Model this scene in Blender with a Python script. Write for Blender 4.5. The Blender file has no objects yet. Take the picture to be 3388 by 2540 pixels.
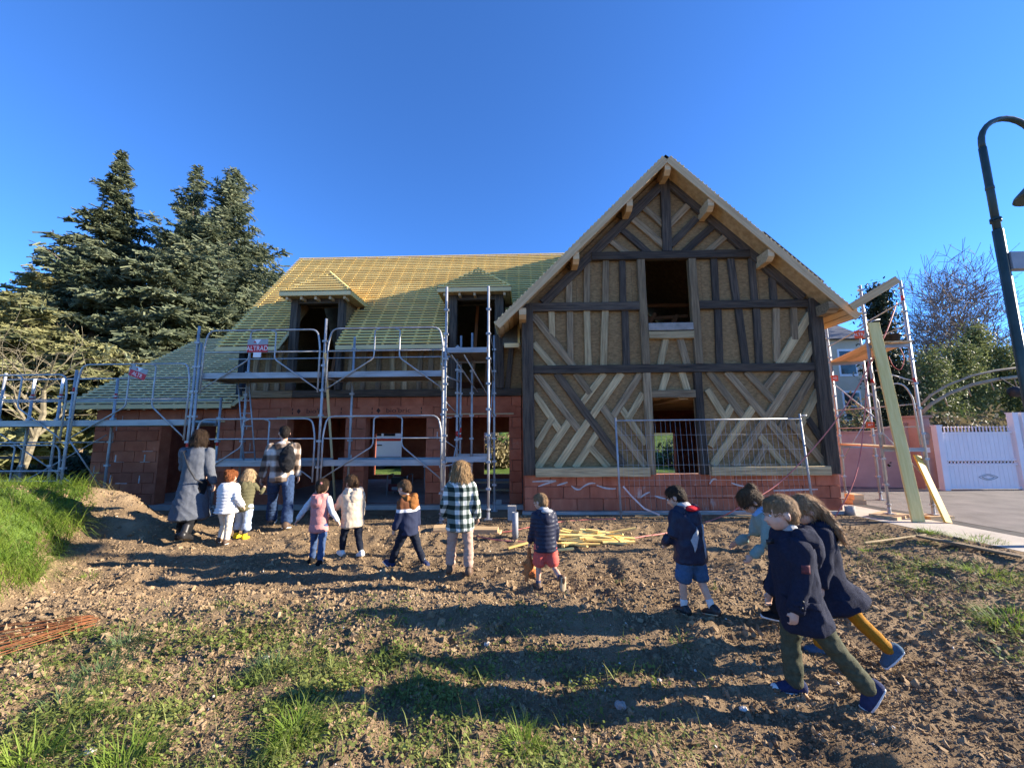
import bpy, bmesh, math, random
import numpy as np
from mathutils import Vector, Matrix

random.seed(11)
RNG = np.random.default_rng(11)
SC = bpy.context.scene
COL = SC.collection
rad = math.radians

# ---------------------------------------------------------------- camera
# 13 mm-equivalent phone lens, held 1.65 m above the yard, tipped up 7.5 degrees
CAM_H = 1.65
F_PX, PITCH, YAW, ROLL = 1270.0, rad(7.5), rad(-1.5), rad(0.4)
_fwd = Vector((math.sin(YAW)*math.cos(PITCH), math.cos(YAW)*math.cos(PITCH), math.sin(PITCH)))
_rt = Vector((math.cos(YAW), -math.sin(YAW), 0))
_up = _rt.cross(_fwd)
_R = _rt*math.cos(ROLL) - _up*math.sin(ROLL)
_U = _up*math.cos(ROLL) + _rt*math.sin(ROLL)
cam = bpy.data.cameras.new('camera')
cam.sensor_width = 36.0
cam.lens = 36.0*F_PX/3388.0
cam.clip_start, cam.clip_end = 0.05, 3000
cam_o = bpy.data.objects.new('camera', cam)
COL.objects.link(cam_o)
_m = Matrix((_R, _U, -_fwd)).transposed().to_4x4()
_m.translation = (0, 0, CAM_H)
cam_o.matrix_world = _m
SC.camera = cam_o

# ---------------------------------------------------------------- sky, sun, exposure
SUN_EL, SUN_AZ = rad(20.0), rad(-2.5)         # low sun from the right, almost in the plane of the gable
sun_dir = Vector((math.cos(SUN_EL)*math.cos(SUN_AZ), -math.cos(SUN_EL)*math.sin(SUN_AZ), math.sin(SUN_EL)))
world = bpy.data.worlds.new('World')
SC.world = world
world.use_nodes = True
_nt = world.node_tree
_sky = _nt.nodes.new('ShaderNodeTexSky')
_sky.sky_type = 'NISHITA'
_sky.sun_disc = False
_sky.sun_elevation = SUN_EL
_sky.sun_rotation = rad(90) + SUN_AZ
_sky.altitude = 0
_sky.air_density = 0.75
_sky.dust_density = 0.0
_sky.ozone_density = 10.0
_bg = _nt.nodes['Background']
_bg.inputs['Strength'].default_value = 0.121
_nt.links.new(_sky.outputs[0], _bg.inputs['Color'])
sun = bpy.data.lights.new('sun', 'SUN')
sun.energy = 5.0
sun.angle = rad(0.5)
sun.color = (1.0, 0.89, 0.74)
sun_o = bpy.data.objects.new('sun', sun)
COL.objects.link(sun_o)
sun_o.rotation_euler = sun_dir.to_track_quat('Z', 'Y').to_euler()
SC.view_settings.view_transform = 'Standard'
SC.view_settings.look = 'None'
SC.view_settings.gamma = 1
SC.view_settings.use_curve_mapping = False
SC.view_settings.exposure = 1.72

# ---------------------------------------------------------------- measuring: a direction seen in the photo -> a place in the yard
def ray(px, py):
    return _fwd + _R*((px*1.5316-1694)/F_PX) + _U*(-(py*1.5316-1270)/F_PX)
def at(px, py, Y):
    d = ray(px, py)
    return Vector((0, 0, CAM_H)) + d*(Y/d.y)
def ground(px, py, z=0.0):
    d = ray(px, py)
    return Vector((0, 0, CAM_H)) + d*((z-CAM_H)/d.z)

# ---------------------------------------------------------------- noise
_P = np.random.default_rng(5).permutation(256)
_P = np.concatenate([_P, _P, _P])
_G = np.random.default_rng(6).normal(size=(256, 3))
_G /= np.linalg.norm(_G, axis=1)[:, None]
def perlin(x, y, z=0.0):
    x = np.asarray(x, float); y = np.asarray(y, float); z = np.broadcast_to(np.asarray(z, float), x.shape)
    xi, yi, zi = np.floor(x).astype(int), np.floor(y).astype(int), np.floor(z).astype(int)
    xf, yf, zf = x-xi, y-yi, z-zi
    u, v, w = [t*t*t*(t*(t*6-15)+10) for t in (xf, yf, zf)]
    def g(dx, dy, dz):
        h = _P[_P[_P[(xi+dx) & 255] + ((yi+dy) & 255)] + ((zi+dz) & 255)]
        gr = _G[h]
        return gr[..., 0]*(xf-dx) + gr[..., 1]*(yf-dy) + gr[..., 2]*(zf-dz)
    l = lambda a, b, t: a + t*(b-a)
    return l(l(l(g(0,0,0), g(1,0,0), u), l(g(0,1,0), g(1,1,0), u), v),
             l(l(g(0,0,1), g(1,0,1), u), l(g(0,1,1), g(1,1,1), u), v), w)
def sstep(a, b, x):
    t = np.clip((np.asarray(x, float)-a)/(b-a), 0, 1)
    return t*t*(3-2*t)

# ---------------------------------------------------------------- materials
_MC = {}
def mat(name, c1, c2=None, scale=4.0, stretch=(1, 1, 1), rough=0.8, bump=0.0, bscale=None, metal=0.0,
        objrand=0.0, detail=6.0, c3=None, spec=0.3, space='Object', sss=0.0, lo=0.35, hi=0.65, speck=None):
    """procedural material: two or three tints mixed by noise, optional bump and per-object value shift"""
    if name in _MC: return _MC[name]
    m = bpy.data.materials.new(name)
    m.use_nodes = True
    nt = m.node_tree
    b = nt.nodes['Principled BSDF']
    N, L = nt.nodes.new, nt.links.new
    b.inputs['Roughness'].default_value = rough
    b.inputs['Metallic'].default_value = metal
    b.inputs['Specular IOR Level'].default_value = spec
    tc = N('ShaderNodeTexCoord'); mp = N('ShaderNodeMapping')
    mp.inputs['Scale'].default_value = stretch
    if space == 'World':
        gm = N('ShaderNodeNewGeometry'); L(gm.outputs['Position'], mp.inputs['Vector'])
    else:
        L(tc.outputs[space], mp.inputs['Vector'])
    vec = mp.outputs[0]
    oi = None
    if objrand or space == 'Object':
        oi = N('ShaderNodeObjectInfo')
        ad = N('ShaderNodeVectorMath'); ad.operation = 'ADD'
        mu = N('ShaderNodeMath'); mu.operation = 'MULTIPLY'; mu.inputs[1].default_value = 37.0
        L(oi.outputs['Random'], mu.inputs[0]); L(vec, ad.inputs[0]); L(mu.outputs[0], ad.inputs[1])
        vec = ad.outputs[0]
    col = None
    if c2 is not None:
        n = N('ShaderNodeTexNoise'); n.inputs['Scale'].default_value = scale; n.inputs['Detail'].default_value = detail
        n.inputs['Roughness'].default_value = 0.62
        L(vec, n.inputs['Vector'])
        r = N('ShaderNodeValToRGB')
        r.color_ramp.elements[0].position = lo; r.color_ramp.elements[0].color = (*c1, 1)
        r.color_ramp.elements[1].position = hi; r.color_ramp.elements[1].color = (*c2, 1)
        if c3:
            e = r.color_ramp.elements.new(min(0.95, hi+0.12)); e.color = (*c3, 1)
        L(n.outputs['Fac'], r.inputs['Fac'])
        col = r.outputs['Color']
        if speck:
            n2 = N('ShaderNodeTexNoise'); n2.inputs['Scale'].default_value = speck[0]; n2.inputs['Detail'].default_value = 3
            L(vec, n2.inputs['Vector'])
            r2 = N('ShaderNodeValToRGB')
            r2.color_ramp.elements[0].position = speck[1]; r2.color_ramp.elements[0].color = (0, 0, 0, 1)
            r2.color_ramp.elements[1].position = speck[1]+0.06; r2.color_ramp.elements[1].color = (1, 1, 1, 1)
            L(n2.outputs['Fac'], r2.inputs['Fac'])
            mx = N('ShaderNodeMix'); mx.data_type = 'RGBA'
            L(r2.outputs['Color'], mx.inputs['Factor']); L(col, mx.inputs[6]); mx.inputs[7].default_value = (*speck[2], 1)
            col = mx.outputs[2]
    if objrand:
        hs = N('ShaderNodeHueSaturation')
        ma = N('ShaderNodeMapRange'); ma.inputs['To Min'].default_value = 1-objrand; ma.inputs['To Max'].default_value = 1+objrand
        L(oi.outputs['Random'], ma.inputs['Value']); L(ma.outputs[0], hs.inputs['Value'])
        if col is None: hs.inputs['Color'].default_value = (*c1, 1)
        else: L(col, hs.inputs['Color'])
        col = hs.outputs['Color']
    if col is None: b.inputs['Base Color'].default_value = (*c1, 1)
    else: L(col, b.inputs['Base Color'])
    if bump:
        bn = N('ShaderNodeTexNoise'); bn.inputs['Scale'].default_value = bscale or scale*3; bn.inputs['Detail'].default_value = 8
        bn.inputs['Roughness'].default_value = 0.65
        L(vec, bn.inputs['Vector'])
        bp = N('ShaderNodeBump'); bp.inputs['Strength'].default_value = min(1, bump); bp.inputs['Distance'].default_value = 0.02 if bump <= 1 else 0.02*bump
        L(bn.outputs['Fac'], bp.inputs['Height']); L(bp.outputs[0], b.inputs['Normal'])
    if sss:
        b.inputs['Subsurface Weight'].default_value = sss
        b.inputs['Subsurface Radius'].default_value = (0.02, 0.008, 0.004)
    _MC[name] = m
    return m
def leafmat(name, c1, c2, scale=0.6, trans=0.35, space='World'):
    """foliage: two tints in clumps, part of the light passing through"""
    if name in _MC: return _MC[name]
    m = mat(name, c1, c2, scale=scale, space=space, rough=0.6, spec=0.25, detail=3)
    nt = m.node_tree; b = nt.nodes['Principled BSDF']
    src = b.inputs['Base Color'].links[0].from_socket
    tr = nt.nodes.new('ShaderNodeBsdfTranslucent'); mx = nt.nodes.new('ShaderNodeMixShader')
    mx.inputs['Fac'].default_value = trans
    nt.links.new(src, tr.inputs['Color'])
    nt.links.new(b.outputs[0], mx.inputs[1]); nt.links.new(tr.outputs[0], mx.inputs[2])
    nt.links.new(mx.outputs[0], nt.nodes['Material Output'].inputs['Surface'])
    return m

# ---------------------------------------------------------------- objects
WM = {}                                              # world matrix of every object made here
def link(o, parent=None, M=None):
    M = M or Matrix()
    COL.objects.link(o)
    WM[o] = M.copy()
    if parent is not None:
        o.parent = parent
        o.matrix_basis = WM[parent].inverted() @ M
    else:
        o.matrix_basis = M
    return o
def tag(o, label=None, cat=None, group=None, kind=None):
    if label: o['label'] = label
    if cat: o['category'] = cat
    if group: o['group'] = group
    if kind: o['kind'] = kind
    return o
def thing(name, label, cat, loc=(0, 0, 0), group=None, rotz=0.0):
    o = bpy.data.objects.new(name, None)
    o.empty_display_size = 0.2
    link(o, None, Matrix.Translation(loc) @ Matrix.Rotation(rotz, 4, 'Z'))
    return tag(o, label, cat, group)
def mesh_from(V, F, smooth=False, name='mesh'):
    me = bpy.data.meshes.new(name)
    me.from_pydata([tuple(v) for v in V], [], F)
    if smooth: me.polygons.foreach_set('use_smooth', [True]*len(me.polygons))
    me.update()
    return me
def mesh_np(V, F, smooth=False, name='mesh'):
    """fast: V (n,3) array, F (m,k) array of equal-sided faces"""
    V = np.ascontiguousarray(V, np.float32); F = np.ascontiguousarray(F, np.int32)
    me = bpy.data.meshes.new(name)
    me.vertices.add(len(V)); me.vertices.foreach_set('co', V.ravel())
    k = F.shape[1]
    me.loops.add(F.size); me.loops.foreach_set('vertex_index', F.ravel())
    me.polygons.add(len(F))
    me.polygons.foreach_set('loop_start', np.arange(0, F.size, k, dtype=np.int32))
    if smooth: me.polygons.foreach_set('use_smooth', np.ones(len(F), bool))
    me.update(calc_edges=True); me.validate()
    return me
def ob(name, me, m, parent=None, M=None):
    o = bpy.data.objects.new(name, me)
    if m and not me.materials:
        me.materials.append(m)
    return link(o, parent, M)
def wob(name, V, F, m, parent=None, smooth=False):
    """a mesh given in world coordinates; its origin goes to the bottom centre of its box"""
    A = np.array([tuple(v) for v in V], float)
    c = Vector(((A[:, 0].min()+A[:, 0].max())/2, (A[:, 1].min()+A[:, 1].max())/2, A[:, 2].min()))
    A = A - np.array(c)
    if isinstance(F, np.ndarray): me = mesh_np(A, F, smooth, name)
    else: me = mesh_from(A, F, smooth, name)
    return ob(name, me, m, parent, Matrix.Translation(c))
class MB:
    """collects boxes, tubes, sweeps in one mesh (world coordinates)"""
    def __init__(s): s.V = []; s.F = []
    def add(s, V, F):
        n = len(s.V); s.V += [tuple(v) for v in V]; s.F += [tuple(i+n for i in f) for f in F]; return s
    def box(s, x0, x1, y0, y1, z0, z1):
        return s.add([(x0,y0,z0),(x1,y0,z0),(x1,y1,z0),(x0,y1,z0),(x0,y0,z1),(x1,y0,z1),(x1,y1,z1),(x0,y1,z1)],
                     [(0,3,2,1),(4,5,6,7),(0,1,5,4),(1,2,6,5),(2,3,7,6),(3,0,4,7)])
    def bar(s, A, B, w, d, nrm=Vector((0, -1, 0))):
        A, B = Vector(A), Vector(B); x = (B-A).normalized(); n = Vector(nrm)
        y = n.cross(x).normalized(); n = x.cross(y).normalized()
        V = [p + y*(sy*w/2) + n*(sn*d/2) for p in (A, B) for sy, sn in ((-1,-1),(1,-1),(1,1),(-1,1))]
        return s.add(V, [(0,3,2,1),(4,5,6,7),(0,1,5,4),(1,2,6,5),(2,3,7,6),(3,0,4,7)])
    def tube(s, pts, r, seg=8, caps=True, radii=None):
        pts = [Vector(p) for p in pts]; n = len(pts); V = []; up = None
        for i, p in enumerate(pts):
            t = (pts[min(i+1, n-1)] - pts[max(i-1, 0)])
            if t.length < 1e-9: t = Vector((0, 0, 1))
            t.normalize()
            if up is None:
                up = Vector((0, 0, 1)) if abs(t.z) < 0.9 else Vector((1, 0, 0))
            a = t.cross(up)
            if a.length < 1e-6: a = t.orthogonal()
            a.normalize(); up = a.cross(t).normalized()
            rr = radii[i] if radii else r
            for k in range(seg):
                th = 2*math.pi*k/seg
                V.append(p + a*(rr*math.cos(th)) + up*(rr*math.sin(th)))
        F = [(i*seg+k, i*seg+(k+1) % seg, (i+1)*seg+(k+1) % seg, (i+1)*seg+k) for i in range(n-1) for k in range(seg)]
        if caps:
            F.append(tuple(range(seg-1, -1, -1))); F.append(tuple((n-1)*seg+k for k in range(seg)))
        return s.add(V, F)
    def ball(s, c, r, u=10, v=6, sc=(1, 1, 1)):
        V = [(c[0], c[1], c[2]+r*sc[2])]
        for j in range(1, v):
            ph = math.pi*j/v
            for i in range(u):
                th = 2*math.pi*i/u
                V.append((c[0]+r*sc[0]*math.sin(ph)*math.cos(th), c[1]+r*sc[1]*math.sin(ph)*math.sin(th), c[2]+r*sc[2]*math.cos(ph)))
        V.append((c[0], c[1], c[2]-r*sc[2]))
        F = [(0, 1+i, 1+(i+1) % u) for i in range(u)]
        for j in range(v-2):
            F += [(1+j*u+i, 1+(j+1)*u+i, 1+(j+1)*u+(i+1) % u, 1+j*u+(i+1) % u) for i in range(u)]
        b = len(V)-1; o = 1+(v-2)*u
        F += [(b, o+(i+1) % u, o+i) for i in range(u)]
        return s.add(V, F)
    def lathe(s, c, prof, seg=14, axis=None):
        """prof: list of (radius, height) up the local z axis at c"""
        n = len(prof); V = []
        for r, h in prof:
            for k in range(seg):
                th = 2*math.pi*k/seg; V.append((c[0]+r*math.cos(th), c[1]+r*math.sin(th), c[2]+h))
        F = [(i*seg+k, i*seg+(k+1) % seg, (i+1)*seg+(k+1) % seg, (i+1)*seg+k) for i in range(n-1) for k in range(seg)]
        F.append(tuple(range(seg-1, -1, -1))); F.append(tuple((n-1)*seg+k for k in range(seg)))
        return s.add(V, F)
    def build(s, name, m, parent=None, smooth=False):
        return wob(name, s.V, s.F, m, parent, smooth)
def rounded(pts, r=0.08, n=4):
    """polyline with its corners rounded"""
    pts = [Vector(p) for p in pts]; out = [pts[0]]
    for i in range(1, len(pts)-1):
        a, b, c = pts[i-1], pts[i], pts[i+1]
        d1 = (a-b); d2 = (c-b); rr = min(r, d1.length*0.45, d2.length*0.45)
        p0 = b + d1.normalized()*rr; p1 = b + d2.normalized()*rr
        for k in range(n+1):
            t = k/n; out.append(p0*(1-t)**2 + b*2*t*(1-t) + p1*t*t)
    out.append(pts[-1]); return out
def timber(name, A, B, w, d, nrm, m, parent, wob_amp=0.004, ch=0.008, seg=None, wend=None):
    """hewn beam from A to B: chamfered section, sides a little uneven; local x runs along the grain"""
    A, B = Vector(A), Vector(B); L = (B-A).length
    x = (B-A).normalized(); n = Vector(nrm); y = n.cross(x).normalized(); n = x.cross(y).normalized()
    k = seg or max(1, int(L/0.35)); V = []
    for i in range(k+1):
        t = i/k; ww = w + ((wend or w)-w)*t
        j = [random.uniform(-1, 1)*wob_amp for _ in range(4)]
        a, b = ww/2+j[0], ww/2+j[1]; c, e = d/2+j[2]*0.5, d/2+j[3]*0.5
        q = min(ch, a*0.4, c*0.4)
        for yy, zz in ((-a+q, -c), (b-q, -c), (b, -c+q), (b, e-q), (b-q, e), (-a+q, e), (-a, e-q), (-a, -c+q)):
            V.append((t*L-L/2, yy, zz))
    F = [(i*8+q, i*8+(q+1) % 8, (i+1)*8+(q+1) % 8, (i+1)*8+q) for i in range(k) for q in range(8)]
    F.append(tuple(range(7, -1, -1))); F.append(tuple(k*8+q for q in range(8)))
    M = Matrix((x, y, n)).transposed().to_4x4(); M.translation = (A+B)/2
    return ob(name, mesh_from(V, F, False, name), m, parent, M)
_BC = {}
def boxmesh(lx, ly, lz, b=0.006):
    """chamfered box centred on its own origin, shared between equal sizes"""
    key = (round(lx, 2), round(ly, 3), round(lz, 3), b)
    if key in _BC: return _BC[key]
    bm = bmesh.new(); bmesh.ops.create_cube(bm, size=1)
    for v in bm.verts: v.co = (v.co.x*key[0], v.co.y*key[1], v.co.z*key[2])
    if b: bmesh.ops.bevel(bm, geom=bm.edges[:], offset=b, segments=1, affect='EDGES')
    me = bpy.data.meshes.new('block'); bm.to_mesh(me); bm.free()
    _BC[key] = me
    return me
def blk(name, x0, x1, y0, y1, z0, z1, m, parent, b=0.006):
    me = boxmesh(x1-x0, y1-y0, z1-z0, b)
    if me.materials and me.materials[0] != m:
        key = (id(me), m.name)
        if key not in _BC:
            c = me.copy(); c.materials.clear(); _BC[key] = c
        me = _BC[key]
    return ob(name, me, m, parent, Matrix.Translation(((x0+x1)/2, (y0+y1)/2, (z0+z1)/2)))

def lumps(name, P, S, m, label, cat, rough=.5):
    """a mass of small lumps: one object, a lump set on every point by geometry nodes, each turned and stretched at random"""
    me = bpy.data.meshes.new(name); P = np.ascontiguousarray(P, np.float32)
    me.vertices.add(len(P)); me.vertices.foreach_set('co', P.ravel())
    at_ = me.attributes.new('size', 'FLOAT', 'POINT'); at_.data.foreach_set('value', np.ascontiguousarray(S, np.float32))
    o = ob(name, me, m); ng = bpy.data.node_groups.new(name, 'GeometryNodeTree')
    ng.interface.new_socket('Geometry', in_out='INPUT', socket_type='NodeSocketGeometry'); ng.interface.new_socket('Geometry', in_out='OUTPUT', socket_type='NodeSocketGeometry')
    N, L = ng.nodes.new, ng.links.new; gi, go = N('NodeGroupInput'), N('NodeGroupOutput')
    def val(t, **k):
        n = N('FunctionNodeRandomValue'); n.data_type = 'FLOAT_VECTOR'; n.inputs[0].default_value, n.inputs[1].default_value = k['lo'], k['hi']; n.inputs['Seed'].default_value = t; return n.outputs[0]
    ico = N('GeometryNodeMeshIcoSphere'); ico.inputs['Radius'].default_value = 1; ico.inputs['Subdivisions'].default_value = 1
    sp = N('GeometryNodeSetPosition'); L(ico.outputs[0], sp.inputs['Geometry']); L(val(3, lo=(-rough,)*3, hi=(rough,)*3), sp.inputs['Offset'])
    mt = N('GeometryNodeSetMaterial'); mt.inputs['Material'].default_value = m; L(sp.outputs[0], mt.inputs[0])
    ip = N('GeometryNodeInstanceOnPoints'); L(gi.outputs[0], ip.inputs['Points']); L(mt.outputs[0], ip.inputs['Instance'])
    L(val(1, lo=(0, 0, 0), hi=(6.28, 6.28, 6.28)), ip.inputs['Rotation'])
    na = N('GeometryNodeInputNamedAttribute'); na.data_type = 'FLOAT'; na.inputs['Name'].default_value = 'size'
    vm = N('ShaderNodeVectorMath'); vm.operation = 'SCALE'; L(val(2, lo=(.55, .55, .5), hi=(1.5, 1.4, 1.1)), vm.inputs[0]); L(na.outputs['Attribute'], vm.inputs['Scale'])
    L(vm.outputs[0], ip.inputs['Scale']); L(ip.outputs[0], go.inputs[0])
    md = o.modifiers.new('lumps', 'NODES'); md.node_group = ng
    return tag(o, label, cat, None, 'stuff')

# ---------------------------------------------------------------- the materials of the place
SOIL = mat('soil', (0.155, 0.105, 0.06), (0.305, 0.215, 0.126), scale=1.6, rough=0.95, bump=1.5, bscale=55, space='World', detail=9, spec=0.1, c3=(0.39, 0.285, 0.17))
CLOD = mat('soil_crumb', (0.165, 0.112, 0.064), (0.34, 0.242, 0.143), scale=5, rough=0.95, bump=0.6, bscale=60, space='World', spec=0.1)
WOOD_D = mat('oak_dark', (0.030, 0.025, 0.021), (0.108, 0.082, 0.058), scale=3.2, stretch=(0.6, 9, 9), rough=0.85, bump=0.6, bscale=12, objrand=0.3)
WOOD_M = mat('oak_weathered', (0.145, 0.10, 0.057), (0.35, 0.25, 0.14), scale=3.0, stretch=(0.6, 9, 9), rough=0.85, bump=0.6, bscale=12, objrand=0.3)
WOOD_L = mat('oak_pale', (0.27, 0.195, 0.10), (0.54, 0.405, 0.215), scale=3.0, stretch=(0.6, 9, 9), rough=0.85, bump=0.5, bscale=12, objrand=0.22)
WOOD_N = mat('spruce_new', (0.47, 0.31, 0.155), (0.63, 0.45, 0.25), scale=2.5, stretch=(0.5, 8, 8), rough=0.7, bump=0.2, bscale=10, objrand=0.12)
LATH = mat('lath_treated', (0.80, 0.52, 0.15), (0.90, 0.68, 0.25), scale=2.0, stretch=(0.7, 6, 6), rough=0.75, objrand=0.15)
LATHG = mat('batten_greenish', (0.66, 0.49, 0.23), (0.80, 0.62, 0.32), scale=2.0, stretch=(0.5, 6, 6), rough=0.75, objrand=0.12)
OSB = mat('osb_board', (0.15, 0.09, 0.036), (0.335, 0.208, 0.09), scale=13, stretch=(1.0, 1, 2.4), rough=0.8, bump=0.4, bscale=26, detail=4, lo=0.3, hi=0.7, c3=(0.43, 0.285, 0.14))
BRICK = mat('clay_block', (0.34, 0.092, 0.045), (0.46, 0.145, 0.075), scale=3.5, rough=0.9, bump=0.35, bscale=30, objrand=0.13, c3=(0.50, 0.22, 0.14))
BRICKD = mat('plinth_block', (0.36, 0.105, 0.055), (0.48, 0.165, 0.09), scale=3.2, stretch=(1.6, 1, 0.5), rough=0.9, bump=0.3, bscale=28, objrand=0.16, hi=0.62, c3=(0.56, 0.40, 0.33))
MORTAR = mat('mortar', (0.25, 0.14, 0.11), (0.40, 0.29, 0.25), scale=7, rough=0.95, bump=0.4, bscale=40)
CONC = mat('concrete', (0.30, 0.28, 0.25), (0.42, 0.39, 0.35), scale=2.4, rough=0.9, bump=0.3, bscale=30, space='World')
DARKF = mat('roof_membrane', (0.10, 0.082, 0.055), (0.165, 0.138, 0.09), scale=5, rough=0.7)
STEEL = mat('galvanised', (0.27, 0.275, 0.28), (0.42, 0.425, 0.43), scale=6, rough=0.5, metal=0.3, spec=0.5, bump=0.1, bscale=30)
ALU = mat('deck_alu', (0.24, 0.245, 0.25), (0.37, 0.375, 0.38), scale=4, stretch=(0.5, 3, 3), rough=0.5, metal=0.3)
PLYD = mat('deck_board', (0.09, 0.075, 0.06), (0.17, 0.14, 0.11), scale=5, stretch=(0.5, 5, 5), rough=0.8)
REDP = mat('red_paint', (0.55, 0.035, 0.025), (0.42, 0.03, 0.025), scale=8, rough=0.5)
WHITE = mat('white_paint', (0.74, 0.74, 0.75), (0.80, 0.80, 0.80), scale=3, rough=0.45)
BLACK = mat('black_plastic', (0.012, 0.012, 0.013), (0.028, 0.028, 0.03), scale=6, rough=0.5)
GREY = mat('grey_plastic', (0.22, 0.235, 0.25), (0.29, 0.30, 0.31), scale=4, rough=0.5)
# ================================================================ THE GROUND
RA, RB = ground(1838, 1112), ground(2212, 1192)           # near edge of the concrete strip beside the yard
_rd = (RB-RA).normalized(); _rn = Vector((-_rd.y, _rd.x, 0))   # points to the road side
def road_side(x, y):
    return (np.asarray(x, float)-RA.x)*_rn.x + (np.asarray(y, float)-RA.y)*_rn.y
def bank_edge(y):
    return np.interp(y, [0, 2.6, 3.7, 4.2, 4.8, 5.6, 7.0, 9], [-3.3, -4.3, -4.85, -5.0, -5.5, -6.2, -7.3, -8.5])
def hz(x, y, fine=True):
    x = np.asarray(x, float); y = np.asarray(y, float)
    yard = sstep(8.1, 7.0, y)*sstep(0.15, -0.7, road_side(x, y))
    z = yard*(0.085*perlin(x*0.42+3.1, y*1.15) + 0.075*perlin(x*0.95+7.7, y*2.1+1.3) + 0.03*perlin(x*2.3, y*3.4+5))
    z = z + yard*0.035*np.sin(y*3.6+1.2*perlin(x*0.5, y*0.4+9))*sstep(0.6, 2.0, y)*sstep(6.5, 4.5, y)
    d = bank_edge(y) - x + 0.35*perlin(x*0.9+2, y*0.9+4)
    z = z + (0.80*sstep(0.0, 1.5, d) + 0.12*sstep(1.0, 3.5, d))*sstep(7.5, 6.4, y)*sstep(-0.5, 1.0, y)
    px, py = x+7.25, y-6.75                                # heap of loose earth at the end of the bank
    z = z + 0.62*np.exp(-(px/0.75)**2-(py/0.62)**2)*sstep(8.3, 7.5, y) + 0.26*np.exp(-((px-1.0)/1.0)**2-((py+0.35)/0.6)**2)
    # behind the house: a grassy bank, then a wooded slope on the right
    z = z + 1.9*sstep(17.5, 22.5, y)*sstep(-4.0, -1.0, x)*sstep(7, 4, x)
    z = z + 9.0*sstep(24, 75, y)*sstep(-5, 25, x) + 5*sstep(60, 160, y)
    if fine:
        a = yard*sstep(-9.5, -8.5, x) + 0.0
        l = perlin(x*5.2, y*5.2, 3.3); l2 = perlin(x*11, y*11, 8.1); l3 = perlin(x*24, y*24, 1.7)
        rough = 0.55+0.9*sstep(-0.2, 0.4, perlin(x*0.8+11, y*0.9))
        l4 = perlin(x*46, y*46, 4.4)
        z = z + a*rough*(0.058*l + 0.042*perlin(x*2.1+9, y*2.9, 2.2) + 0.024*(np.abs(perlin(x*3.1+4, y*4.4, 6.6))-.25) + 0.030*np.abs(l2) + 0.021*l3 + 0.013*l4)
        z = z - 0.05*sstep(-0.05, 0.25, road_side(x, y))*sstep(16, 12, y)*sstep(2, 0.5, y)
    return z
def hz1(x, y): return float(hz(np.array([x]), np.array([y]))[0])
def gpt(px, py):
    """the point of the uneven ground seen at this place of the photo"""
    z = 0.0
    for _ in range(12):
        p = ground(px, py, z); z = 0.5*z + 0.5*hz1(p.x, p.y)
    p.z = hz1(p.x, p.y)
    return p
def axis(lo, hi, step0, grow, far):
    a = list(np.arange(lo, hi, step0)); s = step0
    while a[-1] < far: s *= grow; a.append(a[-1]+s)
    b = []; s = step0; v = lo
    while v > -far: s *= grow; v -= s; b.append(v)
    return np.array(b[::-1]+a)
xs = axis(-8.2, 5.6, 0.037, 1.07, 900)
ya = [0.5]
while ya[-1] < 8.6: ya.append(ya[-1]+max(0.019, 0.0078*ya[-1]))
s = 0.05
while ya[-1] < 900: s *= 1.09; ya.append(ya[-1]+s)
yb = []; v, s = 0.5, 0.05
while v > -300: s *= 1.2; v -= s; yb.append(v)
ys = np.array(yb[::-1]+ya)
X, Y = np.meshgrid(xs, ys)
Z = hz(X, Y)
nx, ny = len(xs), len(ys)
V = np.stack([X.ravel(), Y.ravel(), Z.ravel()], 1)
i = np.arange(nx-1)[None, :] + nx*np.arange(ny-1)[:, None]
F = np.stack([i, i+1, i+1+nx, i+nx], -1).reshape(-1, 4)
me = mesh_np(V, F, True, 'ground')
TURF = mat('turf', (0.05, 0.09, 0.018), (0.12, 0.18, 0.04), scale=1.4, rough=0.95, space='World', bump=0.8, bscale=25, c3=(0.15, 0.17, 0.05), spec=0.1)
HILL = mat('rough_pasture', (0.06, 0.075, 0.03), (0.14, 0.13, 0.06), scale=0.5, rough=0.95, space='World', bump=0.5, bscale=6, spec=0.1)
me.materials.append(SOIL); me.materials.append(TURF); me.materials.append(HILL)
cx, cy = (X[:-1, :-1]+X[1:, 1:])/2, (Y[:-1, :-1]+Y[1:, 1:])/2
mi = np.zeros(cx.shape, np.int32)
mi[((bank_edge(cy)-cx+0.3*perlin(cx*1.5, cy*1.5)) > 0.55) & (cy < 6.7) & (cy > -2)] = 1
mi[(cy > 9.8) & (cx < -10.6+0.6*perlin(cx, cy))] = 1
mi[(cy > 15.8)] = 1
mi[(cy > 40) | ((cx > 16) & (cy > 14)) | (cx > 60) | (cx < -60)] = 2
me.polygons.foreach_set('material_index', mi.ravel())
tag(ob('ground', me, None), kind='structure')

# concrete strip, narrow dark strip and asphalt lane on the right, each sheet a little above the last
def strip(name, d0, d1, z, m, t0=-1.5, t1=26, n=30):
    Vv = []; Ff = []
    for k in range(n+1):
        t = t0+(t1-t0)*k/n
        for d in (d0, d1):
            p = RA + _rd*t + _rn*d
            Vv.append((p.x, p.y, z))
        if k: Ff.append((2*k-2, 2*k, 2*k+1, 2*k-1))
    return tag(wob(name, Vv, Ff, m), kind='structure')
ASPH = mat('asphalt', (0.12, 0.105, 0.09), (0.19, 0.165, 0.145), scale=1.8, rough=0.92, bump=0.5, bscale=60, space='World', c3=(0.24, 0.21, 0.185))
PAVE = mat('pavement_concrete', (0.38, 0.33, 0.27), (0.50, 0.44, 0.36), scale=1.1, rough=0.9, bump=0.3, bscale=50, space='World')
strip('pavement', 0.0, 1.02, 0.004, PAVE, -2)
dr = MB()
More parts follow.
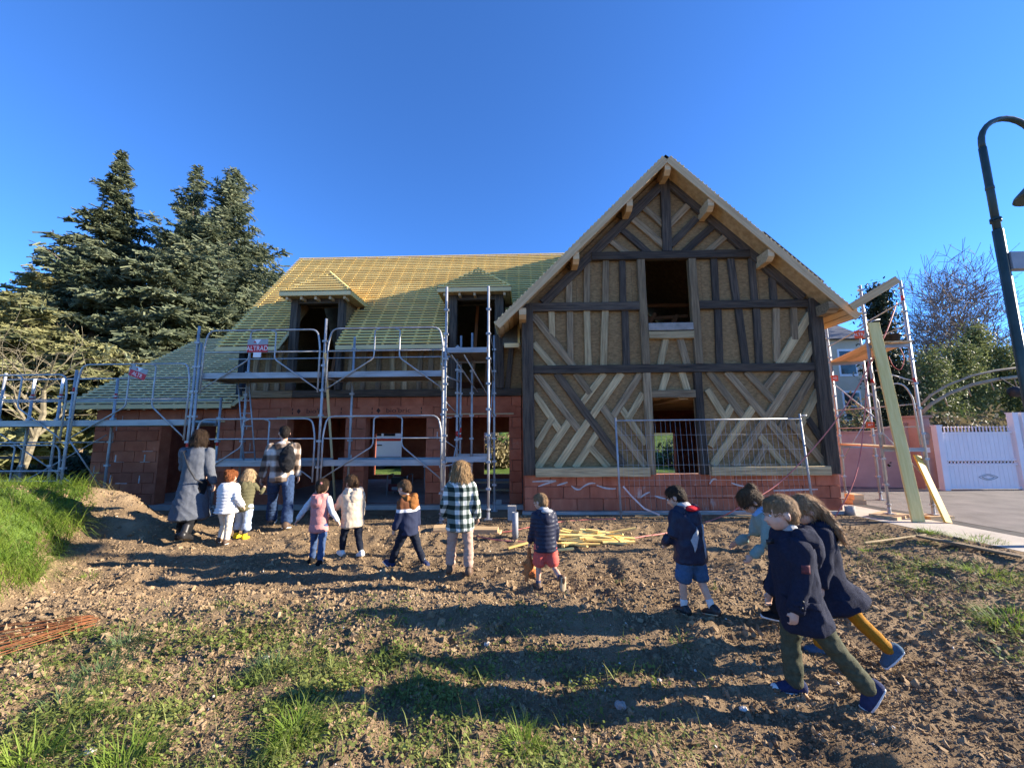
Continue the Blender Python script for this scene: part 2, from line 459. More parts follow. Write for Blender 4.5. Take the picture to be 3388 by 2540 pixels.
for k in range(26):                                       # run of darker slabs between the pavement and the asphalt
    p0, p1 = RA+_rd*(k-1.5)+_rn*1.19, RA+_rd*(k-0.512)+_rn*1.19
    dr.bar((p0.x, p0.y, -0.006), (p1.x, p1.y, -0.006), 0.32, 0.02, Vector((0, 0, 1)))
tag(dr.build('dark_strip', mat('dark_slab', (0.035, 0.03, 0.025), (0.07, 0.06, 0.05), scale=4, rough=0.8, space='World')), kind='structure')
strip('road', 1.37, 24.0, 0.006, ASPH, -9, 30)
# ================================================================ THE HOUSE
YG, YW, YR = 8.30, 8.90, 14.0                  # gable face, wing face, rear wall
GX0, GX1, GXM = 0.0, 6.58, 3.25                # gable building, its middle
WX0 = -6.74                                    # left end of the wing; the lean-to goes on to EX0
EX0 = -10.15
house = thing('half_timbered_house', 'half-timbered house under construction with brick base, open dormers and bare roof battens', 'house', (GXM, YG, 0))
GA = lambda x, y: (1044.66+x*.36897, 293.8+y*.36897)
GB = lambda x, y: (1044.66+x*.36897, 652.9+y*.36897)
OUT = Vector((0, -1, 0))

# ---- brickwork: every block an object, standing a little proud of a mortar core
def brick_run(wall, x0, x1, z0, z1, y, holes=(), bl=0.50, bh=0.245, th=0.10, m=BRICK, zcut=None):
    z = z0; c = 0
    while z < z1-0.03:
        h = min(bh, z1-z)
        x = x0 - (0 if c % 2 == 0 else bl/2)
        while x < x1:
            a, b = max(x, x0), min(x+bl, x1)
            x += bl
            segs = [(a, b)]
            for hx0, hx1, hz0, hz1 in holes:
                if z+h*0.5 < hz0 or z+h*0.5 > hz1: continue
                ns = []
                for p, q in segs:
                    if q <= hx0 or p >= hx1: ns.append((p, q)); continue
                    if p < hx0: ns.append((p, hx0))
                    if q > hx1: ns.append((hx1, q))
                segs = ns
            for p, q in segs:
                if q-p < 0.05: continue
                g = 0.0035; dy = random.choice((0, 0.002, 0.004))
                blk('brick', p+g, q-g, y+dy, y+th+dy, z+g, z+h-g, m, wall, 0.005)
        z += h; c += 1
def wall_core(name, x0, x1, z0, z1, y0, y1, holes, m, parent):
    """solid wall with rectangular openings"""
    xsx = sorted({x0, x1, *[v for h in holes for v in h[:2] if x0 < v < x1]})
    mb = MB()
    for a, b in zip(xsx, xsx[1:]):
        zz = z0
        for h in sorted([h for h in holes if h[0] <= a+1e-6 and h[1] >= b-1e-6], key=lambda h: h[2]):
            if h[2] > zz+1e-4: mb.box(a, b, y0, y1, zz, h[2])
            zz = max(zz, h[3])
        if zz < z1-1e-4: mb.box(a, b, y0, y1, zz, z1)
    return mb.build(name, m, parent)

# plinth of the gable
plinth = wall_core('plinth_wall', GX0+0.04, GX1-0.01, 0.0, 0.80, YG+0.13, YG+0.38, [], MORTAR, house)
brick_run(plinth, GX0+0.03, GX1-0.005, 0.06, 0.805, YG+0.04, bl=0.55, bh=0.248, m=BRICKD)
fb = MB(); fb.box(GX0-0.02, GX1+0.03, YG-0.06, YG+0.12, -0.2, 0.055); fb.build('footing', CONC, house)
SMEAR = mat('mortar_smear', (0.52, 0.47, 0.44), (0.66, 0.60, 0.57), scale=20, rough=0.95)
for (sx, sz, L, ph) in ((0.32, 0.56, 0.38, .5), (0.72, 0.58, 0.22, .2), (1.02, 0.57, 0.22, -.9), (1.22, 0.52, 0.30, .8), (1.55, 0.58, 0.40, -.7), (2.75, 0.36, 0.22, -.4), (0.2, 0.66, 0.5, 0), (2.45, 0.33, 0.2, .5), (3.9, 0.60, 0.15, .9), (4.35, 0.62, 0.25, -.5), (5.2, 0.46, 0.9, 0.02)):
    mb = MB(); pts = []
    for k in range(7):
        t = k/6; pts.append(Vector((sx+L*t, YG+0.036, sz+0.09*math.sin(ph*(t*2.6))*1.0 + 0.02*t)))
    for k in range(6): mb.bar(pts[k], pts[k+1], 0.016+0.02*math.sin(math.pi*(k+0.5)/6), 0.006)
    mb.build('mortar_smear', SMEAR, plinth)

# ---- osb boards of the gable, then the oak frame on top of them
DOOR = (2.80, 3.70, 0.80, 2.40); WIN = (2.81, 3.75, 4.06, 5.54)
YO = YG+0.055
def osb(x0, x1, z0, z1): blk('osb_panel', x0+.002, x1-.002, YO, YO+0.018, z0+.002, z1-.002, OSB, house, 0)
for a, b in ((0.02, 1.25), (1.25, 2.50), (2.50, 2.80)): osb(a, b, 0.80, 3.05)
for a, b in ((3.70, 4.05), (4.05, 5.30), (5.30, 6.56)): osb(a, b, 0.80, 3.05)
osb(2.80, 3.70, 2.40, 3.05)
for a, b in ((0.02, 1.25), (1.25, 2.50), (2.50, 2.81), (3.75, 4.05), (4.05, 5.30), (5.30, 6.56)): osb(a, b, 3.05, 4.45)
osb(2.81, 3.75, 3.05, 4.06)
def osb_poly(pts):
    n = len(pts); Vv = [(x, YO, z) for x, z in pts]+[(x, YO+0.018, z) for x, z in pts]
    Ff = [tuple(range(n))[::1], tuple(range(2*n-1, n-1, -1))]+[(k, k+n, (k+1) % n + n, (k+1) % n) for k in range(n)]
    wob('osb_panel', Vv, Ff, OSB, house)
ZE, ZA = 4.40, 7.62                              # where the slopes meet the wall face: eaves and apex
def zr(x): return ZA-abs(x-GXM)
for a, b in ((0.05, 1.25), (1.25, 2.50), (2.50, 2.808)): osb_poly([(a, 4.452), (b-.004, 4.452), (b-.004, min(5.6, zr(b))), (min(b-.004, max(a, GXM-(ZA-5.6))), min(5.6, zr(max(a, GXM-(ZA-5.6))))), (a, max(4.46, min(5.6, zr(a))))])
for a, b in ((3.752, 4.05), (4.05, 5.30), (5.30, 6.45)): osb_poly([(a, 4.452), (b-.004, 4.452), (b-.004, max(4.46, min(5.6, zr(b)))), (max(a, min(b-.004, GXM+(ZA-5.6))), min(5.6, zr(max(a, min(b, GXM+(ZA-5.6)))))), (a, min(5.6, zr(a)))])
osb_poly([(2.81, 5.54), (3.75, 5.54), (3.75, 5.6), (2.81, 5.6)])
osb_poly([(GXM-(ZA-5.603), 5.603), (GXM-0.002, 5.603), (GXM-0.002, ZA)])
osb_poly([(GXM+0.002, 5.603), (GXM+(ZA-5.603), 5.603), (GXM+0.002, ZA)])

WOOD_DM = mat('oak_brown', (0.05, 0.038, 0.027), (0.165, 0.12, 0.078), scale=3.1, stretch=(0.6, 9, 9), rough=0.85, bump=0.6, bscale=12, objrand=0.2)
SHD = {'x': WOOD_DM, 'd': WOOD_D, 'm': WOOD_M, 'l': WOOD_L}
_ti = [0]
def gtim(name, z, x0, y0, x1, y1, wpx, sh, proud=0.0, d=0.075):
    """oak member measured on the gable face"""
    _ti[0] += 1
    A, B = at(*z(x0, y0), YG), at(*z(x1, y1), YG)
    w = 1.09*wpx*.36897*1.5316/1270*8.45*(1/ math.cos(math.atan(abs((A.z+B.z)/2-1.9)/9)))**0.5
    y = YG + 0.055 - d/2 + 0.02 - proud - (_ti[0] % 7)*0.0011
    A.y = B.y = y
    if name in ('brace', 'stud'):                  # tenons run in under the neighbouring members
        e = (B-A).normalized()*0.05; A, B = A-e, B+e
    return timber(name, A, B, w, d, OUT, SHD[sh], house)
g = gtim
# corner posts and the two posts that frame door and window
timber('post', (0.135, YG, 0.80), (0.135, YG, 4.52), 0.25, 0.16, OUT, WOOD_D, house)
timber('post', (6.40, YG, 0.80), (6.40, YG, 4.55), 0.26, 0.16, OUT, WOOD_D, house)
timber('post', (2.70, YG+0.01, 0.80), (2.70, YG+0.01, 2.95), 0.16, 0.11, OUT, WOOD_M, house)
timber('post', (3.79, YG+0.01, 0.80), (3.79, YG+0.01, 2.95), 0.16, 0.11, OUT, WOOD_D, house)
timber('post', (2.70, YG+0.01, 3.14), (2.70, YG+0.01, 5.53), 0.17, 0.11, OUT, WOOD_M, house)
timber('post', (3.84, YG+0.01, 3.14), (3.84, YG+0.01, 5.53), 0.17, 0.11, OUT, WOOD_M, house)
# rails
timber('rail', (0.262, YG+0.012, 3.045), (6.27, YG+0.012, 3.045), 0.175, 0.12, OUT, WOOD_D, house)
timber('rail', (0.2, YG+0.012, 4.455), (2.614, YG+0.012, 4.455), 0.19, 0.12, OUT, WOOD_D, house)
timber('rail', (3.926, YG+0.012, 4.455), (6.45, YG+0.012, 4.455), 0.18, 0.12, OUT, WOOD_D, house)
timber('collar_beam', (1.60, YG+0.008, 5.625), (5.12, YG+0.008, 5.625), 0.18, 0.13, OUT, WOOD_D, house)
timber('lintel', (2.781, YG+0.012, 2.49), (3.709, YG+0.012, 2.49), 0.165, 0.11, OUT, WOOD_M, house)
timber('sill_beam', (0.265, YG-0.055, 0.865), (2.618, YG-0.055, 0.865), 0.185, 0.235, OUT, WOOD_L, house)
timber('sill_beam', (3.875, YG-0.055, 0.875), (6.265, YG-0.055, 0.875), 0.185, 0.235, OUT, WOOD_L, house)
timber('window_sill', (2.787, YG+0.01, 3.97), (3.753, YG+0.01, 3.97), 0.165, 0.13, OUT, mat('grey_block', (0.20, 0.19, 0.17), (0.31, 0.29, 0.26), scale=5, rough=0.9), house)
timber('rail', (2.787, YG-0.005, 3.785), (3.753, YG-0.005, 3.785), 0.165, 0.11, OUT, WOOD_L, house)
# king post and raking braces of the top triangle
g('king_post', GA, 1057, 215, 1075, 676, 48, 'd', 0.02, .10)
g('principal_rafter', GA, 1040, 290, 348, 978, 46, 'd', 0.02, .09)
g('principal_rafter', GA, 1085, 275, 1868, 950, 48, 'd', 0.02, .09)
for a in ((930,410,1045,510,34,'m'), (870,480,1050,635,36,'m'), (810,545,965,680,34,'d'), (745,612,835,682,32,'m'), (790,450,838,486,34,'d'), (485,742,545,790,34,'d'),
          (1195,410,1095,512,34,'m'), (1240,490,1105,628,36,'d'), (1335,535,1178,676,36,'d'), (1412,590,1318,672,32,'m'), (1335,408,1285,460,34,'d')):
    g('brace', GA, *a)
for a in ((500,858,500,985,34,'m'), (605,755,605,985,34,'m'), (717,738,713,982,34,'m'), (813,732,818,980,34,'d'),
          (1350,722,1364,964,34,'d'), (1448,720,1483,964,36,'d'), (1572,728,1592,962,34,'d'), (1694,840,1703,958,34,'d')):
    g('stud', GA, *a)
for a in ((398,65,402,215,34,'l'), (505,60,509,330,34,'m'), (605,60,614,372,34,'l'), (712,60,702,372,36,'l'), (829,58,838,370,36,'d'),
          (1374,42,1386,362,36,'d'), (1496,40,1538,360,38,'d'), (1600,38,1618,358,36,'d'), (1714,35,1722,335,34,'m'), (1818,30,1824,205,34,'m'),
          (1070,205,1036,365,34,'l'), (1150,205,1194,365,36,'m'), (1073,420,1045,515,34,'l'), (1165,418,1195,515,34,'l')):
    g('stud', GB, *a)
LONG = ((300,88,522,370,38,'m'), (300,250,405,372,34,'l'), (1918,65,1735,355,40,'l'), (1938,235,1868,358,38,'l'),
        (435,425,815,942,40,'x'), (690,605,946,950,38,'m'), (1435,415,1880,942,38,'m'), (1800,700,1998,944,38,'m'),
        (800,425,435,958,38,'l'), (1835,412,1478,946,40,'m'))
for a in LONG: g('brace', GB, *a)
for a in ((312,425,562,752,36,'m'), (545,425,617,522,34,'m'), (305,545,452,757,34,'l'), (805,615,946,818,34,'l'), (632,855,722,956,34,'l'),
          (700,425,575,592,34,'l'), (915,425,755,675,36,'m'), (930,545,855,668,34,'l'), (395,690,308,832,34,'l'), (505,690,322,958,38,'l'), (670,765,543,957,36,'l'),
          (1320,520,1408,662,34,'l'), (1330,415,1522,668,38,'m'), (1550,415,1708,584,36,'m'), (1610,770,1762,946,34,'l'), (1910,690,1985,802,34,'d'),
          (1722,415,1650,502,32,'m'), (1945,410,1740,744,38,'m'), (1965,520,1850,738,36,'l'), (1460,600,1338,832,34,'l'), (1580,620,1352,942,38,'l'), (1655,845,1598,944,34,'m')):
    g('brace', GB, *a, -0.012)

# ---- gable roof: boarded soffit, rake boards, purlins, battens
YF = 7.85                                         # front edge of the overhang
SL = 1/math.sqrt(2)
def slab(name, x0, z0, x1, z1, y0, y1, th, m, parent):
    """sloping slab seen along y, (x0,z0)-(x1,z1) is its underside"""
    dx, dz = x1-x0, z1-z0; L = math.hypot(dx, dz); nx_, nz_ = -dz/L*th, dx/L*th
    if nz_ < 0: nx_, nz_ = -nx_, -nz_
    Vv = [(x, y, z) for y in (y0, y1) for x, z in ((x0, z0), (x1, z1), (x1+nx_, z1+nz_), (x0+nx_, z0+nz_))]
    return wob(name, Vv, [(0,1,2,3), (7,6,5,4), (0,4,5,1), (1,5,6,2), (2,6,7,3), (3,7,4,0)], m, parent)
ZT = 7.66; XL, XRr = -0.50, 6.93                     # underside apex and eaves
SOFF = mat('soffit_board', (0.40, 0.25, 0.11), (0.58, 0.40, 0.20), scale=9, stretch=(1, 1, 1), rough=0.75, detail=4)
gl = slab('roof_slope', XL, ZT-(GXM-XL), GXM-0.002, ZT-0.002, YF+0.03, 14.3, 0.05, SOFF, house)
gr = slab('roof_slope', GXM+0.002, ZT-0.002, XRr, ZT-(XRr-GXM), YF+0.03, 14.3, 0.05, SOFF, house)
for s, root, X1 in ((-1, gl, XL), (1, gr, XRr)):
    mb = MB()
    o = Vector((s*SL, 0, SL))
    a0, a1 = Vector((GXM, 0, ZT)), Vector((X1, 0, ZT-abs(X1-GXM)))
    mb = MB(); p, q = a0+o*0.056, a1+o*0.056
    mb.bar(Vector((p.x, 11.1, p.z)), Vector((q.x, 11.1, q.z)), 6.3, 0.008, o); mb.build('roof_membrane', DARKF, root)
    n = 46; L = (a1-a0).length
    for k in range(n+1):
        c = a0.lerp(a1, (k+0.35)/(n+0.6)) + o*0.105
        timber('batten', (c.x, YF-0.015+random.uniform(-.01, .01), c.z), (c.x, 14.3, c.z), 0.04, 0.028, o, LATHG, root, 0, 0.003, seg=1)
    for k in range(9):                                # counter battens under them
        yy = YF+0.10+k*0.72
        timber('counter_batten', (a0+o*0.076).xyz+Vector((0, yy, 0)), (a1+o*0.076).xyz+Vector((0, yy, 0)), 0.045, 0.026, o, LATHG, root, 0, 0.003, seg=1)
    # rake board in two lengths
    c0, c1 = a0+o*0.02, a1+o*0.02
    cm = c0.lerp(c1, 0.52)
    timber('rake_board', (c0.x+s*0.01, YF, c0.z-0.01), (cm.x, YF, cm.z), 0.17, 0.028, OUT, WOOD_N, house, 0.001, 0.004)
    timber('rake_board', (cm.x, YF+0.003, cm.z), (c1.x, YF+0.003, c1.z), 0.17, 0.028, OUT, WOOD_N, house, 0.001, 0.004)
    # boards under the eaves running back along the side wall, rafter feet
    for k in range(4):
        c = a0.lerp(a1, 0.985-k*0.028) - o*0.012
        timber('soffit_plank', (c.x, YF+0.04, c.z), (c.x, 14.2, c.z), 0.13, 0.02, o, WOOD_N, house, 0.002, 0.004, seg=2)
# purlins that carry the overhang, with bevelled nose
def purlin(x, z, w, h, m):
    mb = MB(); y0, y1 = YF+0.02, YG+0.4
    pr = [(y0+0.10, -h/2), (y0, -h/6), (y0, h/2), (y1, h/2), (y1, -h/2)]
    Vv = [(x-w/2, y, z+q) for y, q in pr]+[(x+w/2, y, z+q) for y, q in pr]
    mb.add(Vv, [(0,1,2,3,4), (9,8,7,6,5)]+[(k, k+5, (k+1) % 5+5, (k+1) % 5) for k in range(5)])
    return mb.build('purlin', m, house)
for zx, zy in ((1063, 160), (845, 392), (537, 700), (1312, 378), (1658, 668)):
    p = at(*GA(zx, zy), 8.0)
    zu = ZT-abs(p.x-GXM)-0.03
    o = purlin(p.x, zu-0.155, 0.13, 0.24, WOOD_N)
    if zx != 1063:
        o.rotation_euler = (0, 0, 0)
purlin(0.03, 4.20, 0.15, 0.22, WOOD_N); purlin(6.50, 4.24, 0.22, 0.22, WOOD_M)
# black membrane folded over the ridge and along the right rake
rc = MB()
rc.bar((GXM-0.42, 10.9, ZT-0.30), (GXM, 10.9, ZT+0.135), 6.0, 0.012, Vector((-SL, 0, SL)))
rc.bar((GXM, 10.9, ZT+0.137), (GXM+0.13, 10.9, ZT+0.02), 6.0, 0.012, Vector((SL, 0, SL)))
rc.build('ridge_membrane', BLACK, house)
mb = MB(); c0 = Vector((GXM+1.85, 0, ZT-1.85)) + Vector((SL, 0, SL))*0.15; c1 = c0+Vector((1.15, 0, -1.15))
mb.bar((c0.x, 8.25, c0.z), (c1.x, 8.25, c1.z), 0.7, 0.02, Vector((SL, 0.1, SL))); mb.build('membrane_flap', BLACK, house)

# ---- wing: brick storey with openings, timber band, dormers
OP = [(-8.53, -7.17, 0.1, 1.98), (-5.53, -4.12, 0.1, 2.06), (-3.66, -2.22, 0.1, 2.06), (-1.76, -0.30, 0.1, 2.10)]
wall = wall_core('brick_wall', WX0, -0.02, 0.0, 2.545, YW+0.085, YW+0.25, OP, MORTAR, house)
brick_run(wall, WX0, -0.02, 0.10, 2.54, YW, OP[1:], bl=0.52, bh=0.244)
ext = wall_core('brick_wall', EX0, WX0-0.002, 0.0, 2.60, YW+0.085, YW+0.25, OP, MORTAR, house)
brick_run(ext, EX0, WX0-0.004, 0.10, 2.32, YW, OP[:1], bl=0.52, bh=0.244)
RS = random.Random(31)                             # mortar squeezed out of the joints, trowel smears
for k in range(46):
    par = wall if k % 3 else ext; xa, xb = (WX0, -.05) if k % 3 else (EX0, -8.6)
    x, z = RS.uniform(xa+.05, xb-.05), .10+.244*RS.randint(0, 8)
    if any(h[0]-.08 < x < h[1]+.08 and z < h[3]+.05 for h in OP): continue
    v = RS.random() < .6; w_, h_ = (RS.uniform(.012, .035), RS.uniform(.08, .22)) if v else (RS.uniform(.1, .35), RS.uniform(.006, .02))
    mb = MB(); n_ = 5; pts = [(x+(0 if v else w_*q/n_)+RS.uniform(-.004, .004), z+(h_*q/n_ if v else 0)+RS.uniform(-.003, .003)) for q in range(n_+1)]
    for (p, q), (r, s) in zip(pts, pts[1:]): mb.bar((p, YW-.0005, q), (r, YW-.0005, s), (w_ if v else h_)*RS.uniform(.6, 1.2), .005)
    mb.build('mortar_smear', SMEAR if RS.random() < .4 else CONC, par)
sl = MB(); sl.box(EX0-0.1, GX1+0.02, YW-0.10, YR, -0.15, 0.098); sl.build('floor_slab', CONC, house)
# end wall of the lean-to, and window reveals in clay
ew = MB(); ew.box(EX0, EX0+0.2, YW+0.26, 12.3, 0.0, 2.4); ew.build('end_wall', BRICK, house)
for x0, x1, z0, z1 in OP:
    for xx in (x0, x1):
        r = MB(); s = 1 if xx == x1 else -1
        r.box(min(xx, xx+s*0.012)-0.006, max(xx, xx+s*0.012)+0.006, YW+0.003, YW+0.28, z0, z1); r.build('reveal', BRICK, house)
# pale lintel strips and printed lintel blocks
def text(name, s, size, loc, rotx, rotz, m, parent, ext_=0.002, align='CENTER', sx=1.0):
    cu = bpy.data.curves.new(name, 'FONT'); cu.body = s; cu.size = size; cu.extrude = ext_; cu.align_x = align; cu.align_y = 'CENTER'
    o = bpy.data.objects.new(name, cu); bpy.context.collection.objects.link(o)
    dg = bpy.context.evaluated_depsgraph_get(); dg.update()
    me2 = bpy.data.meshes.new_from_object(o.evaluated_get(dg)); bpy.data.objects.remove(o)
    M = Matrix.Translation(loc) @ Matrix.Rotation(rotz, 4, 'Z') @ Matrix.Rotation(rotx, 4, 'X') @ Matrix.Diagonal((sx, 1, 1, 1))
    me2.materials.clear()
    return ob(name, me2, m, parent, M)
INK = mat('black_ink', (0.05, 0.02, 0.015), rough=0.8)
for x0, x1 in ((-5.66, -4.0), (-3.80, -2.08), (-1.90, -0.16)):
    lb = blk('lintel', x0, x1, YW-0.012, YW-0.002, 2.11, 2.33, BRICK, house, 0.002)
    if x0 < -3:
        text('print', "bio'bric", 0.15, ((x0+x1)/2+0.05, YW-0.0135, 2.225), rad(90), 0, INK, lb, 0.0008, sx=1.3)
        d = MB(); xx = (x0+x1)/2-0.42
        d.add([(xx, YW-0.0138, 2.29), (xx+0.05, YW-0.0138, 2.225), (xx, YW-0.0138, 2.16), (xx-0.05, YW-0.0138, 2.225)], [(3, 2, 1, 0)])
        for q in (xx-0.16, xx+1.0): d.box(q, q+0.022, YW-0.0138, YW-0.0122, 2.24, 2.30); d.box(q, q+0.022, YW-0.0138, YW-0.0122, 2.15, 2.21)
        d.build('print_mark', INK, lb)
for x0, x1, z in ((-8.75, -7.0, 1.99), (-5.75, -3.9, 2.075), (-1.9, -0.2, 2.115)):
    b_ = MB(); b_.box(x0, x1, YW-0.03, YW+0.12, z, z+0.028); b_.build('lintel_board', WOOD_N, house)
# timber band
osb_w = MB(); 
for a, b in ((-6.74, -5.58), (-4.25, -1.72), (-0.44, -0.01)):
    osb_w = MB(); osb_w.box(a, b, YW+0.055, YW+0.073, 2.55, 3.95); osb_w.build('osb_panel', OSB, house)
timber('sill_beam', (WX0+0.14, YW+0.0, 2.63), (-5.41, YW+0.0, 2.63), 0.17, 0.14, OUT, WOOD_M, house)
timber('sill_beam', (-5.40, YW+0.003, 2.63), (-0.02, YW+0.003, 2.63), 0.17, 0.14, OUT, WOOD_D, house)
timber('post', (WX0+0.06, YW-0.005, 2.50), (WX0+0.06, YW-0.005, 3.9), 0.15, 0.16, OUT, mat('oak_tarred', (0.012, 0.016, 0.022), (0.04, 0.045, 0.055), scale=3, stretch=(.6, 8, 8), rough=.8), house)
for x in (-6.42, -6.12, -5.84): timber('stud', (x+random.uniform(-.06, .03), YW+0.03, 2.72), (x+0.05, YW+0.03, 3.82), 0.115, 0.07, OUT, WOOD_M, house)
for x in (-4.08, -3.76, -3.42, -3.08, -2.76, -2.44, -2.12, -1.86): timber('stud', (x+random.uniform(-.07, .04), YW+0.03, 2.72), (x+random.uniform(-.03, .05), YW+0.03, 3.82), 0.115, 0.07, OUT, random.choice((WOOD_M, WOOD_L, WOOD_M)), house)
timber('stud', (-0.34, YW+0.03, 2.72), (-0.22, YW+0.03, 3.9), 0.12, 0.07, OUT, WOOD_D, house)

# main roof
TP = math.tan(rad(50)); EY, EZ = 8.45, 3.66
RY, RZ = 11.44, EZ+(11.44-8.45)*TP
RN = Vector((0, -math.sin(rad(50)), math.cos(rad(50))))
MX0, MX1 = -7.02, 3.0
def roofz(y): return EZ+(y-EY)*TP
def rx1(z): return GXM-(ZT+0.05-z)-0.02 if z > 4.1 else -0.55     # valley with the gable roof
# dormers: opening, plane, fascia
DM = [dict(x0=-5.40, x1=-4.41, jl=-5.57, jr=-4.27, fx0=-5.72, fx1=-4.03, fz=5.0), dict(x0=-1.54, x1=-0.63, jl=-1.72, jr=-0.42, fx0=-1.95, fx1=-0.24, fz=5.03)]
PH = 0.72                                         # rise of the dormer hips
def dormer_half(y, z, d):
    """half width of the dormer's own roof where it cuts the main slope at height z"""
    t = (z-d['fz'])/PH
    return (d['fx1']-d['fx0'])/2*(1-t)
mroof = MB()
Vv = []; Ff = []
def roof_piece(x0, x1, y0, y1):
    mb = MB(); c0 = Vector(((x0+x1)/2, y0, roofz(y0))); c1 = Vector(((x0+x1)/2, y1, roofz(y1)))
    mb.bar(c0-RN*0.03, c1-RN*0.03, x1-x0, 0.03, RN); return mb
roof = roof_piece(MX0, DM[0]['jl'], EY, RY).build('roof_slope', DARKF, house)
ydt = EY+(5.0-EZ)/TP
for a, b, y0, y1 in ((DM[0]['jl'], DM[0]['jr'], ydt, RY), (DM[0]['jr'], DM[1]['jl'], EY, RY), (DM[1]['jl'], DM[1]['jr'], ydt, RY), (DM[1]['jr'], -0.02, EY, RY), (-0.02, 1.6, 9.2, RY), (1.6, 3.0, 10.3, RY)):
    p = roof_piece(a, b, y0, y1).build('membrane', DARKF, roof)
rear = MB(); rear.bar(Vector(((MX0+3)/2, RY, RZ-0.02)), Vector(((MX0+3)/2, 14.43, EZ)), 3.0-MX0, 0.05, Vector((0, 1, 1))); rear.build('roof_slope', DARKF, house)
NB = 40
for k in range(NB+1):
    y = EY+0.05+(RY-EY-0.06)*k/NB; z = roofz(y)
    cuts = []
    for d in DM:
        xm = (d['fx0']+d['fx1'])/2
        if z < d['fz']-0.22: cuts.append((d['jl']-0.02, d['jr']+0.02))
        elif z < d['fz']: cuts.append((d['fx0'], d['fx1']))
        elif z < d['fz']+PH:
            h = dormer_half(y, z, d)
            if h > 0.03: cuts.append((xm-h, xm+h))
    segs = [(MX0-0.02, max(-0.4, min(rx1(z), 3.0)))]
    for c0, c1 in cuts:
        segs = [s_ for a, b in segs for s_ in ((a, min(b, c0)), (max(a, c1), b)) if s_[1]-s_[0] > 0.04]
    for a, b in segs:
        timber('batten', Vector((a, y, z))+RN*0.042, Vector((b, y, z))+RN*0.042, 0.042, 0.027, RN, LATH, roof, 0.0005, 0.003, seg=1)
for k in range(25):                                # counter battens up the slope, over the rafters
    x = MX0+0.06+k*0.345
    y0 = EY+0.02; y1 = RY
    for d in DM:
        if d['jl']-0.03 < x < d['jr']+0.03: y0 = EY+(d['fz']+PH*0.9-EZ)/TP
    if x > 0: y0 = 9.3+0.9*(x)
    if x > 1.4: break
    timber('counter_batten', Vector((x, y0, roofz(y0)))+RN*0.012, Vector((x, y1, roofz(y1)))+RN*0.012, 0.05, 0.026, RN, LATH, roof, 0, 0.003, seg=1)
    if x < 0 and not any(d['jl']-0.05 < x < d['jr']+0.05 for d in DM):
        timber('rafter_foot', Vector((x, EY+0.03, roofz(EY+0.03)-0.09)), Vector((x, YW+0.2, roofz(YW+0.2)-0.09)), 0.06, 0.10, RN, WOOD_N, house, 0.001, 0.004, seg=1)
for a, b in ((MX0, DM[0]['jl']-0.03), (DM[0]['jr']+0.03, DM[1]['jl']-0.03), (DM[1]['jr']+0.03, -0.06)):
    timber('fascia', (a, EY+0.005, EZ-0.02), (b, EY+0.005, EZ-0.02), 0.10, 0.028, OUT, LATHG, house, 0.001, 0.004)
    sp = MB(); sp.box(a, b, EY+0.03, YW-0.02, EZ-0.045, EZ-0.03); 
timber('verge_board', Vector((MX0-0.015, EY, roofz(EY)))-RN*0.04, Vector((MX0-0.015, RY, roofz(RY)))-RN*0.04, 0.10, 0.026, RN, LATHG, house, 0.001, 0.004)
timber('verge_board', Vector((DM[0]['jl']-0.04, EY, EZ-0.03)), Vector((DM[0]['jl']-0.04, YW, roofz(YW)-0.03)), 0.09, 0.026, RN, LATHG, house, 0.001, 0.004)
# end gable of the wing above the lean-to
eg = MB()
eg.add([(WX0-0.01, YW+0.2, 2.3), (WX0-0.01, YR, 2.3), (WX0-0.01, YR, 3.6), (WX0-0.01, RY, RZ-0.12), (WX0-0.01, YW+0.2, roofz(YW+0.2)-0.12),
        (WX0+0.1, YW+0.2, 2.3), (WX0+0.1, YR, 2.3), (WX0+0.1, YR, 3.6), (WX0+0.1, RY, RZ-0.12), (WX0+0.1, YW+0.2, roofz(YW+0.2)-0.12)],
       [(0,1,2,3,4), (9,8,7,6,5)]+[(k, k+5, (k+1) % 5+5, (k+1) % 5) for k in range(5)])
eg.build('end_wall', OSB, house)

# lean-to roof
TE = math.tan(rad(35)); LY, LZ = 8.50, 2.36
LN = Vector((0, -math.sin(rad(35)), math.cos(rad(35))))
LX0, LX1, LY1 = -10.5, WX0-0.03, 11.9
lz = lambda y: LZ+(y-LY)*TE
mb = MB(); mb.bar(Vector(((LX0+LX1)/2, LY, lz(LY)))-LN*0.03, Vector(((LX0+LX1)/2, LY1, lz(LY1)))-LN*0.03, LX1-LX0, 0.03, LN)
lroof = mb.build('lean_to_roof', DARKF, house)
mb = MB(); mb.bar(Vector(((WX0+0.06), LY, lz(LY)))-LN*0.03, Vector(((WX0+0.06), YW-0.02, lz(YW-0.02)))-LN*0.03, 0.18, 0.03, LN); mb.build('membrane', DARKF, lroof)
for k in range(31):
    y = LY+0.06+k*0.112; z = lz(y)
    xe = WX0+0.14 if y < YW-0.05 else LX1
    timber('batten', Vector((LX0-0.02, y, z))+LN*0.042, Vector((xe, y, z))+LN*0.042, 0.042, 0.027, LN, LATHG, lroof, 0.0005, 0.003, seg=1)
for k in range(11):
    x = LX0+0.05+k*0.36
    timber('counter_batten', Vector((x, LY+0.02, lz(LY+0.02)))+LN*0.012, Vector((x, LY1, lz(LY1)))+LN*0.012, 0.05, 0.026, LN, LATHG, lroof, 0, 0.003, seg=1)
    timber('rafter_foot', Vector((x, LY+0.03, lz(LY+0.03)-0.08)), Vector((x, YW+0.2, lz(YW+0.2)-0.08)), 0.06, 0.09, LN, WOOD_N, house, 0.001, 0.004, seg=1)
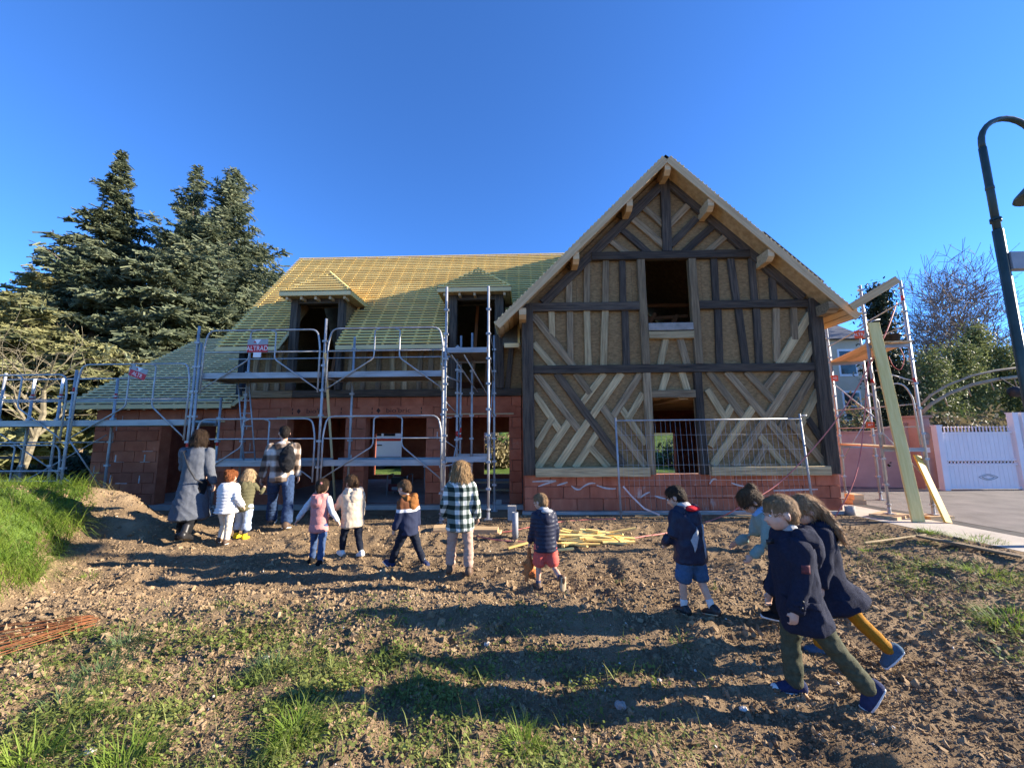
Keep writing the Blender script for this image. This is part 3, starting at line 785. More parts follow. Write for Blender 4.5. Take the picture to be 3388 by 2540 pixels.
timber('fascia', (LX0, LY+0.005, LZ-0.02), (WX0+0.15, LY+0.005, LZ-0.02), 0.10, 0.028, OUT, LATHG, house, 0.001, 0.004)
timber('verge_board', Vector((WX0+0.16, LY, LZ-0.02)), Vector((WX0+0.16, YW-0.02, lz(YW-0.02)-0.02)), 0.12, 0.026, LN, LATHG, house, 0.001, 0.004)
timber('verge_board', Vector((LX0-0.015, LY, LZ-0.02)), Vector((LX0-0.015, LY1, lz(LY1)-0.02)), 0.12, 0.026, LN, LATHG, house, 0.001, 0.004)

# dormers
for d in DM:
    dr_ = thing('dormer', None, None, ((d['x0']+d['x1'])/2, YW, 2.72)); 
    M0 = WM[dr_]; dr_.parent = house; dr_.matrix_basis = WM[house].inverted() @ M0
    fz = d['fz']; xm = (d['fx0']+d['fx1'])/2; FY = 8.60
    for xa, xb in ((d['jl'], d['x0']), (d['x1'], d['jr'])):
        timber('jamb_post', ((xa+xb)/2, YW-0.02, 2.72), ((xa+xb)/2, YW-0.02, fz-0.03), xb-xa, 0.15, OUT, WOOD_D, dr_)
    timber('head_beam', (d['jl'], YW-0.015, fz-0.10), (d['jr'], YW-0.015, fz-0.10), 0.15, 0.13, OUT, WOOD_D, dr_)
    for xa in (d['jl']+0.03, d['jr']-0.03):      # cheeks
        c = MB(); c.add([(xa-.01, YW, 2.75), (xa-.01, YW, fz-.02), (xa-.01, EY+(fz-EZ)/TP, fz-.02), (xa-.01, YW+0.02, roofz(YW)), (xa+.01, YW, 2.75), (xa+.01, YW, fz-.02), (xa+.01, EY+(fz-EZ)/TP, fz-.02), (xa+.01, YW+0.02, roofz(YW))],
                     [(0,1,2,3), (7,6,5,4), (0,4,5,1), (1,5,6,2), (2,6,7,3), (3,7,4,0)]); c.build('cheek', OSB, dr_)
    yb_ = EY+(fz-EZ)/TP; yp = FY+0.62; yr = EY+(fz+PH-EZ)/TP
    t = 0.03
    Vv = [(d['fx0'], FY, fz), (d['fx1'], FY, fz), (d['fx1'], yb_, fz), (d['fx0'], yb_, fz), (xm, yp, fz+PH), (xm, yr, fz+PH)]
    wob('dormer_roof', Vv+[(x, y, z-0.028) for x, y, z in Vv], [(0,1,4), (1,2,5,4), (3,0,4,5), (6,10,7), (7,10,11,8), (9,11,10,6), (0,6,7,1), (1,7,8,2), (3,9,6,0)], DARKF, dr_)
    sf = MB(); sf.box(d['fx0']+.03, d['fx1']-.03, FY+0.03, YW-0.1, fz-0.06, fz-0.045); sf.box(d['fx0']+.03, d['jl']-.005, YW-0.1, yb_-.03, fz-0.06, fz-0.045); sf.box(d['jr']+.005, d['fx1']-.03, YW-0.1, yb_-.03, fz-0.06, fz-0.045); sf.build('soffit', SOFF, dr_)
    timber('fascia', (d['fx0']-.01, FY, fz-0.01), (d['fx1']+.01, FY, fz-0.01), 0.10, 0.028, OUT, LATHG, dr_, 0.001, 0.004)
    for xa, nn in ((d['fx0'], Vector((-1, 0, 0))), (d['fx1'], Vector((1, 0, 0)))):
        timber('fascia', (xa, FY+0.018, fz-0.012), (xa, yb_, fz-0.012), 0.10, 0.028, nn, LATH, dr_, 0.001, 0.004)
    dk = MB(); dk.box(d['fx0']-.02, d['fx1']+.02, FY-.012, FY+.03, fz+0.043, fz+0.056); dk.build('drip_edge', BLACK, dr_)
    for k in range(5):
        x = d['fx0']+0.15+k*(d['fx1']-d['fx0']-0.3)/4
        timber('rafter_foot', (x, FY+0.03, fz-0.105), (x, YW-0.06, fz-0.105), 0.05, 0.07, Vector((0, 0, 1)), WOOD_N, dr_, 0.001, 0.004, seg=1)
    nb = 8; hw = (d['fx1']-d['fx0'])/2
    for k in range(nb):
        f = (k+0.3)/nb; z = fz+PH*f+0.05; h = hw*(1-f)
        timber('batten', (xm-h, FY+0.62*f-.02, z), (xm+h, FY+0.62*f-.02, z), 0.042, 0.027, Vector((0, -.76, .65)), LATH, dr_, 0, 0.003, seg=1)
        for s in (-1, 1):
            ye = EY+(z-0.05-EZ)/TP
            timber('batten', (xm+s*(h+.01), FY+0.62*f-.03, z), (xm+s*(h+.01), ye, z), 0.042, 0.027, Vector((s*.65, 0, .76)), LATH, dr_, 0, 0.003, seg=1)
    for s in (1,):
        timber('hip_batten', (xm+s*hw, FY-.01, fz+.075), (xm, yp, fz+PH+.085), 0.04, 0.025, Vector((s*.4, -.4, .8)), LATH, dr_, 0, 0.003, seg=1)

# ---- rear walls, inside
RO = [(-8.65, -7.86, 0.1, 1.70), (-5.40, -4.39, 0.24, 1.72), (-1.40, -0.47, 0.24, 1.73), (4.72, 5.45, 0.21, 1.67)]
wall_core('rear_wall', EX0, GX1, 0.0, 3.6, YR, YR+0.2, RO, BRICK, house)
rg = MB(); rg.add([(0.0, YR, 3.6), (GX1, YR, 3.6), (GX1, YR, 4.2), (GXM, YR, 7.55), (0, YR, 4.2), (0.0, YR+.2, 3.6), (GX1, YR+.2, 3.6), (GX1, YR+.2, 4.2), (GXM, YR+.2, 7.55), (0, YR+.2, 4.2)],
                  [(4,3,2,1,0), (5,6,7,8,9)]+[((k+1) % 5, (k+1) % 5+5, k+5, k) for k in range(5)]); rg.build('rear_wall', OSB, house)
sw = MB(); sw.box(GX1-0.2, GX1-0.005, YG+0.39, YR, 0.0, 2.5); sw.build('side_wall', BRICK, house)
sw = MB(); sw.box(GX1-0.1, GX1-0.01, YG+0.08, YR, 2.51, 4.25); sw.box(0.0, 0.1, YG+0.08, YR, 2.51, 4.2); sw.build('side_wall', OSB, house)
sw = MB(); sw.box(0.0, 0.2, YG+0.39, 11.0, 0.0, 2.5); sw.build('partition_wall', BRICK, house)
sw = MB(); sw.box(-6.9, -6.7, YW+0.3, YR, 0.0, 2.5); sw.build('partition_wall', BRICK, house)
fl = MB(); fl.box(EX0+3.5, GX1-0.2, YW+0.3, YR, 2.62, 2.66); fl.build('upper_floor', WOOD_N, house)
fl = MB(); fl.box(0.2, GX1-0.2, YG+0.09, YW+0.28, 2.62, 2.66); fl.build('upper_floor', WOOD_N, house)
for k in range(13):
    y = 8.6+k*0.42
    timber('joist', (0.2, y, 2.53), (6.4, y, 2.53), 0.07, 0.17, Vector((0, 0, 1)), WOOD_N, house, 0.001, 0.004, seg=1)
timber('ceiling_beam', (3.5, YG+0.1, 2.43), (3.3, YR, 2.43), 0.2, 0.1, Vector((0, 0, 1)), WOOD_N, house)
BRN = mat('attic_timber', (0.34, 0.14, 0.06), (0.48, 0.22, 0.10), scale=4, stretch=(.6, 6, 6), rough=.8)
for x0, z0, x1, z1, y in ((2.7, 3.7, 2.78, 5.0, 10.2), (3.15, 3.7, 3.3, 4.75, 10.2), (3.0, 3.7, 3.65, 4.9, 10.25), (3.65, 3.7, 4.25, 4.85, 10.25), (4.05, 3.7, 4.1, 4.7, 10.2), (2.4, 4.75, 4.6, 4.85, 10.4), (2.4, 5.3, 4.8, 5.3, 10.8), (2.55, 3.7, 2.55, 4.7, 10.2)):
    timber('strut', (x0, y, z0), (x1, y, z1), 0.09, 0.07, OUT, BRN, house)
for xx in (-5.1, -4.7, -1.3, -0.95):
    timber('strut', (xx, 9.9, 2.67), (xx+0.08, 10.4, 5.3), 0.08, 0.06, OUT, BRN, house)
# ================================================================ SCAFFOLDING
def standard(p, x, y, z0, z1, bands=(), foot=True, step=0.5):
    mb = MB(); mb.tube([(x, y, z0), (x, y, z1)], 0.0245, 10)
    o = mb.build('standard', STEEL, p, True)
    z = z0+0.55
    while z < z1-0.03:
        c = MB(); c.box(x-0.045, x+0.045, y-0.03, y+0.03, z-0.02, z+0.02); c.build('coupler', STEEL, o); z += step*1.0
    if foot:
        f = MB(); f.box(x-0.07, x+0.07, y-0.07, y+0.07, z0-0.004, z0+0.006); f.tube([(x, y, z0), (x, y, z0+.12)], 0.03, 8); f.lathe((x, y, z0+0.16), [(0.026, 0), (0.045, 0.005), (0.045, 0.025), (0.026, 0.03)], 8); f.build('base_jack', STEEL, o)
    for b in bands:
        t = MB(); t.tube([(x, y, b), (x, y, b+0.11)], 0.0262, 10); t.build('red_band', REDP, o, True)
    return o
def guard(p, x0, x1, y, zd, top=0.92, drop=0.36, f=(0.40, 0.61), midrail=True):
    """one-piece guard frame: rounded outer hoop, two kinked inner struts, knee rail"""
    mb = MB()
    P = lambda x, z: (x, y, z)
    mb.tube(rounded([P(x0+.05, zd-drop), P(x0+.05, zd+top-.35), P(x0+.12, zd+top), P(x1-.12, zd+top), P(x1-.05, zd+top-.35), P(x1-.05, zd-drop)], .14), 0.017, 8)
    o = mb.build('guard_frame', STEEL, p, True)
    L = x1-x0; a, b = x0+L*f[0], x0+L*f[1]
    mb = MB()
    mb.tube(rounded([P(a+.10, zd+top-.01), P(a, zd+top-.04), P(a, zd+.32), P(x0+.06, zd-drop+.06)], .08), 0.014, 8)
    mb.tube(rounded([P(b-.10, zd+top-.01), P(b, zd+top-.04), P(b, zd+.32), P(x1-.06, zd-drop+.06)], .08), 0.014, 8)
    mb.build('inner_strut', STEEL, o, True)
    if midrail:
        mb = MB(); mb.tube([P(x0+.05, zd+.47), P(x1-.05, zd+.47)], 0.014, 8); mb.build('knee_rail', STEEL, o, True)
    return o
def deck(p, x0, x1, y0, y1, z):
    for yy in (y0, y1-0.04):
        mb = MB(); mb.box(x0, x1, yy, yy+0.04, z-0.06, z+0.055); mb.build('toe_beam', ALU, p)
    w = (y1-y0-0.09)/2
    for k in range(2):
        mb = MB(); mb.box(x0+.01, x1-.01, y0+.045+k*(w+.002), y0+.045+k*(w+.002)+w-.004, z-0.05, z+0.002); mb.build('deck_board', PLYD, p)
def tube_part(name, p, pts, r=0.017, m=None):
    mb = MB(); mb.tube(pts, r, 8); return mb.build(name, m or STEEL, p, True)

XB, XC, XD, XE, XF = -9.09, -6.60, -3.98, -1.50, -0.655
YO_, YI = 7.50, 8.22
# lower scaffold along the lean-to, running out of the picture on the left
XA = -11.6
s1 = thing('scaffold', 'low scaffold with one deck along the lean-to roof, running off the left edge', 'scaffold', (-9, YO_, 0))
for x, y, z1, b in ((XA, YO_, 3.1, ()), (XA, YI, 3.1, ()), (XB, YO_, 3.02, (2.55,)), (XB+.1, YI, 2.95, (2.5,)), (-10.25, YI, 2.95, (2.5,)), (-10.9, YI, 2.95, (2.5,)), (XC-.02, YO_, 3.9, (1.45,)), (XC, YI, 2.5, (1.45,))):
    standard(s1, x, y, 0.0, z1, b)
    if x in (-10.25, -10.9):
        t = MB(); t.tube([(x, y, 2.62), (x, y, 2.96)], 0.0265, 10); t.build('white_sleeve', WHITE, s1, True)
deck(s1, XA, XB-.03, YO_, YI, 1.94); deck(s1, XB+.03, XC-.05, YO_, YI, 1.94)
guard(s1, XA-.2, XB-.06, YO_-.03, 1.94, 0.98); guard(s1, XB+.03, XC-.03, YO_-.03, 1.94, 1.18, f=(0.46, 0.68))
guard(s1, XA-.6, XB-.40, YO_+.3, 0.30, 1.2, midrail=True)
for y in (YI+.03,):
    for z in (2.45, 2.95): tube_part('ledger', s1, [(XA, y, z), (XC, y, z)])
tube_part('ledger', s1, [(XA, YO_, 1.0), (XB, YO_, 1.0)]); tube_part('ledger', s1, [(XA, YI, 1.55), (XB, YI, 1.55)])
for a, b in (((XA, YI, .25), (XB, YI, 1.7)), ((XB, YI, .3), (XA, YI, 1.8)), ((XB+.05, YO_, 1.6), (XB+.1, YI, .5))): tube_part('diagonal_brace', s1, [a, b], 0.013)

# main scaffold in front of the wing: two bays, two lifts
s2 = thing('scaffold', 'two-bay scaffold with upper and lower decks under the dormers', 'scaffold', (-4, YO_, 0))
for x, y, z1, b in ((XC+.06, YO_, 3.55, ()), (XC+.55, YI, 3.85, (1.55,)), (XD, YO_, 4.02, ()), (XD+.28, YI, 3.82, ()), (XE-.06, YO_, 3.6, ()), (XE+.1, YI, 3.6, (1.62,))):
    standard(s2, x, y, 0.0, z1, b)
for a, b in ((XC+.09, XD-.06), (XD+.06, XE-.09)):
    deck(s2, a, b, YO_, YI, 2.87); deck(s2, a, b, YO_, YI, 1.13)
guard(s2, XC+.10, XD-.03, YO_-.03, 2.87, 0.92); guard(s2, XD+.03, XE-.02, YO_-.03, 2.87, 0.93, f=(.41, .62))
guard(s2, XC+.10, XD-.03, YO_-.03, 1.13, 0.86); guard(s2, XD+.03, XE-.02, YO_-.03, 1.13, 0.90, f=(.43, .66))
for z in (3.35, 3.5): tube_part('ledger', s2, [(XC+.1, YI, z), (XE, YI, z)], 0.013)
for x in (XC+.1, XD, XE):
    for z in (2.80, 1.06): tube_part('transom', s2, [(x, YO_, z), (x+.15, YI, z)])
lad = thing('ladder', None, None, (-6.1, 7.9, 1.15)); ml = WM[lad]; lad.parent = s2; lad.matrix_basis = WM[s2].inverted() @ ml
la0, la1 = Vector((-5.72, 7.86, 1.16)), Vector((-6.06, 7.95, 2.86)); wv = Vector((0.20, 0.05, 0))
for q in (0, 1): tube_part('stile', lad, [la0+wv*q, la1+wv*q], 0.013)
for k in range(6): tube_part('rung', lad, [la0.lerp(la1, (k+.6)/6.3), la0.lerp(la1, (k+.6)/6.3)+wv], 0.010)

# narrow tower in front of the right dormer
s3 = thing('scaffold', 'tall narrow scaffold tower standing in front of the right dormer', 'scaffold', (-1.05, YO_, 0))
TYB = 8.55
for x, y, z1, b in ((XE, 7.42, 4.62, ()), (XF, 7.42, 4.62, ()), (XE+.12, TYB, 3.9, (1.55, 1.7)), (XF+.03, TYB, 3.9, ()), (-1.12, TYB-.05, 3.95, ())):
    standard(s3, x, y, 0.09 if y < 8 else 0.02, z1, b)
for z in (3.31, 1.19):
    for y in (7.42, TYB):
        mb = MB(); mb.box(XE+.03, XF-.03, y-.03, y+.012, z-.05, z+.05); mb.build('transom', ALU, s3)
for k in range(2):
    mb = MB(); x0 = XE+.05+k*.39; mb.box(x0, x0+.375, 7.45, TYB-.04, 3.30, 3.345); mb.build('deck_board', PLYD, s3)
for x in (XE+.03, XF-.03): tube_part('ledger', s3, [(x, 7.42, 3.27), (x, TYB, 3.27)])
tube_part('diagonal_brace', s3, [(XE+.1, 7.5, 3.24), (-1.0, TYB, 2.6)], .014); tube_part('diagonal_brace', s3, [(-1.15, 7.5, 3.24), (XF-.1, TYB, 2.5)], .014)
for z0, z1 in ((3.75, 3.5), (3.1, 2.85), (2.3, 2.05), (1.55, 1.3)):
    tube_part('side_rail', s3, [(XF, 7.42, z0), (XF+.03, TYB, z1)], .011)
    if z0 < 3: tube_part('side_rail', s3, [(XE, 7.42, z0), (XE+.12, TYB, z1)], .011)
tube_part('diagonal_brace', s3, [(XE+.02, 7.45, .35), (XE+.14, TYB, 2.0)], .012); tube_part('diagonal_brace', s3, [(XF, 7.45, 1.5), (XF+.02, TYB, 3.1)], .012)
tube_part('diagonal_brace', s3, [(XF-.12, TYB, 3.1), (XF-.05, TYB, 1.1)], .011)

# scaffold tower at the right end of the house
s4 = thing('scaffold', 'scaffold tower with plank decks standing at the right end of the gable house', 'scaffold', (7.6, 8.4, 0))
FL, FR = Vector((7.17, 7.98, 0)), Vector((7.93, 7.90, 0)); DV = Vector((0.80, 2.0, 0)); RL, RR = FL+DV, FR+DV
zu = at(1937, 747, 7.95).z; zl = at(1937, 971, 7.95).z
for p, z0, z1, b in ((FL, .07, 4.72, (4.3, 2.62)), (FR, .07, 4.78, (4.35, 2.62)), (RL, .02, 4.4, ()), (RR, .02, 4.2, ())):
    standard(s4, p.x, p.y, z0, z1, b)
    q = p+Vector((.045, .02, 0)); tube_part('frame_leg', s4, [(q.x, q.y, .7), (q.x, q.y, z1-.5)], .016)
for z in (zu, zl):
    for a, b in ((FL, FR), (RL, RR)):
        mb = MB(); mb.bar(a+Vector((0, 0, z)), b+Vector((0, 0, z)), 0.075, 0.04); mb.build('transom', ALU, s4)
    wd = (FR-FL)/4.0
    for k in range(4 if z == zu else 2):
        a = FL+wd*(k+.5)+Vector((0, 0, z+.055)); timber('plank', a-DV*.06, a+DV*1.05, 0.175, 0.035, Vector((0, 0, 1)), WOOD_N if k != 1 else WOOD_L, s4, .001, .004, seg=1)
for z in (zu+.45, zu+.95):
    tube_part('guard_rail', s4, [FL+Vector((0, 0, z-.02)), RL+Vector((0, 0, z))], .015); tube_part('guard_rail', s4, [FR+Vector((0, 0, z-.02)), RR+Vector((0, 0, z))], .015)
for z in (zl+.45, zl+.9):
    tube_part('guard_rail', s4, [FR+Vector((-.05, -.02, z)), RL+Vector((0, 0, z))], .013)
tube_part('guard_frame', s4, rounded([FR+Vector((-.08, -.02, zl+.1)), FR+Vector((-.1, -.02, zl+1.05)), FR+Vector((-.25, 0, zl+1.35)), FL+Vector((.1, 0.1, zl+1.25))], .15), .016)
tube_part('guard_frame', s4, rounded([FL+Vector((.08, 0, zl+.1)), FL+Vector((.08, .02, zl+1.0)), FL+Vector((0, .1, zl+1.15))], .1), .015)
tube_part('diagonal_brace', s4, [FL+Vector((.1, 0, zu-.5)), FR+Vector((0, 0, zu-.75))], .014)
tube_part('diagonal_brace', s4, [RL+Vector((0, 0, 2.9)), FL+Vector((0, 0, 1.9))], .013)
tube_part('diagonal_brace', s4, [FL+Vector((.05, 0, zl+.35)), FR+Vector((0, 0, zl-.6))], .013)
tube_part('diagonal_brace', s4, [RL+Vector((0.05, 0, 1.0)), RR+Vector((0, 0, 2.1))], .013)
tube_part('inner_strut', s4, rounded([RL+Vector((.55, -.9, zu+.9)), RL+Vector((.3, -.9, zu+.85)), RL+Vector((.3, -.9, zu+.1))], .1), .013)

# maker's signs hung on the guard frames: same lettering as the photo
SIGNR = mat('sign_red', (0.50, 0.02, 0.03), rough=0.5); SIGNW = mat('sign_white', (0.72, 0.72, 0.73), rough=0.5); SIGNG = mat('sign_grey', (0.30, 0.32, 0.34), rough=0.5)
SIGNO = mat('sign_orange', (0.75, 0.10, 0.03), rough=0.5)
def sign(label, c, w, h, rotz, s, tilt=0.0, rm=None, plain=False, bend=0.0):
    o = thing('sign', label, 'sign', c, 'maker signs on the scaffolds')
    M = Matrix.Translation(c) @ Matrix.Rotation(rotz, 4, 'Z') @ Matrix.Rotation(tilt, 4, 'Y')
    mb = MB(); mb.box(-w/2, w/2, -.003, .003, 0, h*(1 if plain else .56)); a = ob('red_panel', mesh_from(mb.V, mb.F), rm or SIGNR, o, M)
    if not plain:
        mb = MB(); mb.box(-w/2, w/2, -.0028, .0032, h*.562, h); ob('grey_panel', mesh_from(mb.V, mb.F), SIGNG, o, M)
        mb = MB(); t = h
        for q, (x0, x1) in enumerate(((-.16, 0), (0.0, .16))):
            mb.add([(w*x0*1.1, -.0045, t*.97), (w*x1*1.1, -.0045, t*.97), (0, -.0045, t*.60)], [(0, 2, 1)])
        ob('chevron', mesh_from(mb.V, mb.F), SIGNW, o, M)
        mb = MB(); mb.add([(-w*.22, -.0043, t*.72), (-w*.08, -.0043, t*.95), (-w*.08, -.0043, t*.72)], [(0, 2, 1)]); ob('triangle', mesh_from(mb.V, mb.F), SIGNR, o, M)
    t = text('lettering', s, h*(.5 if not plain else .55), (0, 0, 0), 0, 0, SIGNW, o, .0008); WM[t] = M @ Matrix.Translation((0, -.0045, h*(.27 if not plain else .5))) @ Matrix.Rotation(rad(90), 4, 'X') @ Matrix.Diagonal((.86, 1, 1, 1))
    t.matrix_basis = WM[o].inverted() @ WM[t]
    return o, M
sg, M = sign('red and grey sign hanging straight on the upper guard frame below the left dormer', Vector((-5.33, YO_-.055, 3.33)), .42, .27, 0, 'ALTRAD')
mb = MB(); mb.box(-.075, .085, -.002, .002, -.105, -.004); ob('paper_note', mesh_from(mb.V, mb.F), SIGNW, sg, M)
sign('crumpled red and grey sign hanging askew above the lean-to deck', Vector((-7.78, YO_-.05, 2.84)), .36, .22, 0, 'ALTR', rad(20))
sign('small red sign on the upper guard rail of the right-hand scaffold tower', at(1858, 731, 8.15), .20, .17, rad(-8), 'ALTRA', 0, SIGNO, True)
sign('little orange-red sign tight against the corner post of the gable', at(1804, 823, 9.9), .17, .15, 0, 'AD', 0, SIGNO, True)
sign('red sign low on the right scaffold beside the big leaning board', at(1881, 924, 8.05), .17, .12, 0, 'ALT', 0, SIGNO, True)

# ================================================================ THINGS ON THE SITE
# mesh fence panel leaning in front of the plinth
fp = thing('mesh_fence_panel', 'galvanised wire mesh site fence panel standing in front of the gable door', 'fence', (3.7, 8.03, 0))
fx0, fx1, fyz, ft, fb_ = 1.93, 5.68, 7.98, 1.93, 0.10
tube_part('post', fp, [(fx0, fyz-.06, 0.0), (fx0, fyz+.06, 1.98)], .021); tube_part('post', fp, [(fx1, fyz-.06, 0.0), (fx1, fyz+.06, 2.03)], .021)
tube_part('clamp', fp, [(fx1, fyz+.06, 1.99), (fx1+.14, fyz+.06, 2.0)], .016)
tube_part('top_bar', fp, [(fx0, fyz+.055, ft-.01), (fx1, fyz+.055, ft)], .016); tube_part('bottom_bar', fp, [(fx0, fyz-.05, fb_+.02), (fx1, fyz-.05, fb_+.02)], .014)
for k in range(36):
    x = fx0+(fx1-fx0)*(k+1)/37; tube_part('wire', fp, [(x, fyz-.05, fb_), (x+random.uniform(-.012, .012), fyz+.055, ft)], .0026)
for z in (.42, .72, 1.02, 1.32, 1.62): tube_part('wire', fp, [(fx0, fyz-.05+.055*z, z), (fx1, fyz-.05+.055*z, z)], .0026)
# tape tied to the fence
mb = MB(); c = [at(1346, 1050, 7.95), at(1365, 1072, 7.9), at(1392, 1098, 7.9), at(1425, 1112, 7.85)]
for a, b in zip(c, c[1:]): mb.bar(a, b, .03, .003)
tag(mb.build('barrier_tape', mat('tape', (.55, .42, .38), (.7, .62, .58), scale=9)), 'pale strip of tape tied to the left post of the mesh fence', 'tape')

# hoses
HOSE = mat('hose_red', (0.50, 0.14, 0.11), (0.60, 0.20, 0.16), scale=5, rough=0.5)
def hose(label, pts, r=.011, sm=True, m=None):
    pts = [Vector(p) for p in pts]; out = []
    for i in range(len(pts)-1):
        a, b = pts[max(i-1, 0)], pts[min(i+2, len(pts)-1)]; p, q = pts[i], pts[i+1]
        for k in range(6):
            t = k/6
            out.append(0.5*((2*p)+(q-a)*t+(2*a-5*p+4*q-b)*t*t+(3*p-a-3*q+b)*t**3))
    out.append(pts[-1])
    mb = MB(); mb.tube(out, r, 7); return tag(mb.build('hose', m or HOSE, None, True), label, 'hose')
def onground(px, py, dz=.012):
    p = gpt(px, py); p.z += dz; return p
hose('red hose slung from the right scaffold across the plinth to the ground', [at(1937, 654, 8.2), at(1916, 714, 7.95), at(1884, 778, 7.9), at(1812, 900, 7.85), at(1698, 1030, 7.75), at(1600, 1094, 7.5), onground(1545, 1122), onground(1460, 1148), onground(1390, 1160), onground(1313, 1171), onground(1217, 1174), onground(1140, 1172), onground(1077, 1168), onground(1030, 1158)])
hose('red hose hanging in a slack curve beside the leaning boards to the plinth corner', [at(1876, 780, 7.9), at(1872, 830, 7.88), at(1868, 892, 7.86), at(1858, 985, 7.8), at(1838, 1055, 7.7), onground(1802, 1121)])
hose('red hose lying along the foot of the plinth', [onground(1000, 1139), onground(1080, 1150), onground(1180, 1132), onground(1260, 1124), onground(1330, 1122)], .009)
hose('short red hose loop hanging under the right upper deck', [at(1945, 752, 8.0), at(1953, 775, 8.0), at(1945, 798, 8.0), at(1930, 790, 8.0), at(1920, 770, 8.0)], .007)

# leaning boards and planks at the right
def plank_thing(label, A, B, w, d, m, nrm=OUT, name='board', cat='board', group=None):
    return tag(timber(name, A, B, w, d, nrm, m, None, 0.002, 0.005), label, cat, group)
GRN = mat('pine_greenish', (0.66, 0.50, 0.17), (0.78, 0.62, 0.26), scale=3.5, stretch=(.5, 6, 6), rough=.75, c3=(.62, .52, .30))
YEL = mat('shutter_board', (0.62, 0.36, 0.05), (0.72, 0.46, 0.09), scale=3, stretch=(.5, 6, 6), rough=.6)
a = onground(1984, 1128); plank_thing('wide greenish board leaning against the right scaffold tower', a, at(1886, 697, 7.86), .21, .045, GRN, Vector((-.1, -1, .1)))
a = onground(1996, 1122); plank_thing('narrow yellow board leaning just behind the wide greenish board', a+Vector((.0, .03, 0)), at(1893, 760, 7.93), .09, .03, YEL, Vector((.9, -1, .1)))
a = onground(2048, 1130); plank_thing('short bright yellow shuttering board leaning at the foot of the scaffold tower', a, at(1981, 984, 7.95), .17, .035, YEL, Vector((.25, -1, .1)))
plank_thing('beam propped from the gable eave across the top of the right scaffold', at(1838, 664, 7.72), at(1938, 604, 7.5), .15, .06, WOOD_N, Vector((.2, -1, .2)))
a = gpt(724, 1088); plank_thing('long thin yellow lath leaning on the scaffold between the two bays', a, at(702, 762, 7.43), .05, .027, LATHG)
# pads under the scaffold feet
def pad(label, c, w, d, h, m, n=1, rz=0.0):
    o = thing('timber_pad', label, 'wood block', c, 'timber pads under the scaffold feet', rz)
    for k in range(n):
        mb = MB(); e = k*.03
        mb.box(-w/2+e, w/2-e*1.5, -d/2, d/2, k*h, k*h+h-.003); ob('plank', mesh_from(mb.V, mb.F), m, o, WM[o] @ Matrix.Rotation(.06*k, 4, 'Z'))
for lab, q, w, d, h, m, n, rz in (('stacked planks under the left front foot of the narrow tower', gpt(962, 1148), .46, .24, .05, WOOD_N, 2, .1), ('stacked pale planks under the right front foot of the narrow tower', gpt(1050, 1153), .5, .24, .05, WOOD_N, 2, -.08),
        ('broad timber pad under the left front foot of the right scaffold', Vector((7.17, 7.98, -.01)), .62, .42, .07, WOOD_N, 1, .5), ('timber pad under the right front foot of the right scaffold', Vector((7.93, 7.90, -.01)), .5, .28, .07, WOOD_N, 1, .1),
        ('brick-red and pale blocks under the rear foot of the right scaffold', Vector((7.7, 9.4, -.01)), .3, .25, .12, WOOD_N, 2, 0)):
    pad(lab, q, w, d, h, m, n, rz)
mb = MB(); c = at(1837, 1110, 8.2); c.z = 0; mb.lathe(c, [(.085, 0), (.085, .17), (.07, .172), (.07, .05)], 16); tag(mb.build('concrete_pipe', CONC, None, True), 'short grey concrete pipe stub at the right corner of the plinth', 'pipe')
# upright grey pipe, concrete stub
p = gpt(1113, 1163); mb = MB(); h = at(1113, 1106, p.y).z-p.z
mb.lathe(p-Vector((0, 0, .05)), [(.050, 0), (.050, h+.05), (.044, h+.05), (.044, h-.15)], 18); tag(mb.build('drain_pipe', GREY, None, True), 'grey plastic drain pipe standing upright in the dirt', 'pipe')
mb = MB(); q = at(1106, 1122, 7.75); mb.box(q.x-.08, q.x+.08, 7.7, 7.86, -.05, .27); tag(mb.build('concrete_block', CONC), 'grey concrete block standing in shade beside the plinth corner', 'block')
mb = MB(); q = ground(1078, 1098); mb.box(q.x-.13, q.x+.13, q.y-.1, q.y+.1, -.02, .10); mb.box(q.x-.06, q.x+.06, q.y-.05, q.y+.05, .10, .2); tag(mb.build('rubble_block', CONC), 'lump of rubble in the shade under the narrow tower', 'block')
for px, w in ((1400, .5), (1590, .55), (1630, .4)):
    p = gpt(px, 1118); tag(timber('offcut_board', p+Vector((-w/2, 0, .03)), p+Vector((w/2, -.12, .05)), .07, .02, Vector((0, 0, 1)), WOOD_L, None), {1400: 'thin pale offcut lying at the foot of the mesh fence', 1590: 'longer pale offcut lying at the plinth beside the bun-haired girl', 1630: 'short pale offcut lying behind the bun-haired girl'}[px], 'wood scrap')
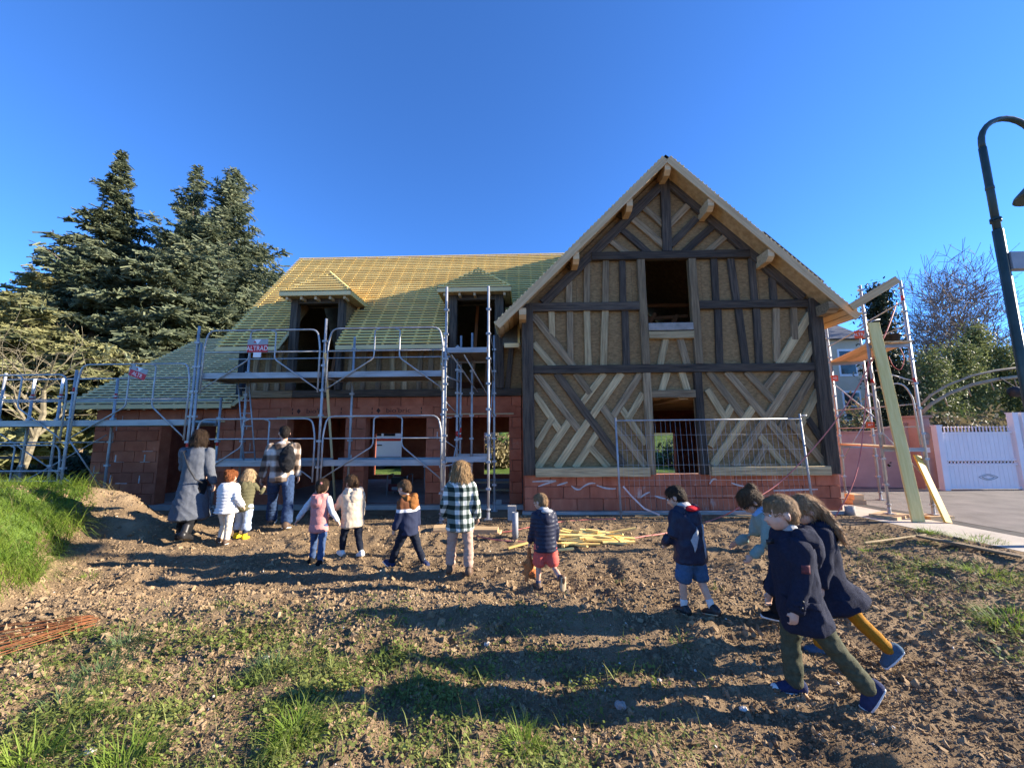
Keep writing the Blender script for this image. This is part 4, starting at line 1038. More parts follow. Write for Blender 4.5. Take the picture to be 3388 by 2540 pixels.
# heap of laths
hp = gpt(1275, 1168)
R2 = random.Random(4)
for k in range(58):
    rr = R2.random()**.7; a_ = R2.uniform(0, 6.28); L = R2.uniform(.18, .62)
    c = hp + Vector((math.cos(a_)*rr*.55, math.sin(a_)*rr*.34, 0.015+.16*(1-rr)*R2.uniform(.3, 1)))
    c.z += hz1(c.x, c.y)-hp.z
    th = R2.choice((R2.uniform(-.5, .6), R2.uniform(-.25, .3), R2.uniform(-1.5, 1.5))); v = Vector((math.cos(th), math.sin(th), R2.uniform(-.14, .14)))*L/2
    tag(timber('lath_offcut', c-v, c+v, .042, .027, Vector((R2.uniform(-.5, .5), R2.uniform(-.5, .5), 1)), LATH, None, 0, .002, seg=1), 'short yellow lath offcut in the heap lying on the dirt before the plinth', 'wood scrap', 'lath offcuts heaped before the plinth')
for lab, q, w in (('long yellow lath lying left of the heap, behind the boy in red shorts', (1098, 1188, 1165, 1172), 0), ('yellow lath lying loose in front of the heap of offcuts', (1205, 1192, 1240, 1192), 0), ('single lath sticking out of the right side of the heap', (1290, 1158, 1375, 1157), 0)):
    a, b = gpt(q[0], q[1]), gpt(q[2], q[3]); a.z += .03; b.z += .05 if 'stick' not in lab else .12; tag(timber('lath', a, b, .042, .027, Vector((0, 0, 1)), LATH, None, 0, .002), lab, 'lath')
a = gpt(1147, 1233); tag(timber('lath_chip', a+Vector((-.04, 0, .02)), a+Vector((.06, .03, .03)), .045, .025, Vector((0, 0, 1)), LATH, None), 'little yellow lath chip on the dirt beside the plush toy', 'wood scrap')
# rusty rods on the left
RUST = mat('rust', (0.11, 0.04, 0.016), (0.27, 0.10, 0.038), scale=12, rough=.9)
rb = thing('rebar_bundle', 'bundle of rusty reinforcing rods lying in the weeds at the left edge', 'rebar', gpt(80, 1370))
R3 = random.Random(9)
for k in range(17):
    f = k/16; a, b = gpt(205+R3.uniform(-30, 12), 1337+22*f), gpt(-60, 1372+70*f+R3.uniform(-5, 5))
    a.z = hz1(a.x, a.y)+.03; b.z = hz1(b.x, b.y)+.03; pts = []
    for t in range(7):
        q = a.lerp(b, t/6); q.z = max(q.z, hz1(q.x, q.y)+.018)+.012*R3.random(); pts.append(q)
    tube_part('rod', rb, pts, .0038, RUST)
# pots on the upper right deck
for lab, px, py, Y in (('black flowerpot standing on the upper deck of the right scaffold, left one', 1906, 740, 8.6), ('black flowerpot on the upper deck of the right scaffold, nearer the corner post', 1931, 742, 8.35)):
    q = at(px, py, Y); q.z = zu+.075; mb = MB(); mb.lathe(q, [(.09, 0), (.12, .24), (.13, .24), (.13, .27), (.115, .27), (.10, .12)], 16); tag(mb.build('flowerpot', BLACK, None, True), lab, 'pot', 'pots on the scaffold deck')
# inside the wing: machine on legs, table, planks
ge = thing('mortar_mixer', 'dark red site machine on a tubular frame on the floor inside the middle opening', 'machine', (-3.25, 10.3, .1))
mb = MB(); mb.box(-3.5, -3.02, 10.15, 10.55, .22, .40); mb.build('tank', mat('machine_red', (.09, .012, .012), (.14, .02, .02), scale=4, rough=.5), ge)
mb = MB(); mb.box(-3.44, -3.08, 10.18, 10.5, .40, .56); mb.build('motor', BLACK, ge)
for x in (-3.52, -3.0):
    tube_part('frame', ge, rounded([(x, 10.1, .1), (x, 10.12, .62), (x, 10.6, .62), (x, 10.6, .1)], .06), .014)
mb = MB(); mb.box(-3.40, -3.12, 10.12, 10.145, .25, .33); mb.build('panel', GREY, ge)
tb = thing('work_table', 'small work table with thin legs inside the middle opening', 'table', (-2.3, 10.6, .1))
mb = MB(); mb.box(-2.66, -2.0, 10.4, 10.9, .80, .83); mb.build('table_top', WHITE, tb)
for x in (-2.63, -2.03):
    for y in (10.43, 10.87): tube_part('leg', tb, [(x, y, .1), (x, y, .8)], .014)
for x, lab in ((-2.58, 'white cup on the left of the indoor work table'), (-2.42, 'white tub on the right of the indoor work table')):
    mb = MB(); mb.lathe((x, 10.5, .83), [(.035, 0), (.045, .10), (.04, .10)], 10); tag(mb.build('cup', WHITE, None, True), lab, 'cup')
for y, z, lab in ((10.4, .18, 'pale plank lying inside the right opening, lower one'), (11.0, .30, 'pale plank lying inside the right opening on a trestle, upper one')):
    mb = MB(); mb.box(-1.7, -.25, y, y+.2, z, z+.04); tag(mb.build('plank', WOOD_N), lab, 'plank')
# ================================================================ NEIGHBOURS, GATE, LAMP, TRUCK
PINK = mat('pink_render', (0.42, 0.235, 0.19), (0.52, 0.31, 0.25), scale=1.6, rough=.9, bump=.15, bscale=60, space='World')
PCAP = mat('wall_cap', (0.36, 0.19, 0.13), (0.46, 0.26, 0.19), scale=3, rough=.9)
wa, wb_ = Vector((7.2, 13.0, 0)), Vector((12.0, 12.0, 0))
pw = thing('garden_wall', 'pink rendered garden wall sweeping up to the gate pillar', 'wall', (wa+wb_)/2)
n = 16; Vv = []
wn = Vector((-(wb_-wa).y, (wb_-wa).x, 0)).normalized()*.11
def wtop(t): return 1.62+.30*sstep(.72, 1.0, t)
mb = MB(); mc = MB()
for k in range(n):
    for mbx, lo, hi, th in ((mb, None, 0, 1.0), (mc, 0, .06, 1.35)):
        p, q = wa.lerp(wb_, k/n), wa.lerp(wb_, (k+1)/n); ta, tb_ = float(wtop(k/n)), float(wtop((k+1)/n))
        Vq = []
        for pp, tt in ((p, ta), (q, tb_)):
            for s in (-1, 1):
                for zz in ((-.1 if lo is None else tt), tt+hi): Vq.append(pp+wn*s*th+Vector((0, 0, zz)))
        mbx.add(Vq, [(0, 4, 5, 1), (2, 3, 7, 6), (1, 5, 7, 3), (0, 2, 6, 4)] + ([(0, 1, 3, 2)] if k == 0 else []) + ([(4, 6, 7, 5)] if k == n-1 else []))
mb.build('wall', PINK, pw); mc.build('coping', PCAP, pw)
gp = thing('gate_pillar', 'square pink gate pillar with a round medallion and flat cap', 'pillar', (12.05, 11.85, 0))
px0 = at(1999, 1055, 11.7).x; px1 = at(2028, 1055, 11.7).x; ph = at(2012, 902, 11.7).z
mb = MB(); mb.box(px0, px1, 11.68, 12.1, -.1, ph); mb.build('shaft', PINK, gp)
mb = MB(); mb.box(px0-.05, px1+.05, 11.63, 12.15, ph+.002, ph+.07); mb.build('cap', PCAP, gp)
pc = (px0+px1)/2
mb = MB(); mb.ball((pc, 11.68, ph-.55), .15, 14, 8, (1, .18, 1)); mb.build('medallion', mat('stone_grey', (.26, .22, .2), (.34, .3, .27), scale=9), gp, True)
for z in (1.05, 1.27): 
    mb = MB(); mb.box(pc-.06, pc+.06, 11.655, 11.678, z, z+.14); mb.build('letterbox' if z < 1.2 else 'intercom', WHITE if z < 1.2 else SIGNG, gp)
# white gate
gy = 11.5
gt = thing('gate', 'white metal driveway gate with spindles on top and a pierced middle band', 'gate', (13.6, gy, 0))
GW = mat('gate_white', (0.78, 0.69, 0.68), (0.83, 0.75, 0.74), scale=2, rough=.5)
g0, g1 = at(2040, 1050, gy).x, at(2207, 1050, gy).x
zt = at(2100, 932, gy).z; zm0, zm1 = at(2100, 1002, gy).z, at(2100, 994, gy).z; zb0 = .06
for x, h in ((g0, at(2040, 920, gy).z), (g1+.05, at(2207, 893, gy).z), (g1+.30, at(2207, 893, gy).z)):
    mb = MB(); mb.box(x-.075, x+.075, gy-.09, gy+.06, 0, h); mb.box(x-.09, x+.09, gy-.105, gy+.075, h, h+.03); mb.build('post', GW, gt)
nb = 16; w = (g1-.08-g0-.08)/nb
for k in range(nb):
    x = g0+.08+k*w
    mb = MB(); mb.box(x, x+w-.006, gy-.02, gy+.02, zm1+.03, zt-.04); mb.build('upper_panel', GW, gt)
    mb = MB(); mb.box(x, x+w-.006, gy-.02, gy+.02, zb0, zm0-.03); mb.build('lower_panel', GW, gt)
for z in (zt-.03, zm1+.015, zm0-.015, zb0):
    mb = MB(); mb.box(g0+.08, g1-.03, gy-.035, gy+.035, z-.02, z+.02); mb.build('rail', GW, gt)
for k in range(20):
    x = g0+.14+(g1-g0-.25)*k/19; mb = MB(); mb.tube([(x, gy, zt-.02), (x, gy, zt+.11)], .016, 6); mb.ball((x, gy, zt+.13), .026, 8, 5); mb.build('spindle', GW, gt, True)
    ring = MB(); ring.tube([(x+.042*math.cos(q*math.pi/5), gy-.005, (zm0+zm1)/2+.042*math.sin(q*math.pi/5)) for q in range(11)], .012, 5, False); ring.build('ring', GW, gt, True)
em = MB(); ec = (at(2133, 1030, gy).x, at(2133, 1030, gy).z)
for s in (1, .62): em.tube([(ec[0]+s*.26*math.cos(q)*abs(math.cos(q))**.6, gy-.026, ec[1]+s*.085*math.sin(q)*abs(math.sin(q))**.6) for q in [i*math.pi/12 for i in range(25)]], .008, 5, False)
em.build('emblem', SIGNG, gt)
# arch over the gate, with a dark ball lamp
ar = thing('gate_arch', 'tan metal arch with two curved bars spanning above the white gate', 'arch', (14, 11.8, 0))
TAN = mat('tan_metal', (.27, .20, .12), (.36, .28, .18), scale=4, rough=.6)
for dz, r in ((0, .05), (-.28, .035)):
    c = [at(px, py+dz*70, 11.85) for px, py in ((1990, 893), (2012, 872), (2050, 850), (2100, 831), (2150, 820), (2212, 812), (2290, 812), (2370, 825), (2450, 850), (2510, 893))]
    tube_part('bar', ar, c, r, TAN)
for k, px in enumerate((2040, 2090, 2140, 2190, 2240)):
    a = at(px, np.interp(px, [1990, 2012, 2050, 2100, 2150, 2212, 2290], [893, 872, 850, 831, 820, 812, 812]), 11.85); b = a+Vector((.05, 0, -.30)); tube_part('strut', ar, [a, b], .015, TAN)
q = at(2193, 846, 11.5); mb = MB(); mb.ball(q, .16, 16, 10); lb = tag(mb.build('ball_lamp', BLACK, None, True), 'dark ball hanging under the gate arch at the right edge', 'ball')
q = Vector(at(2193, 846, 11.5)); mb = MB(); mb.tube([q+Vector((0, 0, .15)), q+Vector((0, .3, .45))], .015, 6); mb.build('hanger', BLACK, lb)

# street lamp
GL = mat('lamp_green', (0.025, 0.045, 0.042), (0.045, 0.07, 0.065), scale=3, rough=.45)
sl_ = thing('street_lamp', 'tall dark green street lamp with a swan-neck arm at the right edge', 'street lamp', (7.72, 6.0, 0))
lx = 7.66; r0 = .055
tube_part('pole', sl_, [(lx, 6, 0), (lx, 6, 4.85)], .062, GL); tube_part('upper_pole', sl_, [(lx, 6, 4.8), (lx, 6, 6.30)], .048, GL)
pts = [(lx, 6, 6.28)]+[(lx+.44-.44*math.cos(t), 6, 6.38+.44*math.sin(t)) for t in [math.pi*k/12 for k in range(13)]]+[(lx+.88, 6, 6.15), (lx+.88, 6, 5.95)]
tube_part('swan_neck', sl_, pts, .042, GL)
mb = MB(); mb.lathe((lx+.88, 6, 5.45), [(.02, .52), (.06, .45), (.08, .36), (.33, .06), (.35, .0), (.32, -.005), (.05, .02)], 24); mb.build('shade', GL, sl_, True)
mb = MB(); mb.lathe((lx+.88, 6, 5.36), [(.0, 0), (.08, .01), (.12, .08), (.12, .10)], 16); mb.build('lens', SIGNW, sl_, True)
mb = MB(); mb.box(lx+.05, lx+.35, 5.93, 6.05, 4.17, 4.45); mb.build('box', GREY, sl_)
for z in (5.55, 4.98, 5.0): 
    mb = MB(); mb.tube([(lx, 6, z), (lx, 6, z+.05)], .066 if z < 5.2 else .053, 12); mb.build('collar', GL, sl_, True)

# lorry behind the house, seen through the middle window
TX, TYy = at(838, 1000, 20).x, 19.2
tr = thing('lorry', 'white lorry cab parked behind the house, seen through the middle opening', 'truck', (TX, TYy, 0))
TW = mat('lorry_white', (.72, .73, .75), (.78, .79, .8), scale=2, rough=.35)
GLS = mat('dark_glass', (.012, .016, .02), (.02, .026, .03), scale=2, rough=.08, spec=.6)
prof = [(-1.1, .55), (-1.1, 1.55), (-.8, 2.75), (.35, 2.9), (.95, 2.85), (.95, .55)]
def prism(mb, pr, y0, y1, ox):
    n = len(pr); Vq = [(ox+x, y0, z) for x, z in pr]+[(ox+x, y1, z) for x, z in pr]
    mb.add(Vq, [tuple(range(n)), tuple(range(2*n-1, n-1, -1))]+[(k, k+n, (k+1) % n+n, (k+1) % n) for k in range(n)])
mb = MB(); prism(mb, prof, TYy, TYy+2.3, TX); cab = mb.build('cab', TW, tr)
mb = MB(); prism(mb, [(-.85, 1.62), (-.62, 2.4), (-.1, 2.42), (-.1, 1.62)], TYy-.012, TYy-.002, TX); mb.build('side_window', GLS, cab)
mb = MB(); prism(mb, [(.02, 1.62), (.02, 2.42), (.6, 2.42), (.6, 1.62)], TYy-.012, TYy-.002, TX); mb.build('side_window', GLS, cab)
mb = MB(); mb.bar((TX-1.1-.004, TYy+1.15, 1.62), (TX-.83-.004, TYy+1.15, 2.66), 2.0, .01, Vector((-1, 0, .25))); mb.build('windscreen', GLS, cab)
mb = MB(); mb.box(TX-1.12, TX+.96, TYy-.015, TYy-.004, 1.38, 1.52); mb.build('red_stripe', REDP, cab)
mb = MB(); mb.box(TX-1.16, TX+.9, TYy-.05, TYy+2.35, .4, .62); mb.build('bumper', SIGNG, tr)
mb = MB(); mb.box(TX-1.0, TX-.6, TYy-.06, TYy-.01, .68, .85); mb.build('headlight', GREY, tr)
mb = MB(); mb.box(TX-.3, TX-.05, TYy-.03, TYy-.003, 1.15, 1.2); mb.build('handle', BLACK, cab)
mb = MB(); mb.box(TX+1.05, TX+5.5, TYy+.1, TYy+2.2, .75, 1.0); mb.build('chassis', SIGNG, tr)
mb = MB(); mb.box(TX+1.2, TX+5.5, TYy+.02, TYy+2.28, 1.0, 2.2); mb.build('body', mat('tipper_grey', (.35, .36, .38), (.45, .46, .48), scale=2), tr)
for x in (-.15, 1.9, 4.2):
    for y in (TYy+.02, TYy+2.0):
        w_ = MB(); w_.tube([(TX+x, y, .48), (TX+x, y+.28, .48)], .48, 18); ww = w_.build('wheel', BLACK, tr); h_ = MB(); h_.tube([(TX+x, y-.012, .48), (TX+x, y+.01, .48)], .24, 14); h_.build('rim', GREY, ww)

# pale house behind the right scaffold, another roof beyond the trees
def house_far(label, cx_, cy_, w, d, h, rise, wallm, roofm, wins, rz=0.0):
    z0 = hz1(cx_, cy_)-.3
    o = thing('house', label, 'house', (cx_, cy_, z0), None, rz); M = WM[o]
    mb = MB(); mb.box(-w/2, w/2, -d/2, d/2, 0, h); ob('wall', mesh_from(mb.V, mb.F), wallm, o, M)
    r = MB(); e = .35
    r.add([(-w/2-e, -d/2-e, h+.003), (w/2+e, -d/2-e, h+.003), (w/2+e, d/2+e, h+.003), (-w/2-e, d/2+e, h+.003), (-w/2-e, 0, h+rise), (w/2+e, 0, h+rise)], [(3,2,1,0), (0,1,5,4), (2,3,4,5), (0,4,3), (1,2,5)])
    ob('roof', mesh_from(r.V, r.F), roofm, o, M)
    ch_ = MB(); ch_.box(w*.2, w*.2+.5, -.25, .25, h+rise*.5, h+rise+.6); ob('chimney', mesh_from(ch_.V, ch_.F), PCAP, o, M)
    for x, z, ww, hh in wins:
        f = MB(); f.box(x-ww/2-.1, x+ww/2+.1, -d/2-.04, -d/2+.02, z-.1, z+hh+.1); fo = ob('window', mesh_from(f.V, f.F), WHITE, o, M)
        f = MB()
        for q in (0, 1): f.box(x-ww/2, x+ww/2, -d/2-.05, -d/2-.041, z+q*hh/2+.03, z+(q+1)*hh/2-.03)
        ob('pane', mesh_from(f.V, f.F), GLS, fo, M)
    return o
BEI = mat('beige_render', (.50, .42, .30), (.58, .49, .36), scale=1, rough=.9)
TILE = mat('clay_tiles', (.20, .075, .045), (.30, .13, .08), scale=6, rough=.9, bump=.6, bscale=9)
SLATE = mat('slate_roof', (.07, .075, .085), (.11, .115, .125), scale=5, rough=.7)
q = at(1790, 900, 24)
house_far('pale beige house with white sash windows partly hidden behind the gable and right scaffold', q.x-1.6, 27, 8, 6, 7.6, 2.2, BEI, SLATE, [(3.1, 2.6, .9, 1.7), (3.1, 5.4, .9, 1.5), (.8, 2.6, .9, 1.7), (.8, 5.4, .9, 1.5), (-2, 2.6, .9, 1.7)])
q = at(345, 765, 36)
house_far('red tiled house roof glimpsed between the conifers above the lean-to', q.x, 38, 9, 7, 5.2, 4.4, BEI, TILE, [(-2, 2, 1, 1.2), (2, 2, 1, 1.2)])
# post and rail fence on the lawn at the left
pf = thing('rail_fence', 'weathered post and rail fence on the lawn beyond the left scaffold', 'fence', (-15, 13, 0))
for k in range(7):
    x = -22+k*2.0; h = 1.25
    timber('post', (x, 13.6, -.1), (x, 13.6, h), .17 if k != 5 else .24, .14, OUT, WOOD_M, pf)
for z in (.45, .95): timber('rail', (-22.5, 13.55, z), (-9.6, 13.55, z), .10, .05, OUT, WOOD_D, pf)
# hedges and trees
def quads(C, A, B):
    """quads centred at C with half-axes A and B"""
    V = np.stack([C-A-B, C+A-B, C+A+B, C-A+B], 1).reshape(-1, 3)
    return V, np.arange(len(V)).reshape(-1, 4)
def unit(v): return v/np.maximum(np.linalg.norm(v, axis=-1, keepdims=True), 1e-9)
def twigs_tree(loc, h, r0, seed, levels=4, spread=.55, gravity=0.0, up=.25, name='trunk', split=(2, 4), minr=.006):
    """recursive bare limbs -> MB with three-sided twigs"""
    R = random.Random(seed); mb = MB(); tips = []
    def grow(p, d, L, r, lv):
        pts = [p]; rr = [r]; n = 4 if lv == 0 else 3 if lv < 2 else 2
        for k in range(n):
            d = (d + Vector((R.gauss(0, .12), R.gauss(0, .12), R.gauss(0, .10)+up*.1-gravity*.1*lv))).normalized()
            p = p + d*L/n; pts.append(p); rr.append(max(minr, r*(1-.55*(k+1)/n)))
            if lv < levels and (k > 0 or lv > 0):
                for _ in range(R.randint(*split)):
                    a = d.orthogonal().normalized(); a.rotate(Matrix.Rotation(R.uniform(0, 6.28), 3, d))
                    nd = (d*(1-spread) + a*spread + Vector((0, 0, up*.3-gravity*.25))).normalized()
                    grow(p, nd, L*R.uniform(.45, .72), max(minr, rr[-1]*.6), lv+1)
        tips.append((p, d))
        mb.tube(pts, r, 6 if lv < 2 else 3, False, rr)
    grow(Vector(loc), Vector((0, 0, 1)), h*.55, r0, 0)
    return mb, tips
BARK = mat('bark_grey', (.09, .07, .05), (.2, .16, .12), scale=5, rough=.9, bump=.5, bscale=20)
BARKP = mat('bark_pale', (.10, .085, .055), (.24, .205, .135), scale=6, rough=.9, bump=.5, bscale=20)
NEED1 = leafmat('needles_spruce', (.042, .06, .036), (.145, .162, .085), 1.2, .25)
NEED2 = leafmat('needles_cedar', (.07, .095, .055), (.215, .235, .135), 1.0, .3)
NEED3 = leafmat('needles_pale', (.12, .13, .055), (.33, .315, .14), 1.0, .35)
def conifer(label, px, ptop, Y, half, m, seed, droop=.25, dens=1.0, base=.4, rise=0.0, bare=0.0, bm=BARK, fan=1.0, top_narrow=1.0, group='conifers beyond the left scaffold', cat='tree', lean=0.0, zb=None, shape=.72):
    """conifer: tapered trunk, limbs in uneven whorls, each limb a flat spray of needle tufts"""
    rg = np.random.default_rng(seed)
    top = at(px, ptop, Y); x, y = top.x, Y; g = hz1(x, y) if zb is None else zb; H = top.z-g
    o = thing('conifer_tree', label, cat, (x, y, g-.1), group)
    mb = MB(); R0 = .03*H**.85
    mb.tube([(x, y, g-.1), (x+.05, y, g+H*.4), (x-.03, y, g+H*.75), (x, y, g+H)], R0, 9, True, [R0, R0*.65, R0*.3, .012]); tr_ = mb.build('trunk', bm, o, True)
    nl = int(150*dens*max(.6, H/9)); limbs = MB(); C, A, B = [], [], []
    for k in range(nl):
        t = base/H + (1-base/H)*(k+rg.random())/nl
        z = g+H*t; ln = half*((1-t)**shape*top_narrow+.03)*(0.45+.65*rg.random())*(.78+.5*float(perlin(np.array([t*7.0]), np.array([seed*3.3]))))
        if rg.random() < .12: ln *= 1.3
        az = rg.uniform(0, 2*math.pi)
        d = np.array([math.cos(az), math.sin(az), rise+rg.uniform(.05, .35)*(1 if t < .8 else 2.2)])
        n = 7; p0 = np.array([x, y, z]); s = np.linspace(0, 1, n)[:, None]
        P = p0 + d*ln*s + np.array([0, 0, -1])*droop*ln*s**2*1.3 + np.array([0, 0, 1])*.12*ln*s**3
        limbs.tube([tuple(v) for v in P[::3]], .02, 3, False, [max(.005, .016*ln/2*(1-q*.85)) for q in np.linspace(0, 1, 3)])
        if rg.random() < bare: continue
        m_ = int(max(6, ln*23*fan)); u = rg.random(m_)**.8*.92+.08
        base_p = p0 + d*ln*u[:, None] - np.array([0, 0, 1])*(droop*ln*u**2*1.3)[:, None] + np.array([0, 0, 1])*(.12*ln*u**3)[:, None]
        side = np.array([-d[1], d[0], 0]); sg_ = rg.choice([-1, 1], m_)
        sl = ln*.36*(1-u*.75)+.06
        off = rg.random(m_)
        fw = unit(np.array([d[0], d[1], 0]))
        dirv = unit(side*sg_[:, None]*(.8) + fw*.65 + rg.normal(0, .22, (m_, 3)) - np.array([0, 0, .12+droop*.4]))
        L = (.12+.18*rg.random(m_))*(0.7+.3*min(2, ln))
        cc = base_p + dirv*(sl*off)[:, None]
        w_ = np.cross(dirv, rg.normal(0, 1, (m_, 3))); w_ = unit(w_)*(.018+.022*rg.random(m_))[:, None]*(1 if ln < 1.5 else 1.25)
        C.append(cc); A.append(dirv*L[:, None]); B.append(w_)
        # second set, crossed
        C.append(cc+rg.normal(0, .05, cc.shape)); A.append(unit(dirv+rg.normal(0, .35, cc.shape))*L[:, None]*.8); B.append(np.cross(unit(dirv), unit(w_))*np.linalg.norm(w_, axis=1)[:, None]*.9)
    limbs.build('limbs', bm, o)
    Vv, Ff = quads(np.concatenate(C), np.concatenate(A), np.concatenate(B))
    wob('crown', Vv, Ff, m, o)
    return o
conifer('tall dark spruce, highest of the trees at the left', 266, 330, 23, 7.2, NEED1, 1, .14, 1.6, 1.2, fan=1.1, shape=1.08)
conifer('blue-green cedar between the tall spruce and the right-hand cedar', 427, 362, 24, 7.2, NEED2, 2, .0, 1.3, .8, .2, fan=.9, shape=1.05)
conifer('blue-green cedar nearest the main roof', 509, 368, 25, 9.4, NEED2, 3, .0, 1.6, .8, .16, fan=.9, shape=1.02)
conifer('low spreading cedar in front of the tall spruce', 225, 545, 20, 5.6, NEED2, 4, .22, 1.4, .6, fan=1.15, shape=.5)
conifer('broad olive cedar at the left behind the straggly larch', 95, 605, 21, 5.6, NEED3, 8, .2, 1.7, .5, fan=1.4, shape=.45)
conifer('pale straggly larch with bare yellowish branches at the left edge', 70, 640, 16.5, 3.8, NEED3, 5, .18, 1.1, 1.8, .0, .25, BARKP, 1.2, shape=.6)
conifer('small olive cedar behind the low scaffold at the far left', -40, 615, 18, 4.6, NEED3, 6, .2, 1.5, 1.0, .0, .1, BARKP, 1.3, shape=.45)
conifer('dense dark cedar low behind the lean-to roof', 385, 560, 21, 5.8, NEED2, 7, .22, 1.7, .5, fan=1.25, shape=.45)
mb, tips = twigs_tree((-17.7, 13.2, -.1), 6.4, .15, 21, 3, .5, .35, .2, split=(1, 3), minr=.005); t = mb.build('bare_tree', BARKP); tag(t, 'bare mottled tree with pale twigs at the left edge behind the scaffold', 'tree')
conifer('bushy yellow-green cedar filling the left edge behind the low scaffold', 40, 715, 15.6, 3.6, NEED3, 21, .3, 1.5, .7, fan=1.6, shape=.42)
conifer('bushy yellow-green cedar just left of the lean-to roof', 200, 745, 16.5, 3.2, NEED3, 22, .32, 1.5, 1.6, fan=1.5, shape=.42)
conifer('pale-trunked larch with drooping twigs left of the lean-to', 152, 730, 17, 3.4, NEED3, 9, .35, 1.2, 2.3, .0, .2, BARKP, 1.1, shape=.5)
for k, (px, Y, w) in enumerate(((112, 19, .14), (85, 21, .14))):
    q = at(px, 1040, Y); mb = MB(); g_ = hz1(q.x, Y); mb.tube([(q.x, Y, g_-.1), (q.x+.05, Y, g_+1.3), (q.x+.1, Y, g_+2.6), (q.x, Y, g_+4.6)], w, 10, True, [w*1.2, w, w*.6, w*.2]); tag(mb.build('tree_trunk', BARK, None, True), ('brown tree trunk on the lawn behind the pale one', 'farther brown tree trunk on the lawn at the left')[k], 'tree', None)
def bush(label, c, rx, ry, rz_, m, seed, n=3000, leaf=.05, name='shrub', cat='bush', group=None, kind=None, cone=0.0, stems=True):
    """leafy mass: leaves in clumps through an uneven volume"""
    rg = np.random.default_rng(seed); nc = max(8, n//110)
    u = unit(rg.normal(size=(nc, 3))); u[:, 2] = np.abs(u[:, 2])*.98
    rr = rg.random(nc)[:, None]**.4
    K = u*rr
    if cone:
        hh = rg.random(nc); a_ = rg.uniform(0, 6.28, nc); r_ = (1-hh**1.5*cone)*np.sqrt(rg.random(nc)*.75+.25); K = np.stack([np.cos(a_)*r_, np.sin(a_)*r_, hh], 1)
    K = K*np.array([rx, ry, rz_])
    idx = rg.integers(0, nc, n); cr = .30*(rx+ry+rz_)/3 if not cone else .55*rx
    P = K[idx] + rg.normal(0, cr*.5, (n, 3))
    P[:, 2] = np.abs(P[:, 2])
    d1 = unit(rg.normal(size=(n, 3))+np.array([0, 0, .25])); d2 = unit(np.cross(d1, rg.normal(size=(n, 3))))
    s = leaf*(.6+.8*rg.random(n))[:, None]
    Vv, Ff = quads(P+np.array(c), d1*s*1.5, d2*s*.6)
    o = thing(name, label, cat, c, group)
    wob('foliage' if name == 'shrub' else 'crown', Vv, Ff, m, o)
    if stems:
        mb = MB(); R = random.Random(seed)
        for k in range(6 if not cone else 1):
            e = Vector((R.uniform(-.6, .6)*rx, R.uniform(-.6, .6)*ry, rz_*R.uniform(.5, .85))) if not cone else Vector((0, 0, rz_*.93))
            mb.tube([Vector(c)+Vector((0, 0, -.1)), Vector(c)+e*.5+Vector((0, 0, .05)), Vector(c)+e], .04, 5, False, [.05, .03, .012] if not cone else [.16, .09, .02])
        mb.build('stem' if name == 'shrub' else 'trunk', BARK, o)
    return o
LF1 = leafmat('leaf_hedge', (.035, .06, .018), (.11, .15, .05), 1.2, .3)
LF2 = leafmat('leaf_conifer_hedge', (.075, .10, .034), (.205, .225, .08), 1.0, .3)
LF3 = leafmat('dry_grass_stalks', (.17, .14, .07), (.36, .31, .17), 1.0, .3)
LF4 = leafmat('bramble', (.10, .085, .05), (.21, .17, .09), 1.0, .3)
CYP = leafmat('leaf_cypress', (.008, .018, .010), (.026, .045, .022), 1.4, .15)
q = at(1952, 1000, 14.2); ct = at(1918, 628, 14.5)
bush('tall narrow dark cypress behind the right scaffold tower', (at(1945, 1000, 14.5).x, 14.5, 0), .72, .72, ct.z, CYP, 31, 17000, .033, 'cypress_tree', 'tree', None, None, .93)
bush('dark climbing shrub against the pink wall', (at(1905, 1040, 12.6).x, 12.55, 0), .55, .3, 1.2, CYP, 32, 2200, .045)
for k, (px, top_, Y, w, lab, m) in enumerate(((2010, 765, 19, 1.7, 'yellow-green conifer hedge plant just right of the cypress', LF2), (2070, 760, 20, 1.9, 'rounded conifer in the middle of the hedge behind the gate', LF2), (2105, 712, 22, 1.5, 'tallest pointed conifer behind the gate', LF2), (2160, 752, 21, 1.7, 'conifer behind the gate beside the lamp post', LF2), (2240, 785, 20, 2.2, 'conifer at the right edge behind the gate', LF1), (1868, 770, 26, 1.8, 'bushy tree seen through the right scaffold', LF1))):
    t_ = at(px, top_, Y); g_ = hz1(t_.x, Y)
    bush(lab, (t_.x, Y, g_), w*.66, w*.66, t_.z-g_, m, 40+k, 9500, .037, 'conifer_tree', 'tree', 'trees behind the white gate', None, .9)
for k, (px, py, Y, w, h, m, lab) in enumerate(((2060, 930, 14.5, 1.6, 2.5, LF4, 'brown bramble hedge behind the gate, left part'), (2170, 930, 14.8, 1.8, 2.7, LF4, 'brown bramble hedge behind the gate, right part'), (1990, 930, 16, 1.2, 2.6, LF1, 'green shrub behind the gate pillar'), (1850, 930, 16.5, 2.0, 2.6, LF4, 'twiggy brown shrub behind the pink wall'), (1800, 930, 17.5, 2.0, 2.8, LF1, 'green shrub behind the left end of the pink wall'))):
    x_ = at(px, py, Y).x; bush(lab, (x_, Y, 0), w, .8, h, m, 60+k, 4200, .045, group='shrubs behind the pink wall and gate')
